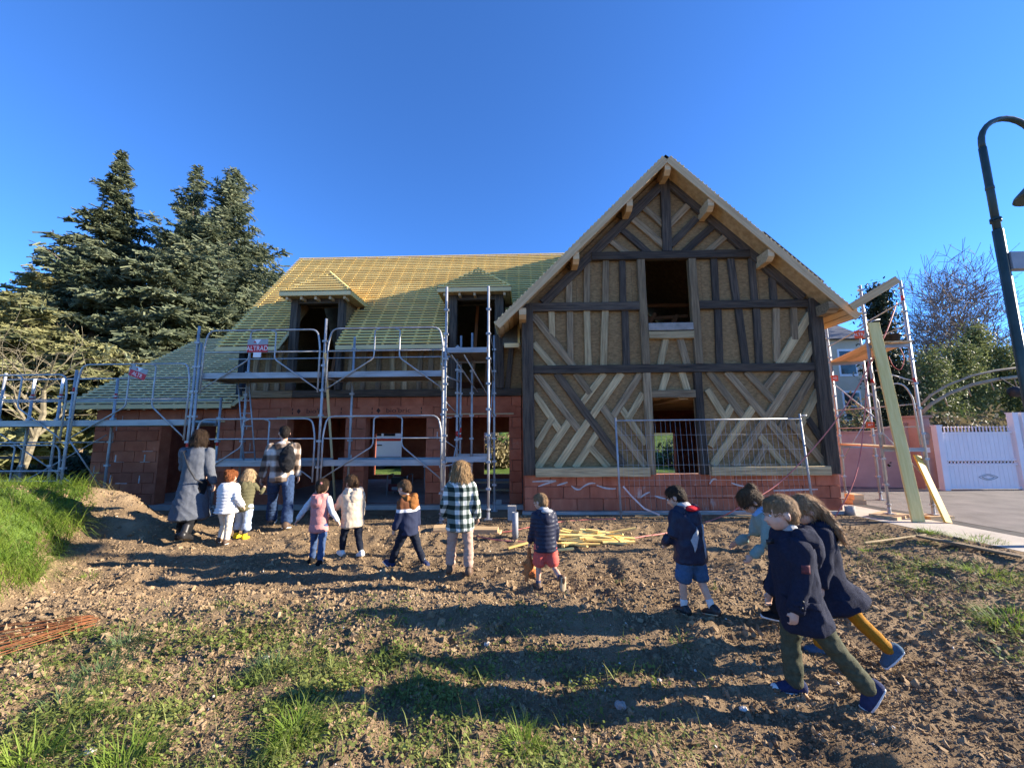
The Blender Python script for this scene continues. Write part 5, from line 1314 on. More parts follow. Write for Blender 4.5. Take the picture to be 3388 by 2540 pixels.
# plants behind the house seen through the openings; lawn shrubs on the left
for k, (x_, Y, w, h, m, lab) in enumerate(((-1.6, 18.5, 1.6, 1.3, LF3, 'dry grassy bank plant seen through the right opening'), (.4, 19.5, 2.0, 1.5, LF3, 'tall dry grass on the bank behind the house'), (4.2, 20, 1.4, 1.2, LF1, 'green shrub behind the house seen through the gable door'), (7.5, 20, 1.6, 1.6, LF1, 'green shrub beyond the yard behind the gable'), (-11.5, 20, 1.7, 1.5, LF4, 'brown shrub behind the left opening'), (-3.6, 22, 1.8, 2.8, LF1, 'dark shrub behind the lorry'), (-9.5, 24, 2.2, 3.0, LF1, 'dark shrub left of the lorry'), (-15.6, 13.0, .9, 1.15, CYP, 'dark low bush beside the mottled tree'), (-17.5, 22, 2.5, 1.4, CYP, 'dark hedge plant across the lawn'), (-22.5, 23, 3, 1.7, CYP, 'dark hedge plant at the far left of the lawn'), (-12.8, 24, 2.2, 1.5, CYP, 'dark hedge plant behind the lean-to'))):
    bush(lab, (x_, Y, hz1(x_, Y)-.05), w, w*.7, h, m, 80+k, 1700, .06, group='shrubs behind the house and lawn')
BARE = mat('bare_twigs', (.13, .095, .075), (.26, .195, .15), scale=4, rough=.9)
for k, (px, py, Y, w, lab) in enumerate(((2185, 545, 27, .21, 'large bare tree spreading behind the lamp post'), (1862, 815, 36, .10, 'small bare tree beyond the pale house'), (2050, 760, 38, .10, 'bare tree behind the conifers near the gate'), (15, 640, 17.5, .10, 'thin bare tree rising at the left edge'))):
    q = at(px, 900, Y); g_ = hz1(q.x, Y); top_ = at(px, py, Y).z-g_
    mb, tips = twigs_tree((q.x, Y, g_-.2), top_*.86, w, 100+k, 4, .50, .0, .42, split=(3, 4) if k < 1 else (2, 3), minr=.012 if k < 1 else .007)
    tag(mb.build('bare_tree', BARE), lab, 'tree', 'bare trees around the site')
# far woods on the rise
rg = np.random.default_rng(77); n = 15000
X_ = rg.uniform(8, 110, n); Y_ = rg.uniform(48, 95, n); Zg = hz(X_, Y_, False); hh = rg.random(n)**.7*6.5*(.7+.5*perlin(X_*.15, Y_*.15))
P = np.stack([X_, Y_, Zg+hh], 1); d1 = unit(rg.normal(size=(n, 3))); d2 = unit(np.cross(d1, rg.normal(size=(n, 3))))
Vv, Ff = quads(P, d1*.7, d2*.36); tag(wob('far_wood', Vv, Ff, leafmat('far_wood_leaf', (.045, .045, .03), (.12, .105, .075), .15, .2)), 'brown winter wood on the slope far behind the gate', 'wood', None, 'stuff')
n = 9000
X_ = rg.uniform(-95, -18, n); Y_ = rg.uniform(45, 70, n); hh = rg.random(n)**.7*8*(.7+.5*perlin(X_*.15, Y_*.15))
P = np.stack([X_, Y_, hz(X_, Y_, False)+hh], 1); d1 = unit(rg.normal(size=(n, 3))); d2 = unit(np.cross(d1, rg.normal(size=(n, 3))))
Vv, Ff = quads(P, d1*.8, d2*.4); tag(wob('far_wood', Vv, Ff, LF1), 'dark far-off wood behind the lawn at the left', 'wood', None, 'stuff')
# ================================================================ PEOPLE
DG = bpy.context.evaluated_depsgraph_get
class Body(MB):
    """closed swept shapes that a voxel pass fuses into one continuous skin"""
    def sweep(s, pts, rx, ry=None, side=None, seg=14, capk=0.55):
        pts = [Vector(p) for p in pts]; n = len(pts); ry = ry or rx
        side = Vector(side) if side is not None else None
        rings = []
        for i, p in enumerate(pts):
            t = (pts[min(i+1, n-1)]-pts[max(i-1, 0)]).normalized()
            u = side if side is not None else t.orthogonal()
            u = (u-t*u.dot(t)).normalized(); v = t.cross(u)
            rings.append((p, t, u, v, rx[i], ry[i]))
        full = []
        p, t, u, v, a, b = rings[0]; m = min(a, b)
        full += [(p-t*m*capk*.97, u, v, a*.3, b*.3), (p-t*m*capk*.7, u, v, a*.72, b*.72)]
        full += [(p, u, v, a, b) for p, t, u, v, a, b in rings]
        p, t, u, v, a, b = rings[-1]; m = min(a, b)
        full += [(p+t*m*capk*.7, u, v, a*.72, b*.72), (p+t*m*capk*.97, u, v, a*.3, b*.3)]
        V = []
        for p, u, v, a, b in full:
            for k in range(seg):
                th = 2*math.pi*k/seg; V.append(p+u*(a*math.cos(th))+v*(b*math.sin(th)))
        N = len(full)
        F = [(i*seg+k, i*seg+(k+1) % seg, (i+1)*seg+(k+1) % seg, (i+1)*seg+k) for i in range(N-1) for k in range(seg)]
        F += [tuple(range(seg-1, -1, -1)), tuple((N-1)*seg+k for k in range(seg))]
        return s.add(V, F)
    def ell(s, c, r, M=None, u=14, v=9):
        n0 = len(s.V); s.ball((0, 0, 0), 1.0, u, v, r)
        for i in range(n0, len(s.V)):
            q = Vector(s.V[i]); q = (M @ q) if M else q; s.V[i] = tuple(q+Vector(c))
        return s
    def fuse(s, name, m, parent, M, vox=.009, smooth=3, disp=None, dec=None):
        me = mesh_from(s.V, s.F)
        o = bpy.data.objects.new('tmp', me); COL.objects.link(o)
        r = o.modifiers.new('r', 'REMESH'); r.mode = 'VOXEL'; r.voxel_size = vox
        if smooth:
            q = o.modifiers.new('s', 'SMOOTH'); q.factor = .5; q.iterations = smooth
        if dec:
            q = o.modifiers.new('d', 'DECIMATE'); q.ratio = dec
        dg = DG(); dg.update()
        m2 = bpy.data.meshes.new_from_object(o.evaluated_get(dg))
        bpy.data.objects.remove(o)
        if disp:
            nv = len(m2.vertices); co = np.zeros(nv*3, np.float32); no = np.zeros(nv*3, np.float32)
            m2.vertices.foreach_get('co', co); m2.vertex_normals.foreach_get('vector', no)
            co = co.reshape(-1, 3).astype(float); no = no.reshape(-1, 3)
            co = co + no*disp(co)[:, None]
            m2.vertices.foreach_set('co', co.astype(np.float32).ravel())
        m2.polygons.foreach_set('use_smooth', [True]*len(m2.polygons)); m2.update()
        m2.materials.clear()
        return ob(name, m2, m, parent, M)
def folds(a=.008, sc=9, sz=4.5, seed=0):
    return lambda c: a*1.2*perlin(c[:, 0]*sc+seed, c[:, 1]*sc+3, c[:, 2]*sz) + a*2.2*(.22-np.abs(perlin(c[:, 0]*sc*1.1+c[:, 2]*5, c[:, 1]*sc+7, c[:, 2]*sz*1.3+seed))) + a*.5*perlin(c[:, 0]*sc*2.6, c[:, 1]*sc*2.6+c[:, 2]*7, c[:, 2]*sc*1.6+seed)
def quilt(a=.010, dz=.055, f=folds(.004)):
    return lambda c: a*(np.abs(np.sin(math.pi*c[:, 2]/dz))**.6-.6) + f(c)
def hairdisp(a=.010, sc=30, sz=10, seed=0):
    return lambda c: a*perlin(c[:, 0]*sc+seed, c[:, 1]*sc, c[:, 2]*sz) + a*.5*perlin(c[:, 0]*sc*2.3, c[:, 1]*sc*2.3+seed, c[:, 2]*sz*2.4)
def curls(a=.022, sc=26, seed=0):
    return lambda c: a*perlin(c[:, 0]*sc+seed, c[:, 1]*sc, c[:, 2]*sc*.8) + a*.6*perlin(c[:, 0]*sc*2.1, c[:, 1]*sc*2.1+seed, c[:, 2]*sc*1.7)
SKIN = mat('skin', (0.50, 0.29, 0.20), (0.60, 0.37, 0.27), scale=10, rough=.55, sss=.12, spec=.35)
LIPS = mat('lips', (0.42, 0.16, 0.13), rough=.5)
EYEW = mat('eye_white', (.7, .68, .66), rough=.25); EYED = mat('eye_dark', (.02, .014, .01), rough=.15)
def cloth(name, c, k=.72, sc=60, bump=.35, rand=0.0):
    return mat(name, tuple(v*k for v in c), c, scale=sc, rough=.9, bump=bump, bscale=220, spec=.15)
def hairm(name, c1, c2): return mat(name, c1, c2, scale=14, stretch=(5, 5, 1), rough=.6, bump=.8, bscale=40, spec=.15)
def check_mat(name, ca, cb, cd, size, soft=.25, zscale=1.0):
    """woven check: two crossed bands of squares"""
    m = mat(name, ca, rough=.92, spec=.1); nt = m.node_tree; b = nt.nodes['Principled BSDF']; N, L = nt.nodes.new, nt.links.new
    tc = N('ShaderNodeTexCoord'); sp = N('ShaderNodeSeparateXYZ'); L(tc.outputs['Object'], sp.inputs[0])
    nz = N('ShaderNodeTexNoise'); nz.inputs['Scale'].default_value = 5; L(tc.outputs['Object'], nz.inputs['Vector'])
    outs = []
    ad = N('ShaderNodeMath'); ad.operation = 'ADD'; L(sp.outputs[0], ad.inputs[0]); L(sp.outputs[1], ad.inputs[1])
    for src, k in ((ad.outputs[0], 1.0), (sp.outputs[2], zscale)):
        w = N('ShaderNodeMath'); w.operation = 'MULTIPLY_ADD'; w.inputs[1].default_value = math.pi*k/size; L(src, w.inputs[0])
        n2 = N('ShaderNodeMath'); n2.operation = 'MULTIPLY'; n2.inputs[1].default_value = .9; L(nz.outputs['Fac'], n2.inputs[0]); L(n2.outputs[0], w.inputs[2])
        s_ = N('ShaderNodeMath'); s_.operation = 'SINE'; L(w.outputs[0], s_.inputs[0])
        r = N('ShaderNodeMapRange'); r.inputs['From Min'].default_value = -soft; r.inputs['From Max'].default_value = soft; L(s_.outputs[0], r.inputs['Value'])
        outs.append(r.outputs[0])
    sm = N('ShaderNodeMath'); sm.operation = 'ADD'; L(outs[0], sm.inputs[0]); L(outs[1], sm.inputs[1])
    hv = N('ShaderNodeMath'); hv.operation = 'MULTIPLY'; hv.inputs[1].default_value = .5; L(sm.outputs[0], hv.inputs[0])
    rp = N('ShaderNodeValToRGB'); rp.color_ramp.elements[0].color = (*ca, 1); rp.color_ramp.elements[1].color = (*cd, 1); rp.color_ramp.elements[0].position = .05; rp.color_ramp.elements[1].position = .95
    e = rp.color_ramp.elements.new(.5); e.color = (*cb, 1)
    L(hv.outputs[0], rp.inputs['Fac']); L(rp.outputs[0], b.inputs['Base Color'])
    return m
def band_mat(name, bands):
    """horizontal colour blocks of a sewn garment: list of (height from the hem, colour)"""
    m = mat(name, bands[0][1], rough=.85, spec=.15); nt = m.node_tree; b = nt.nodes['Principled BSDF']; N, L = nt.nodes.new, nt.links.new
    tc = N('ShaderNodeTexCoord'); sp = N('ShaderNodeSeparateXYZ'); L(tc.outputs['Object'], sp.inputs[0])
    rp = N('ShaderNodeValToRGB'); rp.color_ramp.interpolation = 'CONSTANT'
    rp.color_ramp.elements[0].color = (*bands[0][1], 1); rp.color_ramp.elements[0].position = 0
    rp.color_ramp.elements[1].position = bands[1][0]; rp.color_ramp.elements[1].color = (*bands[1][1], 1)
    for h, c in bands[2:]: rp.color_ramp.elements.new(h).color = (*c, 1)
    L(sp.outputs[2], rp.inputs['Fac']); L(rp.outputs[0], b.inputs['Base Color'])
    return m
def rotx(a): return Matrix.Rotation(a, 3, 'X')
def strands(ho, m, q, style, hd, curl, seed, MW):
    """locks of hair lying over the hair mass, combed from the crown downwards"""
    rg = np.random.default_rng(seed); me = ho.data; nv = len(me.vertices)
    co = np.zeros(nv*3, np.float32); no = np.zeros(nv*3, np.float32); me.vertices.foreach_get('co', co); me.vertex_normals.foreach_get('vector', no)
    co = co.reshape(-1, 3).astype(float); no = no.reshape(-1, 3).astype(float)
    n = 1700 if style == 'short' else 2200
    ix = rg.integers(0, nv, n); p = co[ix]+rg.normal(0, .003, (n, 3)); nn = no[ix]
    crown = np.array(q(0, -.16, .52)); d = p-crown; d[:, 2] -= hd*.25
    d = d-nn*(d*nn).sum(1, keepdims=True); d = unit(d+rg.normal(0, (.14 if style == 'short' else .22)+curl, (n, 3))*np.linalg.norm(d, axis=1, keepdims=True))
    L = hd*(.075 if style == 'short' else .14 if style in ('pony', 'bun') else .26)*(.6+.8*rg.random(n)); t = np.linspace(0, 1, 4)
    w = unit(np.cross(d, nn)); W = hd*.0095*(.6+.9*rg.random(n)); ph = rg.uniform(0, 6.28, n); V = np.zeros((n, 4, 2, 3))
    for i, s in enumerate(t):
        c = p + d*(L*s)[:, None] + nn*(hd*((.002 if style == 'short' else .006)+(.016 if style == 'short' else .035)*s*(1-.6*s))) + w*(np.sin(ph+s*5)*hd*(.012+.05*curl))[:, None] + nn*(np.cos(ph+s*6)*hd*.06*curl)[:, None]
        c[:, 2] -= hd*.03*s*s*(0 if style == 'short' else 1)
        h = (W*(1-.85*s**2))[:, None]; V[:, i, 0] = c-w*h; V[:, i, 1] = c+w*h
    b = 8*np.arange(n)[:, None]; F = np.concatenate([b+np.array([[2*i, 2*i+1, 2*i+3, 2*i+2]]) for i in range(3)], 0)
    o = ob('hair_strands', mesh_np(V.reshape(-1, 3), F, True), m, ho, MW); tag(o, kind='stuff')
def unit(v): return v/np.maximum(np.linalg.norm(v, axis=-1, keepdims=True), 1e-9)
def person(label, px, py, H, head_px, p, group=None):
    """p: pose and dress. Local frame: x right, y forward, z up. Placed with the lowest foot on the ground at (px, py)."""
    R = random.Random(p.get('seed', 1)); child = p.get('child', True)
    P0 = gpt(px, py)
    hd = H*(.180 if child else .137); hw = hd*.37; hdep = hd*.45
    leg = H*(.455 if child else .49); th = leg*.50; sh = leg*.44; ft = leg*.06
    tor = H-hd-leg-H*(.025 if child else .045); neck = H*.025 if child else H*.045
    sw_ = H*p.get('shoulder', .098 if child else .112); hpw = H*.060
    lean = rad(p.get('lean', 3)); w = p.get('bulk', 1.0)
    hip = Vector((0, 0, leg)); spine = lambda t: hip + rotx(-lean*(.4+.6*t)) @ Vector((0, 0, tor*t))
    chest = spine(.75); nk = spine(1.0); tw = rad(p.get('twist', 0))
    Rt = Matrix.Rotation(tw, 3, 'Z')
    # legs
    J = {}
    for s, k in ((-1, 'L'), (1, 'R')):
        a, b = [rad(v) for v in p['leg'+k][:2]]; sp_ = rad(p['leg'+k][2]) if len(p['leg'+k]) > 2 else rad(2)
        h = hip+Vector((s*hpw, 0, -.01)); d1 = Matrix.Rotation(s*-sp_, 3, 'Y') @ (rotx(a) @ Vector((0, 0, -1)))
        kn = h+d1*th; d2 = Matrix.Rotation(s*-sp_*.5, 3, 'Y') @ (rotx(a-b) @ Vector((0, 0, -1))); an = kn+d2*sh
        fa = rad(p['leg'+k][3]) if len(p['leg'+k]) > 3 else (a-b)*.6
        J['leg'+k] = (h, kn, an, fa)
    low = min(min(j[2].z + min(0, math.sin(j[3]))*leg*.16 for j in (J['legL'], J['legR'])), 9)-ft*1.05
    up = Vector((0, 0, -low))
    # arms
    for s, k in ((-1, 'L'), (1, 'R')):
        a, out, b = [rad(v) for v in p['arm'+k][:3]]; inw = rad(p['arm'+k][3]) if len(p['arm'+k]) > 3 else 0
        S = spine(.90)+Rt @ Vector((s*sw_, 0, 0)); A_ = H*.165; B_ = H*.145
        Ra = Matrix.Rotation(-s*out, 3, 'Y') @ rotx(a)
        e = S+Rt @ (Ra @ Vector((0, 0, -1)))*A_
        Rb = Matrix.Rotation(-s*out, 3, 'Y') @ Matrix.Rotation(s*inw, 3, 'Z') @ rotx(a+b)
        dirh = Rt @ (Rb @ Vector((0, 0, -1))); wr = e+dirh*B_
        J['arm'+k] = (S, e, wr, dirh, Rb)
    hy, hp = rad(p.get('head', (0, 0))[0]), rad(p.get('head', (0, 0))[1])
    HM = Matrix.Rotation(hy, 3, 'Z') @ rotx(hp)
    hb = nk+Vector((0, 0, neck))                       # skull base
    hc = hb+HM @ Vector((0, hd*.10, hd*.46))
    head = rad(p.get('heading', 0))
    MW = Matrix.Translation(P0) @ Matrix.Rotation(head, 4, 'Z') @ Matrix.Translation(up)
    fine = p.get('vox', .0115)
    # ---- body: one continuous skin
    B = Body()
    side = Rt @ Vector((1, 0, 0))
    B.sweep([hip+Vector((0, 0, -.02*H)), spine(.25), spine(.6), spine(.88), nk], [H*.085, H*.078, H*.09, H*.092, H*.04], [H*.06, H*.058, H*.066, H*.058, H*.036], side)
    B.sweep([spine(.95), nk+Vector((0, 0, neck*.3)), hb+HM @ Vector((0, hd*.05, hd*.22))], [H*.036, H*.028, H*.03])
    q = lambda x, y, z: hc+HM @ Vector((x*hd, y*hd, z*hd))
    # skull, jaw, cheeks, nose, ears
    B.ell(q(0, -.05, .10), (hw*.98, hdep, hd*.40), HM.copy()); B.ell(q(0, .10, -.13), (hw*.78, hdep*.70, hd*.34), HM.copy())
    B.ell(q(0, .19, -.36), (hw*.36, hd*.12, hd*.10), HM.copy()); B.ell(q(0, .24, .13), (hw*.66, hd*.13, hd*.16), HM.copy())
    for s in (-1, 1):
        B.ell(q(s*.17, .17, -.15), (hd*.13, hd*.14, hd*.13), HM.copy())
        B.ell(q(s*.375, -.02, -.06), (hd*.035, hd*.075, hd*.115), (HM @ Matrix.Rotation(s*.25, 3, 'Z')).copy())
    B.sweep([q(0, .33, .06), q(0, .40, -.06), q(0, .44, -.125)], [hd*.035, hd*.05, hd*.062], None, HM @ Vector((1, 0, 0)), 8)
    B.ell(q(0, .33, -.245), (hd*.10, hd*.06, hd*.045), HM.copy())
    for k, s in (('L', -1), ('R', 1)):
        h, kn, an, fa = J['leg'+k]
        B.sweep([h, h.lerp(kn, .5), kn, kn.lerp(an, .35), an, an+Vector((0, .01, -ft*.4))], [H*.050, H*.044, H*.031, H*.030, H*.020, H*.021])
        fd = rotx(fa) @ Vector((0, 1, -.05)); fu = rotx(fa) @ Vector((0, 0, 1)); B.sweep([an-fu*ft*.5-fd*.015*H, an-fu*ft*.55+fd*H*.06], [H*.020, H*.016])
        S, e, wr, dh, Rb = J['arm'+k]
        B.ell(S, (H*.036, H*.036, H*.036)); B.sweep([spine(.86), S], [H*.04, H*.034]); B.sweep([S, S.lerp(e, .5), e, e.lerp(wr, .4), wr], [H*.034, H*.029, H*.023, H*.023, H*.0155])
        # hand: palm, four unequal bent fingers, thumb off the side of the palm
        hl = H*.105*(1.0 if not child else .95); px_ = Rt @ (Rb @ Vector((0, 1, 0))); nrm_ = dh.cross(px_)*(-s)      # px_: thumb side, nrm_: towards the body
        pc = wr+dh*hl*.28; B.sweep([wr, pc, wr+dh*hl*.48], [hl*.12, hl*.20, hl*.21], [hl*.10, hl*.10, hl*.09], px_, 10)
        for f_ in range(4):
            off = px_*(hl*.15*(1.5-f_)/1.5*1.05); l_ = hl*(.40, .46, .42, .33)[f_]
            b0 = wr+dh*hl*.46+off; b1 = b0+(dh*.92+nrm_*.25)*l_*.45; b2 = b1+(dh*.62+nrm_*.7)*l_*.33; b3 = b2+(dh*.25+nrm_*.9)*l_*.25
            B.sweep([b0-dh*hl*.1, b0, b1, b2, b3], [hl*.048, hl*.050, hl*.046, hl*.042, hl*.036], None, None, 7)
        t0 = wr+dh*hl*.14+px_*hl*.15; t1 = t0+(dh*.6+px_*.6+nrm_*.2)*hl*.2; t2 = t1+(dh*.85+px_*.1+nrm_*.35)*hl*.18
        B.sweep([t0, t1, t2], [hl*.07, hl*.055, hl*.045], None, None, 7)
    body = B.fuse('person', SKIN, None, MW, min(.0075, fine*.8), 2, None, .24)
    tag(body, label, 'person', group)
    # ---- face details
    for s in (-1, 1):
        e_ = MB(); c = q(s*.15, .345, .02); e_.ball(c, hd*.040, 10, 7); eo = wrap(e_, 'eye', EYEW, body, MW)
        e_ = MB(); e_.ball(q(s*.15, .366, .018), hd*.026, 8, 6); wrap(e_, 'iris', EYED, eo, MW)
        e_ = MB(); e_.tube([q(s*.07, .385, .11), q(s*.15, .39, .13), q(s*.23, .35, .105)], hd*.014, 5); wrap(e_, 'eyebrow', p['hair'], body, MW)
    e_ = MB(); e_.tube([q(-.085, .375, -.245), q(0, .40, -.245), q(.085, .375, -.245)], hd*.018, 6, True, [hd*.008, hd*.02, hd*.008]); wrap(e_, 'lips', LIPS, body, MW)
    # ---- hair
    hs = p.get('style', 'short'); Hh = Body()
    k_ = 1.0 if hs == 'short' else 1.05
    Hh.ell(q(0, -.07, .135), (hw*k_, hdep*1.03*k_, hd*.405*(1.0 if hs == 'short' else 1.05)), HM.copy(), 18, 12)
    if hs == 'short':
        Hh.ell(q(0, -.17, -.02), (hw*.95, hdep*.80, hd*.33), HM.copy()); Hh.ell(q(0, .17, .36), (hw*.78, hd*.20, hd*.115), (HM @ rotx(-.35)).copy())
        Hh.ell(q(0, -.28, -.22), (hw*.62, hdep*.42, hd*.18), HM.copy())
    else:
        Hh.ell(q(0, -.16, -.02), (hw*1.03, hdep*.88, hd*.36), HM.copy()); Hh.ell(q(0, .16, .35), (hw*.85, hd*.20, hd*.13), (HM @ rotx(-.35)).copy())
    if hs == 'bob':
        for a_ in range(9):
            an_ = math.pi*(a_/8)+math.pi; x, y = math.cos(an_)*.40, math.sin(an_)*.40
            Hh.sweep([q(x*.8, y*.9-.02, .22), q(x*1.0, y*1.0-.03, -.12), q(x*1.06, y*1.0-.03, -.40), q(x*1.0, y*.92-.03, -.60)], [hd*.09, hd*.13, hd*.13, hd*.08])
    if hs in ('long', 'wavy'):
        for a_ in range(7):
            x = (a_-3)*.12; z2 = -1.0 if hs == 'long' else -.75
            Hh.sweep([q(x*.8, -.32, .2), q(x, -.42, -.2), nk+Vector((x*hd*1.1, -hd*.56, -hd*.15)), nk+Vector((x*hd*1.3, -hd*.62, hd*(z2*.75+.1+.1*(a_ % 3))))], [hd*.10, hd*.13, hd*.13, hd*.06])
    if hs == 'pony':
        Hh.ell(q(0, -.50, .10), (hd*.1, hd*.12, hd*.12), HM.copy()); Hh.sweep([q(0, -.5, .1), q(0, -.62, -.1), q(.03, -.58, -.42)], [hd*.10, hd*.11, hd*.04])
    if hs == 'bun': Hh.ell(q(0, -.40, .42), (hd*.20, hd*.20, hd*.18), HM.copy())
    ho = Hh.fuse('hair', p['hair'], body, MW, .010, 1, p.get('hdisp') or hairdisp(.0035 if hs == 'short' else .009, 34, 12, R.random()*9))
    strands(ho, p['hair'], q, p.get('style', 'short'), hd, p.get('curl', 0), R.randint(0, 999), MW)
    # ---- trousers, skirt, socks and shoes
    T = Body(); tl = p.get('trouser_len', .96); fl_ = p.get('flare', 1.0); tb = p.get('tbulk', 1.0)
    T.sweep([hip+Vector((0, 0, .03*H)), hip+Vector((0, 0, -.045*H))], [H*.094*tb, H*.094*tb], [H*.074*tb, H*.076*tb], (1, 0, 0))
    for k in 'LR':
        h, kn, an, fa = J['leg'+k]
        if tl > .5:
            f2 = (tl-.5)/.5; e = kn.lerp(an, f2)
            T.sweep([h+Vector((0, 0, .01)), h.lerp(kn, .5), kn, kn.lerp(e, .5), e], [H*.060*tb, H*.054*tb, H*.043*tb, H*.041*tb*(.5+.5*fl_), H*.036*fl_*tb])
        else:
            e = h.lerp(kn, tl*2); T.sweep([h+Vector((0, 0, .01)), h.lerp(e, .5), e], [H*.062*tb, H*.062*tb, H*.062*tb])
    tro = T.fuse('trousers' if tl > .5 else 'shorts', p['trousers'], body, MW, fine, 2, folds(p.get('tfold', .0085), 9, 19, R.random()*5))
    for k in 'LR':
        h, kn, an, fa = J['leg'+k]
        if 'socks' in p:
            S_ = Body(); S_.sweep([kn.lerp(an, p.get('sock_top', .68)), an+Vector((0, 0, -ft*.4))], [H*.030, H*.025]); S_.fuse('sock', p['socks'], body, MW, .008, 1)
        fr = rotx(fa); fdir = fr @ Vector((0, 1, 0)); fup = fr @ Vector((0, 0, 1)); a0 = an-fup*ft*.45; L_ = H*.145; sc = p.get('shoe', 1.0)
        Sh = Body(); Sh.sweep([a0-fdir*L_*.28, a0, a0+fdir*L_*.30-fup*ft*.12, a0+fdir*L_*.62-fup*ft*.3], [H*.033*sc, H*.035*sc, H*.036*sc, H*.028*sc], [H*.036*sc, H*.034*sc, H*.026*sc, H*.017*sc], (1, 0, 0))
        Sh.sweep([a0-fdir*L_*.08-fup*.01, a0-fdir*L_*.06+fup*H*p.get('boot', .035)], [H*.033*sc, H*.031*sc*p.get('bootw', 1.0)])
        so = Sh.fuse('shoe', p['shoes'], body, MW, .008, 2)
        So = Body(); z_ = -fup*ft*.72
        So.sweep([a0-fdir*L_*.30+z_, a0+z_, a0+fdir*L_*.32+z_, a0+fdir*L_*.68+z_], [H*.031*sc, H*.035*sc, H*.038*sc, H*.028*sc], [H*.011]*4, (1, 0, 0))
        So.fuse('sole', p.get('soles', p['shoes']), so, MW, .008, 1)
        if 'toecap' in p:
            Tc = Body(); Tc.ell(a0+fdir*L_*.62-fup*ft*.36, (H*.030*sc, H*.026*sc, H*.019*sc), fr.copy()); Tc.fuse('toe_cap', p['toecap'], so, MW, .007, 1)
    # ---- coat or jacket
    hem = p.get('hem', -.05); cw = p.get('coat_w', 1.0)*w; hw_ = p.get('hem_w', 1.0)
    def hemp(t):  # below the hip the cloth hangs straight, carried by the thighs
        return hip+Vector((0, 0, hem*H*t))+Vector((0, p.get('hem_y', 0)*H*t, 0))
    Jk = Body(); pts = []; ra, rb = [], []
    if hem < -.1:
        for t in (1, .75, .5, .25): pts.append(hemp(t)); ra.append(H*(.105+.03*t*hw_)*cw); rb.append(H*(.088+.035*t*hw_)*cw)
    else:
        pts.append(hemp(1)); ra.append(H*.104*cw*hw_); rb.append(H*.086*cw*hw_)
    for t, a_, b_ in ((.08, .100, .082), (.3, .098, .080), (.6, .106, .084), (.84, .112, .078), (.955, .098, .062), (1.0, .070, .052), (1.05, .042, .044)):
        pts.append(spine(t)); ra.append(H*a_*cw); rb.append(H*b_*cw)
    Jk.sweep(pts, ra, rb, side, 20, .2)
    if p.get('sleeves') is None:
        for k in 'LR':
            S, e, wr, dh, Rb = J['arm'+k]; q_ = p.get('slen', .97)
            Jk.ell(S+Vector((0, 0, -H*.004)), (H*.045*w, H*.046*w, H*.044*w)); Jk.sweep([S.lerp(e, .06), S.lerp(e, .5), e, e.lerp(wr, .5), e.lerp(wr, q_)], [H*.045*w, H*.041*w, H*.038*w, H*.035*w, H*.031*w])
    jo = Jk.fuse(p.get('jname', 'jacket'), p['jacket'], body, MW, fine, 3, p.get('jdisp') or folds(.009, 8, 6, R.random()*5))
    if p.get('sleeves') is not None:
        for k in 'LR':
            S, e, wr, dh, Rb = J['arm'+k]; Sv = Body()
            Sv.ell(S, (H*.038, H*.040, H*.038)); Sv.sweep([S.lerp(e, .06), S.lerp(e, .5), e, e.lerp(wr, .5), e.lerp(wr, .96)], [H*.042, H*.037, H*.035, H*.032, H*.027]); Sv.fuse('sleeve', p['sleeves'], body, MW, fine, 2, folds(.008, 11, 9, 2))
    if p.get('hood'):
        hm, hs_ = p['hood'][0], p['hood'][1]; Hd = Body(); bk = Rt @ Vector((0, -1, 0))
        c0 = nk+bk*H*.055; rr = H*.075*hs_
        Hd.sweep([c0+Rt @ Vector((-H*.07*hs_, H*.055, H*.005)), c0+Rt @ Vector((-H*.055*hs_, -H*.005, -.005*H)), c0+bk*H*.03*hs_+Vector((0, 0, -H*.012)), c0+Rt @ Vector((H*.055*hs_, -H*.005, -.005*H)), c0+Rt @ Vector((H*.07*hs_, H*.055, H*.005))], [H*.028*hs_, H*.040*hs_, H*.046*hs_, H*.040*hs_, H*.028*hs_], [H*.026*hs_, H*.034*hs_, H*.036*hs_, H*.034*hs_, H*.026*hs_], None, 12)
        Hd.ell(c0+bk*H*.030*hs_+Vector((0, 0, -H*.055*hs_)), (rr*.85, rr*.55, rr*1.0))
        hdo = Hd.fuse('hood', hm, jo, MW, fine, 3, p.get('hooddisp') or folds(.008, 11, 9, 4))
        if len(p['hood']) > 2:
            Hd = Body(); Hd.ell(c0+bk*H*.030*hs_+Vector((0, 0, H*.018)), (H*.062*hs_, H*.040*hs_, H*.024)); Hd.fuse('hood_lining', p['hood'][2], hdo, MW, .008, 2)
    if p.get('collar'):
        Cl = Body(); Cl.sweep([spine(.97)+Vector((0, -.004, 0)), nk+Vector((0, 0, neck*.75+.012*H))], [H*.058*p.get('collar_k', 1), H*.044*p.get('collar_k', 1)], [H*.054*p.get('collar_k', 1), H*.043*p.get('collar_k', 1)], side); Cl.fuse('collar', p['collar'], jo, MW, .008, 2, folds(.006, 16, 12, 8))
    return dict(tr=tro, o=body, J=J, MW=MW, q=q, spine=spine, H=H, hd=hd, hip=hip, nk=nk, jo=jo, Rt=Rt, HM=HM)
from mathutils.bvhtree import BVHTree
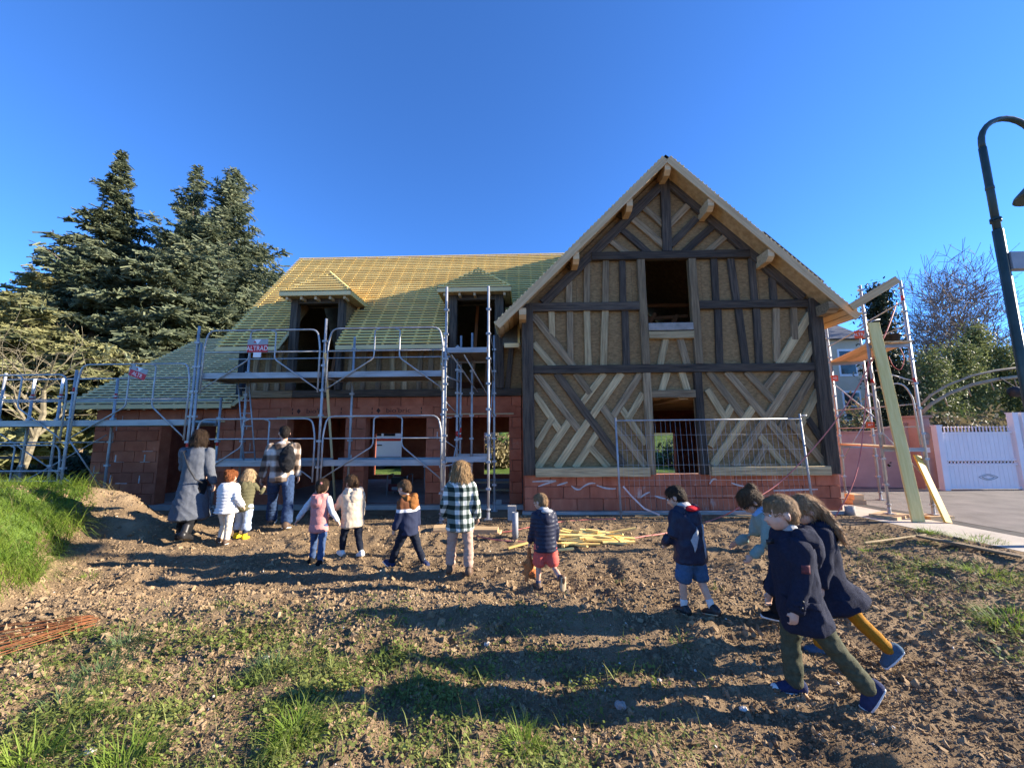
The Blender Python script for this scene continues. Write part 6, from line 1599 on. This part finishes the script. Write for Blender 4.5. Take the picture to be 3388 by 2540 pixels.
def drape(P, target, name, m, cs, nu=5, nv=7, d=(0, 1, 0), off=.005):
    """a cloth patch laid on a garment: corners in the person's own frame, cast along d onto the surface"""
    me = target.data; bv = BVHTree.FromPolygons([v.co.copy() for v in me.vertices], [tuple(p.vertices) for p in me.polygons]); d = Vector(d).normalized()
    c = [Vector(x) for x in cs]; V = []
    for j in range(nv+1):
        for i in range(nu+1):
            u, w = i/nu, j/nv; p = (c[0]*(1-u)+c[1]*u)*(1-w)+(c[3]*(1-u)+c[2]*u)*w
            h = bv.ray_cast(p-d*1.0, d)[0]; V.append((h if h else p)-d*off)
    k = nu+1; F = [(j*k+i, j*k+i+1, (j+1)*k+i+1, (j+1)*k+i) for j in range(nv) for i in range(nu)]
    n = len(V); V2 = V+[v+d*(off*.9) for v in V]; F2 = F+[tuple(q+n for q in f[::-1]) for f in F]
    rim = [i for i in range(k)]+[j*k+nu for j in range(1, nv+1)]+[nv*k+i for i in range(nu-1, -1, -1)]+[j*k for j in range(nv-1, 0, -1)]
    F2 += [(rim[i], rim[i]+n, rim[(i+1) % len(rim)]+n, rim[(i+1) % len(rim)]) for i in range(len(rim))]
    return ob(name, mesh_from(V2, F2, True, name), m, target, P['MW'])
def wrap(mb, name, m, parent, MW):
    me = mesh_from(mb.V, mb.F, True, name); return ob(name, me, m, parent, MW)
BRN_H = hairm('hair_dark_brown', (.018, .011, .007), (.055, .034, .02)); MID_H = hairm('hair_brown', (.06, .034, .017), (.15, .085, .042)); LBR_H = hairm('hair_light_brown', (.15, .088, .042), (.33, .205, .105))
BLO_H = hairm('hair_blond', (.34, .22, .11), (.58, .42, .24)); GIN_H = hairm('hair_ginger', (.16, .048, .017), (.34, .115, .038)); BLK_H = hairm('hair_black', (.010, .008, .007), (.03, .022, .018)); CUR_H = hairm('hair_curly_blond', (.17, .10, .045), (.42, .27, .13)); WAV_H = hairm('hair_wavy_brown', (.20, .11, .05), (.45, .28, .145))
NAVY = cloth('navy_wool', (.020, .024, .045), bump=.6); NAVYP = cloth('navy_nylon', (.022, .026, .048), bump=.05); NAVYP.node_tree.nodes['Principled BSDF'].inputs['Roughness'].default_value = .42
DENIM = cloth('denim', (.035, .062, .13), .55, 30); DENIML = cloth('denim_mid', (.06, .10, .20), .6, 30); DARKT = cloth('dark_trouser', (.014, .018, .030)); OLIVE = cloth('olive_cord', (.085, .085, .05), .65, 40)
MUST = cloth('mustard_knit', (.36, .16, .012), .72, 50); BLACKC = cloth('black_cloth', (.010, .010, .011)); GREYC = cloth('grey_wool', (.115, .125, .145), .8, 30, .6); WHTC = cloth('white_quilt', (.66, .65, .64), .93); CREAMC = cloth('cream_quilt', (.52, .42, .31), .9); CREAMT = cloth('cream_trouser', (.64, .57, .45), .9)
OLIVQ = cloth('olive_quilt', (.115, .105, .055), .8); LBLUE = cloth('pale_denim', (.36, .44, .58), .85); PINKQ = cloth('pink_quilt', (.55, .235, .215), .88); GREYS = cloth('pale_grey_knit', (.50, .54, .58), .75, 35); TEALC = cloth('teal_cotton', (.25, .345, .305), .85); REDS = cloth('coral_cotton', (.60, .11, .085), .88); BEIGET = cloth('pinkish_beige_cotton', (.44, .29, .22), .85); BLUES = cloth('blue_denim_short', (.055, .115, .21), .75, 30)
LEATHB = mat('brown_leather', (.075, .045, .028), (.13, .08, .05), scale=8, rough=.6); LEATHK = mat('black_leather', (.012, .011, .011), (.03, .028, .028), scale=8, rough=.4); WSOLE = mat('pale_rubber', (.62, .60, .55), (.72, .70, .65), scale=9, rough=.6); TSOLE = mat('tan_rubber', (.42, .32, .19), (.52, .42, .28), scale=9, rough=.7); NAVSH = cloth('navy_canvas', (.030, .040, .095)); BLUSH = cloth('blue_canvas', (.065, .12, .18)); WHSH = mat('white_leather', (.60, .60, .57), (.7, .7, .67), scale=8, rough=.5)
YELB = mat('yellow_rubber', (.62, .42, .02), (.70, .50, .04), scale=8, rough=.35); SOCKW = cloth('white_sock', (.62, .62, .60), .9); SOCKN = cloth('navy_sock', (.06, .075, .13)); SOCKB = cloth('blue_grey_sock', (.23, .27, .36))
CHK1 = check_mat('brown_check', (.58, .53, .47), (.22, .165, .125), (.050, .035, .027), .10, .55); CHK2 = check_mat('green_check', (.62, .62, .57), (.13, .16, .14), (.012, .022, .018), .052, .12)
BRJ = band_mat('colour_block', [(0, (.020, .026, .055)), (.725, (.58, .58, .60)), (.765, (.13, .05, .022))]); TANC = cloth('tan_fleece', (.26, .105, .030)); REDL = cloth('red_lining', (.55, .02, .03), .9); LGREY = cloth('light_grey_cloth', (.42, .42, .42), .8); BLUEL = cloth('sky_blue_lining', (.22, .42, .68), .9); RAINB = band_mat('rain_boot', [(0, (.62, .42, .02)), (.075, (.02, .026, .05)), (.215, (.62, .42, .02))])
FEW = folds(.010, 7, 5, 3)

woman = person('woman with dark wavy hair in a long grey coat with a black shoulder strap', 405, 1158, 1.67, 0, dict(child=False, seed=1, heading=8, lean=4, hair=BRN_H, style='bob', hdisp=curls(.014, 16, 2), head=(0, -6), jacket=GREYC, jname='coat', hem=-.315, coat_w=1.0, hem_w=1.9, jdisp=folds(.016, 6, 2.2, 4), trousers=BLACKC, shoes=LEATHK, boot=.09,
    legL=(5, 4), legR=(-8, 24), armL=(14, 6, 48, 30), armR=(-2, 8, 12), flare=1.1))
mb = MB(); sp, H_ = woman['spine'], 1.67
mb = MB(); mb.tube([sp(.93)+Vector((-.13, .02, .02)), sp(.90)+Vector((-.12, -.135, 0)), sp(.45)+Vector((.03, -.185, 0)), sp(.15)+Vector((.15, -.19, 0)), sp(.02)+Vector((.205, -.10, 0))], .011, 6); so_ = tag(wrap(mb, 'shoulder_strap', BLACK, woman['o'], woman['MW']))
man = person('man in a brown checked shirt and blue jeans striding away with a black backpack', 600, 1137, 1.82, 0, dict(child=False, seed=2, jdisp=folds(.007, 7, 7, 2), heading=18, lean=3, hair=BLK_H, style='short', head=(28, 4), jacket=CHK1, jname='shirt', hem=-.045, coat_w=1.08, trousers=DENIM, shoes=LEATHB, soles=WSOLE, flare=1.45, tbulk=1.0,
    legL=(19, 4, 6), legR=(-15, 5, 8), armL=(-12, 12, 24), armR=(2, 5, 18)))
mb = Body(); s_ = man['spine']
mb.ell(s_(.52)+Vector((.125, -.20, 0)), (.135, .10, .235)); mb.ell(s_(.40)+Vector((.135, -.27, 0)), (.10, .06, .15)); mb.ell(s_(.80)+Vector((.12, -.19, 0)), (.10, .07, .09))
bp_ = mb.fuse('backpack', cloth('backpack_black', (.016, .016, .018), .7, 20, .5), None, man['MW'], .010, 2, folds(.018, 9, 7, 5)); tag(bp_, 'black backpack hanging from the right shoulder of the man', 'backpack')
mb = MB(); mb.tube([s_(.78)+Vector((.10, -.20, .05)), s_(.98)+Vector((.15, -.06, .03)), s_(.93)+Vector((.16, .09, .0)), s_(.6)+Vector((.17, .13, 0)), s_(.25)+Vector((.18, -.05, 0))], .018, 6); wrap(mb, 'strap', BLACK, bp_, man['MW'])
hz_ = man['hip'].z
for s in (-1, 1): drape(man, man['tr'], 'pocket', DENIML, [(s*.095-.06, 0, hz_-.02), (s*.095+.06, 0, hz_-.02), (s*.095+.05, 0, hz_-.16), (s*.095-.05, 0, hz_-.16)])
white = person('small child with ginger hair in a white quilted jacket and cream trousers', 483, 1172, 1.10, 0, dict(seed=3, heading=-4, lean=3, hair=GIN_H, style='bun', hdisp=curls(.013, 24, 5), jacket=WHTC, jdisp=quilt(.010, .048), hem=-.05, hem_w=1.12, coat_w=1.12, bulk=1.25, trousers=CREAMT, shoes=LEATHB, soles=WSOLE, hood=(WHTC, .95), hooddisp=quilt(.006, .03), tbulk=1.02,
    legL=(14, 26), legR=(-4, 2), armL=(40, 28, 105, -10), armR=(-12, 24, 40, 10)))
mb = MB(); S, e, wr, dh, Rb = white['J']['armL']
for k in range(4): mb.bar(wr+Vector((-.02*k, .01, .02)), wr+Vector((-.05+.03*k, .02*k, -.16-.03*k)), .035, .004)
rbn = tag(wrap(mb, 'ribbon', WHITE, None, white['MW']), 'white ribbons dangling from the hand of the ginger child', 'ribbon')
olive = person('small blond child in an olive quilted gilet, pale trousers and yellow rain boots', 522, 1161, 1.10, 0, dict(seed=4, heading=4, lean=5, hair=BLO_H, style='bob', head=(0, -12), jacket=OLIVQ, jname='gilet', jdisp=quilt(.010, .055), hem=-.06, hem_w=1.1, coat_w=1.18, sleeves=OLIVQ, trousers=LBLUE, trouser_len=.74, flare=1.5, tbulk=1.18, shoes=RAINB, boot=.16, bootw=1.15, hood=(OLIVQ, .95), hooddisp=quilt(.006, .03),
    legL=(8, 14, 4), legR=(-6, 6, 4), armL=(20, 15, 40), armR=(20, 34, 95, 0)))
pink = person('girl with dark hair tied up in a pink padded gilet and blue jeans', 684, 1217, 1.08, 0, dict(seed=5, heading=-6, lean=3, hair=BRN_H, style='pony', head=(6, -4), jacket=PINKQ, jname='gilet', jdisp=quilt(.007, .10), hem=-.085, hem_w=1.06, coat_w=1.10, sleeves=GREYS, trousers=DENIML, flare=1.0, tbulk=.95, shoes=BLACKC, hood=(PINKQ, 1.1),
    legL=(12, 16, 5), legR=(-5, 2, 2), armL=(-14, 34, 14), armR=(-8, 24, 30)))
mb = MB(); mb.ball(pink['q'](.1, -.47, .22), .022, 8, 6); wrap(mb, 'hair_tie', PINKQ, pink['o'], pink['MW'])
cream = person('girl in a cream padded coat with its hood down and dark trousers', 758, 1200, 1.09, 0, dict(seed=6, heading=50, lean=5, hair=MID_H, style='pony', head=(10, -14), jacket=CREAMC, jname='coat', jdisp=quilt(.006, .12, folds(.008, 12, 10)), hem=-.10, hem_w=1.0, coat_w=1.16, bulk=1.2, trousers=DARKT, trouser_len=.92, shoes=WHSH, soles=WSOLE, hood=(CREAMC, 1.3),
    legL=(20, 12, 2), legR=(-12, 8, 2), armL=(24, 22, 12), armR=(-6, 8, 20)))
brown = person('boy in a brown and navy jacket with tan hood, stepping to the left', 880, 1226, 1.13, 0, dict(seed=7, heading=66, lean=5, hair=MID_H, style='short', head=(4, -22), jacket=BRJ, hem=-.07, hem_w=.95, coat_w=1.08, bulk=1.1, trousers=DARKT, trouser_len=.94, tbulk=.98, shoes=NAVSH, soles=WSOLE, socks=SOCKB, hood=(TANC, 1.15),
    legL=(27, 2, 0, 24), legR=(-22, 8), armL=(4, 8, 12), armR=(-18, 8, 20)))
plaid = person('girl with curly blond hair in a green and white checked jacket', 993, 1238, 1.29, 0, dict(seed=8, heading=-3, lean=0, hair=CUR_H, style='bob', hdisp=curls(.018, 20, 1), head=(-6, 2), jacket=CHK2, hem=-.085, hem_w=1.06, coat_w=1.08, bulk=1.14, trousers=BEIGET, trouser_len=.90, flare=1.25, tbulk=1.0, shoes=LEATHB, boot=.065, collar=LGREY, collar_k=1.35,
    legL=(4, 2, 6), legR=(-5, 3, 6), armL=(-6, 17, 34, 25), armR=(-6, 17, 34, 25)))
redb = person('small boy in coral red shorts and a navy padded jacket walking away', 1180, 1272, 1.0, 0, dict(seed=9, heading=22, lean=6, hair=LBR_H, style='short', head=(34, -16), jacket=NAVYP, jdisp=quilt(.007, .042), hem=-.06, hem_w=1.05, coat_w=1.10, bulk=1.12, trousers=REDS, trouser_len=.42, tbulk=1.12, shoes=LEATHB, soles=TSOLE, socks=SOCKN, sock_top=.74, hood=(NAVYP, 1.1, LGREY), collar=LGREY, collar_k=1.25,
    legL=(10, 6), legR=(-12, 58, 2, -80), armL=(10, 8, 10), armR=(-8, 12, 30)))
# plush toy held by one limb
S, e, wr, dh, Rb = redb['J']['armL']; W_ = redb['MW']; PL = cloth('orange_plush', (.55, .20, .07), .8, 40, .8)
B = Body(); c = wr+Vector((0, .02, -.07)); B.sweep([c, c+Vector((.0, .0, -.06)), c+Vector((.0, 0, -.12))], [.02, .022, .03]); t0 = c+Vector((.0, 0, -.17)); B.ell(t0, (.055, .05, .075)); B.ell(t0+Vector((.05, 0, -.10)), (.05, .045, .045))
for v in ((-.06, .02, -.10), (-.05, -.03, -.15), (.06, -.02, .03), (-.075, .0, .02)): B.sweep([t0, t0+Vector(v)*.6, t0+Vector(v)], [.03, .024, .02])
for s in (-1, 1): B.ell(t0+Vector((.05+s*.035, 0, -.135)), (.018, .015, .018))
tag(B.fuse('plush_toy', PL, None, W_, .006, 2, folds(.004, 40, 40)), 'orange plush toy dangling from the left hand of the boy in red shorts', 'plush toy')
nred = person('boy in a navy coat with a red-lined hood and blue shorts looking down', 1500, 1322, 1.11, 0, dict(seed=10, heading=32, lean=8, hair=BRN_H, style='short', head=(28, -26), jacket=NAVYP, jname='coat', hem=-.062, hem_w=1.0, coat_w=1.14, bulk=1.22, jdisp=folds(.012, 9, 8, 2), trousers=BLUES, trouser_len=.44, tbulk=1.05, shoes=LEATHK, soles=TSOLE, socks=SOCKW, sock_top=.66, hood=(NAVYP, 1.25, REDL), collar=LGREY, collar_k=1.5,
    legL=(10, 10, 2), legR=(-8, 16, 3), armL=(4, 16, 50, 30), armR=(-4, 16, 46, 30)))
zc = nred['nk'].z
for cs in ([(-.10, 0, zc-.24), (-.035, 0, zc-.13), (-.03, 0, zc-.22), (-.085, 0, zc-.34)], [(.045, 0, zc-.11), (.09, 0, zc-.13), (.07, 0, zc-.36), (.02, 0, zc-.40)]): drape(nred, nred['jo'], 'grey_patch', LGREY, cs)
teal = person('girl with hair bun and glasses in a teal jacket bending forward, knee raised', 1710, 1345, 1.20, 0, dict(seed=11, heading=74, lean=24, hair=MID_H, style='bun', head=(8, -38), jacket=TEALC, jdisp=folds(.006, 9, 7, 2), hem=-.06, coat_w=1.06, bulk=1.12, trousers=BLACKC, tbulk=.92, shoes=BLACKC, soles=WSOLE, collar=BLUEL, collar_k=1.3,
    legL=(38, 48, 2, 6), legR=(-14, 8, 2), armL=(8, 8, 38), armR=(16, 6, 40)))
mb = MB(); q = teal['q']
for s in (-1, 1): mb.tube([q(s*.17+.11*math.cos(t), .42, .0+.085*math.sin(t)) for t in [k*math.pi/6 for k in range(13)]], .0035, 5, False); mb.tube([q(s*.28, .41, .02), q(s*.39, .02, .04)], .003, 5)
mb.tube([q(-.06, .43, .02), q(.06, .43, .02)], .003, 5); tag(wrap(mb, 'glasses', BLACK, None, teal['MW']), 'thin dark glasses on the bending girl with the hair bun', 'glasses')
girl = person('girl with long wavy brown hair in a flared navy coat and mustard tights', 1803, 1425, 1.22, 0, dict(seed=12, heading=76, lean=6, hem_y=-.05, hair=WAV_H, style='wavy', hdisp=curls(.011, 18, 3), head=(10, -26), jacket=NAVY, jname='coat', hem=-.125, hem_w=1.9, coat_w=1.06, bulk=1.04, jdisp=folds(.012, 7, 3, 1), trousers=MUST, trouser_len=1.0, tbulk=.92, tfold=.002, shoes=BLUSH, soles=WSOLE, socks=MUST, sock_top=.8, hood=(NAVY, 1.0),
    legL=(-33, 10, 0, -48), legR=(12, 14), armL=(2, 5, 14), armR=(6, 4, 14)))
front = person('boy with light brown hair in a navy wool coat and olive trousers, nearest', 1746, 1512, 1.26, 0, dict(seed=13, heading=82, lean=3, hem_y=-.03, hair=LBR_H, style='short', head=(4, -12), vox=.009, jacket=NAVY, jname='coat', hem=-.105, hem_w=.15, coat_w=1.04, bulk=1.14, jdisp=folds(.012, 8, 5, 6), trousers=OLIVE, trouser_len=.97, tbulk=1.02, flare=1.15, shoes=NAVSH, soles=WSOLE, toecap=WSOLE, hood=(NAVY, 1.35), collar=LGREY, collar_k=1.0, slen=1.0,
    legL=(-32, 6, 0, -56), legR=(7, 8, 2, -2), armL=(5, 4, 12), armR=(6, 4, 12)))
f_ = front; S, e, wr, dh, Rb = f_['J']['armL']
mb = MB()
for t in (.62, .82):
    c = e.lerp(wr, t)+Vector((-.05, .0, 0)); mb.ball(c, .010, 8, 5)
wrap(mb, 'button', BLACK, f_['jo'], f_['MW'])
c = S.lerp(e, .62)
bd = drape(f_, f_['jo'], 'arm_badge', mat('badge_red', (.05, .02, .026), (.15, .035, .038), scale=70, rough=.8), [(0, c.y+.024, c.z+.026), (0, c.y-.024, c.z+.026), (0, c.y-.024, c.z-.026), (0, c.y+.024, c.z-.026)], 4, 4, (1, 0, 0), .003)
mb = MB(); c = f_['spine'](.9); mb.bar(c+Vector((-.05, .12, .0)), c+Vector((-.06, .165, -.005)), .03, .01, Vector((-1, 0, 0))); wrap(mb, 'toggle_tab', BLACK, f_['jo'], f_['MW'])
h0 = f_['hip'].z
for nm, cs in (('pocket_flap', [(0, .075, h0+.06), (0, -.055, h0+.045), (0, -.05, h0+.005), (0, .08, h0+.02)]), ('cuff_tab', [(0, e.lerp(wr, .72).y+.05, e.lerp(wr, .72).z+.01), (0, e.lerp(wr, .72).y-.045, e.lerp(wr, .72).z+.025), (0, e.lerp(wr, .72).y-.045, e.lerp(wr, .72).z), (0, e.lerp(wr, .72).y+.05, e.lerp(wr, .72).z-.015)])): drape(f_, f_['jo'], nm, NAVY, cs, 6, 3, (1, 0, 0), .006)
# ================================================================ LOOSE EARTH, STONES, GRASS
rg = np.random.default_rng(3)
def polar(n, y0, y1, ax=1.15):
    """points spread evenly over the picture: many near, fewer far"""
    u = rg.random(n); y = y0*(y1/y0)**u; x = rg.uniform(-1.42, 1.42, n)*y
    return x, y
x, y = polar(42000, 1.0, 8.1); k = (road_side(x, y) < -.1) & ((bank_edge(y)-x < .7) | ((np.abs(x+7.0) < 1.3) & (y > 5.9))) & (perlin(x*.9+5, y*1.1) > -.28)
x, y = x[k], y[k]; s = (.004+.019*rg.random(len(x))**4)*np.clip(y/2.6, .75, 1.35)
lumps('soil_clods', np.stack([x, y, hz(x, y)+s*.05], 1), s, CLOD, 'crumbly clods of dry brown earth all over the yard', 'soil', .6)
x, y = polar(120000, 1.0, 8.1); k = (road_side(x, y) < -.1) & ((bank_edge(y)-x < .6) | ((np.abs(x+7.0) < 1.3) & (y > 5.9))); x, y = x[k], y[k]; n = len(x)
s = (.0032+.0050*rg.random(n)**2)*np.clip(y/2.4, .7, 1.6)
lumps('soil_crumbs', np.stack([x, y, hz(x, y)+s*.1], 1), s, CLOD, 'fine crumbs of dry earth over the whole yard', 'soil')
x, y = polar(700, 1.2, 7.5); k = (road_side(x, y) < -.1) & (bank_edge(y)-x < .3); x, y = x[k], y[k]; s = .003+.008*rg.random(len(x))**3
PEB = mat('pale_pebble', (.42, .37, .30), (.66, .62, .55), scale=9, rough=.85)
lumps('pebbles', np.stack([x, y, hz(x, y)+s*.4], 1), s, PEB, 'small pale pebbles scattered over the earth', 'pebbles', .25)
def stone(label, px, py, r, m=PEB):
    p = gpt(px, py); B_ = Body(); B_.ell((0, 0, r*.12), (r*1.3, r, r*.62)); tag(B_.fuse('stone', m, None, Matrix.Translation(p), r*.12, 1, folds(r*.3, 1.2/r, 1.2/r, px*.1)), label, 'stone', 'stones lying on the earth')
STN = mat('pinkish_stone', (.30, .22, .18), (.46, .36, .30), scale=9, rough=.9)
for a in (('larger pale stone in the middle of the foreground dirt', 1053, 1392, .022), ('white stone at the lower right of the dirt', 1607, 1532, .020), ('whitish stone to the left of the nearest boy', 1425, 1470, .014), ('pinkish flat stone in the shaded dirt', 1340, 1525, .032, STN), ('small white stone left of the earth ridge', 575, 1420, .016), ('pale stone at the edge of the weeds', 195, 1625, .022)): stone(*a)
# blades: bent ribbons of three segments
def blades(P, L, W, az, tilt, bend, seed):
    rg = np.random.default_rng(seed); n = len(P); t = np.linspace(0, 1, 4)
    d = np.stack([np.cos(az), np.sin(az), np.zeros(n)], 1); sd = np.stack([-np.sin(az), np.cos(az), np.zeros(n)], 1)
    V = np.zeros((n, 4, 2, 3))
    for i, q in enumerate(t):
        ang = tilt+bend*q; r = L*q
        c = P+d*(np.sin(ang)*r)[:, None]+np.array([0, 0, 1])*(np.cos(np.minimum(ang, 1.75))*r)[:, None]
        w = (W*(1-q**1.6*.93))[:, None]
        V[:, i, 0] = c-sd*w; V[:, i, 1] = c+sd*w
    b = 8*np.arange(n)[:, None]; F = np.concatenate([b+np.array([[2*i, 2*i+1, 2*i+3, 2*i+2]]) for i in range(3)], 0)
    return V.reshape(-1, 3), F
GR1 = leafmat('grass_fresh', (.10, .185, .02), (.25, .33, .05), 2.2, .4); GR2 = leafmat('grass_blue', (.07, .12, .045), (.15, .21, .085), 2.5, .35); GR3 = leafmat('weed_green', (.105, .15, .028), (.26, .285, .075), 3.0, .35); GR4 = leafmat('dry_stalk', (.16, .14, .06), (.30, .25, .11), 3, .3)
# thick grass on the bank
n = 35000; y = rg.uniform(2.2, 7.4, n); x = bank_edge(y)-rg.random(n)**1.4*4.2+.25
d = bank_edge(y)-x+.35*perlin(x*.9+2, y*.9+4); k = (d > .28) & (d > .28+sstep(6.2, 7.0, y)*.8); x, y = x[k], y[k]; n = len(x); cl = perlin(x*1.3, y*1.3)
P = np.stack([x, y, hz(x, y)-.01], 1); V, F = blades(P, (.10+.24*rg.random(n)**1.4)*(1+1.2*cl), .0026+.0025*rg.random(n), rg.normal(-.5, 1.3, n), rg.uniform(.05, .6, n), rg.uniform(.3, 1.7, n), 5)
tag(wob('grass', V, F, GR1), 'long bright green grass covering the bank at the left edge', 'grass', None, 'stuff')
n = 7000; y = rg.uniform(2.2, 7.6, n); x = bank_edge(y)-rg.random(n)*4+.45; d = bank_edge(y)-x; k = (d > .0) & (perlin(x*1.7+3, y*1.7) > -.05); x, y = x[k], y[k]; n = len(x)
P = np.stack([x, y, hz(x, y)-.01], 1); V, F = blades(P, .10+.22*rg.random(n), .0018+.0016*rg.random(n), rg.uniform(0, 6.28, n), rg.uniform(.1, .8, n), rg.uniform(.2, 1.4, n), 8)
tag(wob('dry_grass', V, F, GR4), 'dry yellow blades among the green grass on the bank', 'grass', None, 'stuff')
# weeds over the foreground earth
def weedmask(x, y):
    p = sstep(-.25, .25, perlin(x*.8+1.7, y*1.2+2.2))
    # left-hand foreground patch, thinning to the right and towards the house
    m = sstep(1.1, -.9, x-.1*y)*sstep(4.1, 3.0, y)*(.35+.65*p)
    m = np.maximum(m, sstep(.2, -.8, x)*sstep(2.2, 1.7, y)*p)
    m = np.maximum(m, np.exp(-((x-.02)/.35)**2-((y-1.45)/.22)**2))
    m = np.maximum(m, .9*np.exp(-((x-4.9)/.8)**2-((y-5.0)/.7)**2)); m = np.maximum(m, .9*np.exp(-((x-4.1)/.45)**2-((y-3.2)/.5)**2)*1.0); m = np.maximum(m, .85*np.exp(-((x-5.8)/.6)**2-((y-6.3)/.45)**2))
    m = m*(.25+1.1*sstep(-.18, .22, perlin(x*2.2+4.4, y*2.8+1.1)))*sstep(-4.4, -3.6, x+.0*y)
    return np.clip(m, 0, 1)
x, y = polar(170000, 1.0, 6.8); k = (rg.random(len(x)) < weedmask(x, y)*.62) & (road_side(x, y) < .1) & (bank_edge(y)-x < .5); x, y = x[k], y[k]; n = len(x)
P = np.stack([x, y, hz(x, y)-.006], 1); V, F = blades(P, (.025+.085*rg.random(n)**2)*np.clip(y/2, .8, 1.4), .0018+.0018*rg.random(n), rg.uniform(0, 6.28, n), rg.uniform(.1, .9, n), rg.uniform(.1, 1.2, n), 6)
tag(wob('weeds', V, F, GR3), 'low straggling weeds and grass over the foreground earth', 'weeds', None, 'stuff')
x, y = polar(420000, 1.0, 6.8); k = (rg.random(len(x)) < weedmask(x, y)**1.2*.55*sstep(-.35, .15, perlin(x*3.1, y*3.1))) & (road_side(x, y) < .1) & (bank_edge(y)-x < .5); x, y = x[k], y[k]; n = len(x)
hh = rg.random(n)**2*.045; P = np.stack([x, y, hz(x, y)+.004+hh], 1); a = rg.uniform(0, 6.28, n); tl_ = rg.normal(0, .35, (n, 2)); s = (.0026+.0040*rg.random(n))*np.clip(y/2, .8, 1.5)
A = np.stack([np.cos(a), np.sin(a), tl_[:, 0]], 1)*s[:, None]*1.3; Bv = np.stack([-np.sin(a), np.cos(a), tl_[:, 1]], 1)*s[:, None]
V, F = quads(P, A, Bv); tag(wob('clover', V, F, GR3), 'small round-leaved weeds and clover in the foreground', 'weeds', None, 'stuff')
x, y = polar(9000, 1.0, 4.0); k = (rg.random(len(x)) < weedmask(x, y)*.35); x, y = x[k], y[k]; n = len(x)
P = np.stack([x, y, hz(x, y)-.005], 1); V, F = blades(P, .07+.10*rg.random(n), .0010+.0006*rg.random(n), rg.uniform(0, 6.28, n), rg.uniform(0, .25, n), rg.uniform(0, .35, n), 7)
tag(wob('seed_stalks', V, F, GR4), 'thin upright seed stalks among the foreground weeds', 'weeds', None, 'stuff')
# tufts that can be told apart
def tuft(label, px, py, h, r, n, m=GR1, seed=0, w=.0024):
    p = gpt(px, py); rg = np.random.default_rng(seed); a = rg.uniform(0, 6.28, n); rr = np.sqrt(rg.random(n))*r
    P = np.stack([p.x+np.cos(a)*rr, p.y+np.sin(a)*rr, np.zeros(n)], 1); P[:, 2] = hz(P[:, 0], P[:, 1])-.01
    V, F = blades(P, h*(.25+.95*rg.random(n)**1.3), w*(.6+.8*rg.random(n)), a+rg.normal(0, .5, n), .1+.7*rr/r*rg.random(n), rg.uniform(.2, 1.9, n), seed+1)
    tag(wob('grass_tuft', V, F, m), label, 'grass tuft', 'grass tufts on the earth')
for k, a in enumerate((('big bright grass tuft low in the foreground, left of the middle', 640, 1590, .20, .10, 420), ('long grass tuft at the bottom edge near the left', 270, 1655, .19, .12, 420), ('drooping grass tuft in the lower left corner', 60, 1650, .20, .12, 360),
        ('grass tuft at the bottom edge near the middle', 1130, 1610, .13, .10, 340), ('blue-green flattened tuft in front of the rusty rods', 215, 1455, .16, .14, 300, GR2), ('blue-green tuft left of the weed patch', 120, 1540, .14, .13, 260, GR2), ('blue-green tuft in the middle of the weed patch', 590, 1445, .15, .13, 320, GR2), ('blue-green tuft beside the earth heap', 270, 1395, .17, .12, 260, GR2),
        ('leafy green plant in the right-hand dirt, left one', 1867, 1190, .10, .09, 110, GR1), ('low yellow-green weed right of the navy-coated girl', 1978, 1258, .08, .14, 200, GR1), ('grass patch at the right edge, upper', 2130, 1240, .16, .3, 600, GR1), ('grass patch at the right edge, lower', 2185, 1345, .15, .22, 600, GR1), ('grass at the foot of the leaning boards', 2010, 1150, .15, .16, 360, GR1), ('weeds along the pavement edge at the right', 2110, 1165, .14, .3, 420, GR1),
        ('tall single grass stem clump in the right foreground dirt', 1470, 1390, .16, .05, 26, GR1), ('grass wisp behind the teal girl in the dirt', 1550, 1275, .09, .05, 40, GR1), ('small tuft beside the reddish hose', 1340, 1255, .06, .06, 50, GR1), ('green sprig on the earth heap side', 190, 1250, .12, .08, 120, GR1), ('weed on the slope below the earth heap', 480, 1310, .10, .10, 140, GR3), ('weed clump in the shaded foreground', 880, 1490, .09, .12, 200, GR2))): tuft(*a, seed=200+k) if len(a) > 6 else tuft(*a, GR1, 200+k)
# old boards lying at the edge of the pavement
a, b = gpt(1985, 1165), gpt(2215, 1212); a.z += .05; b.z += .05; tag(timber('board', a, b, .12, .03, Vector((0, 0, 1)), WOOD_M, None), 'weathered board lying in the grass along the pavement edge', 'board')
a, b = gpt(1868, 1176), gpt(2000, 1158); a.z += .03; b.z += .03; tag(timber('lath', a, b, .03, .02, Vector((0, 0, 1)), WOOD_L, None), 'thin pale lath lying in front of the right scaffold pad', 'lath')
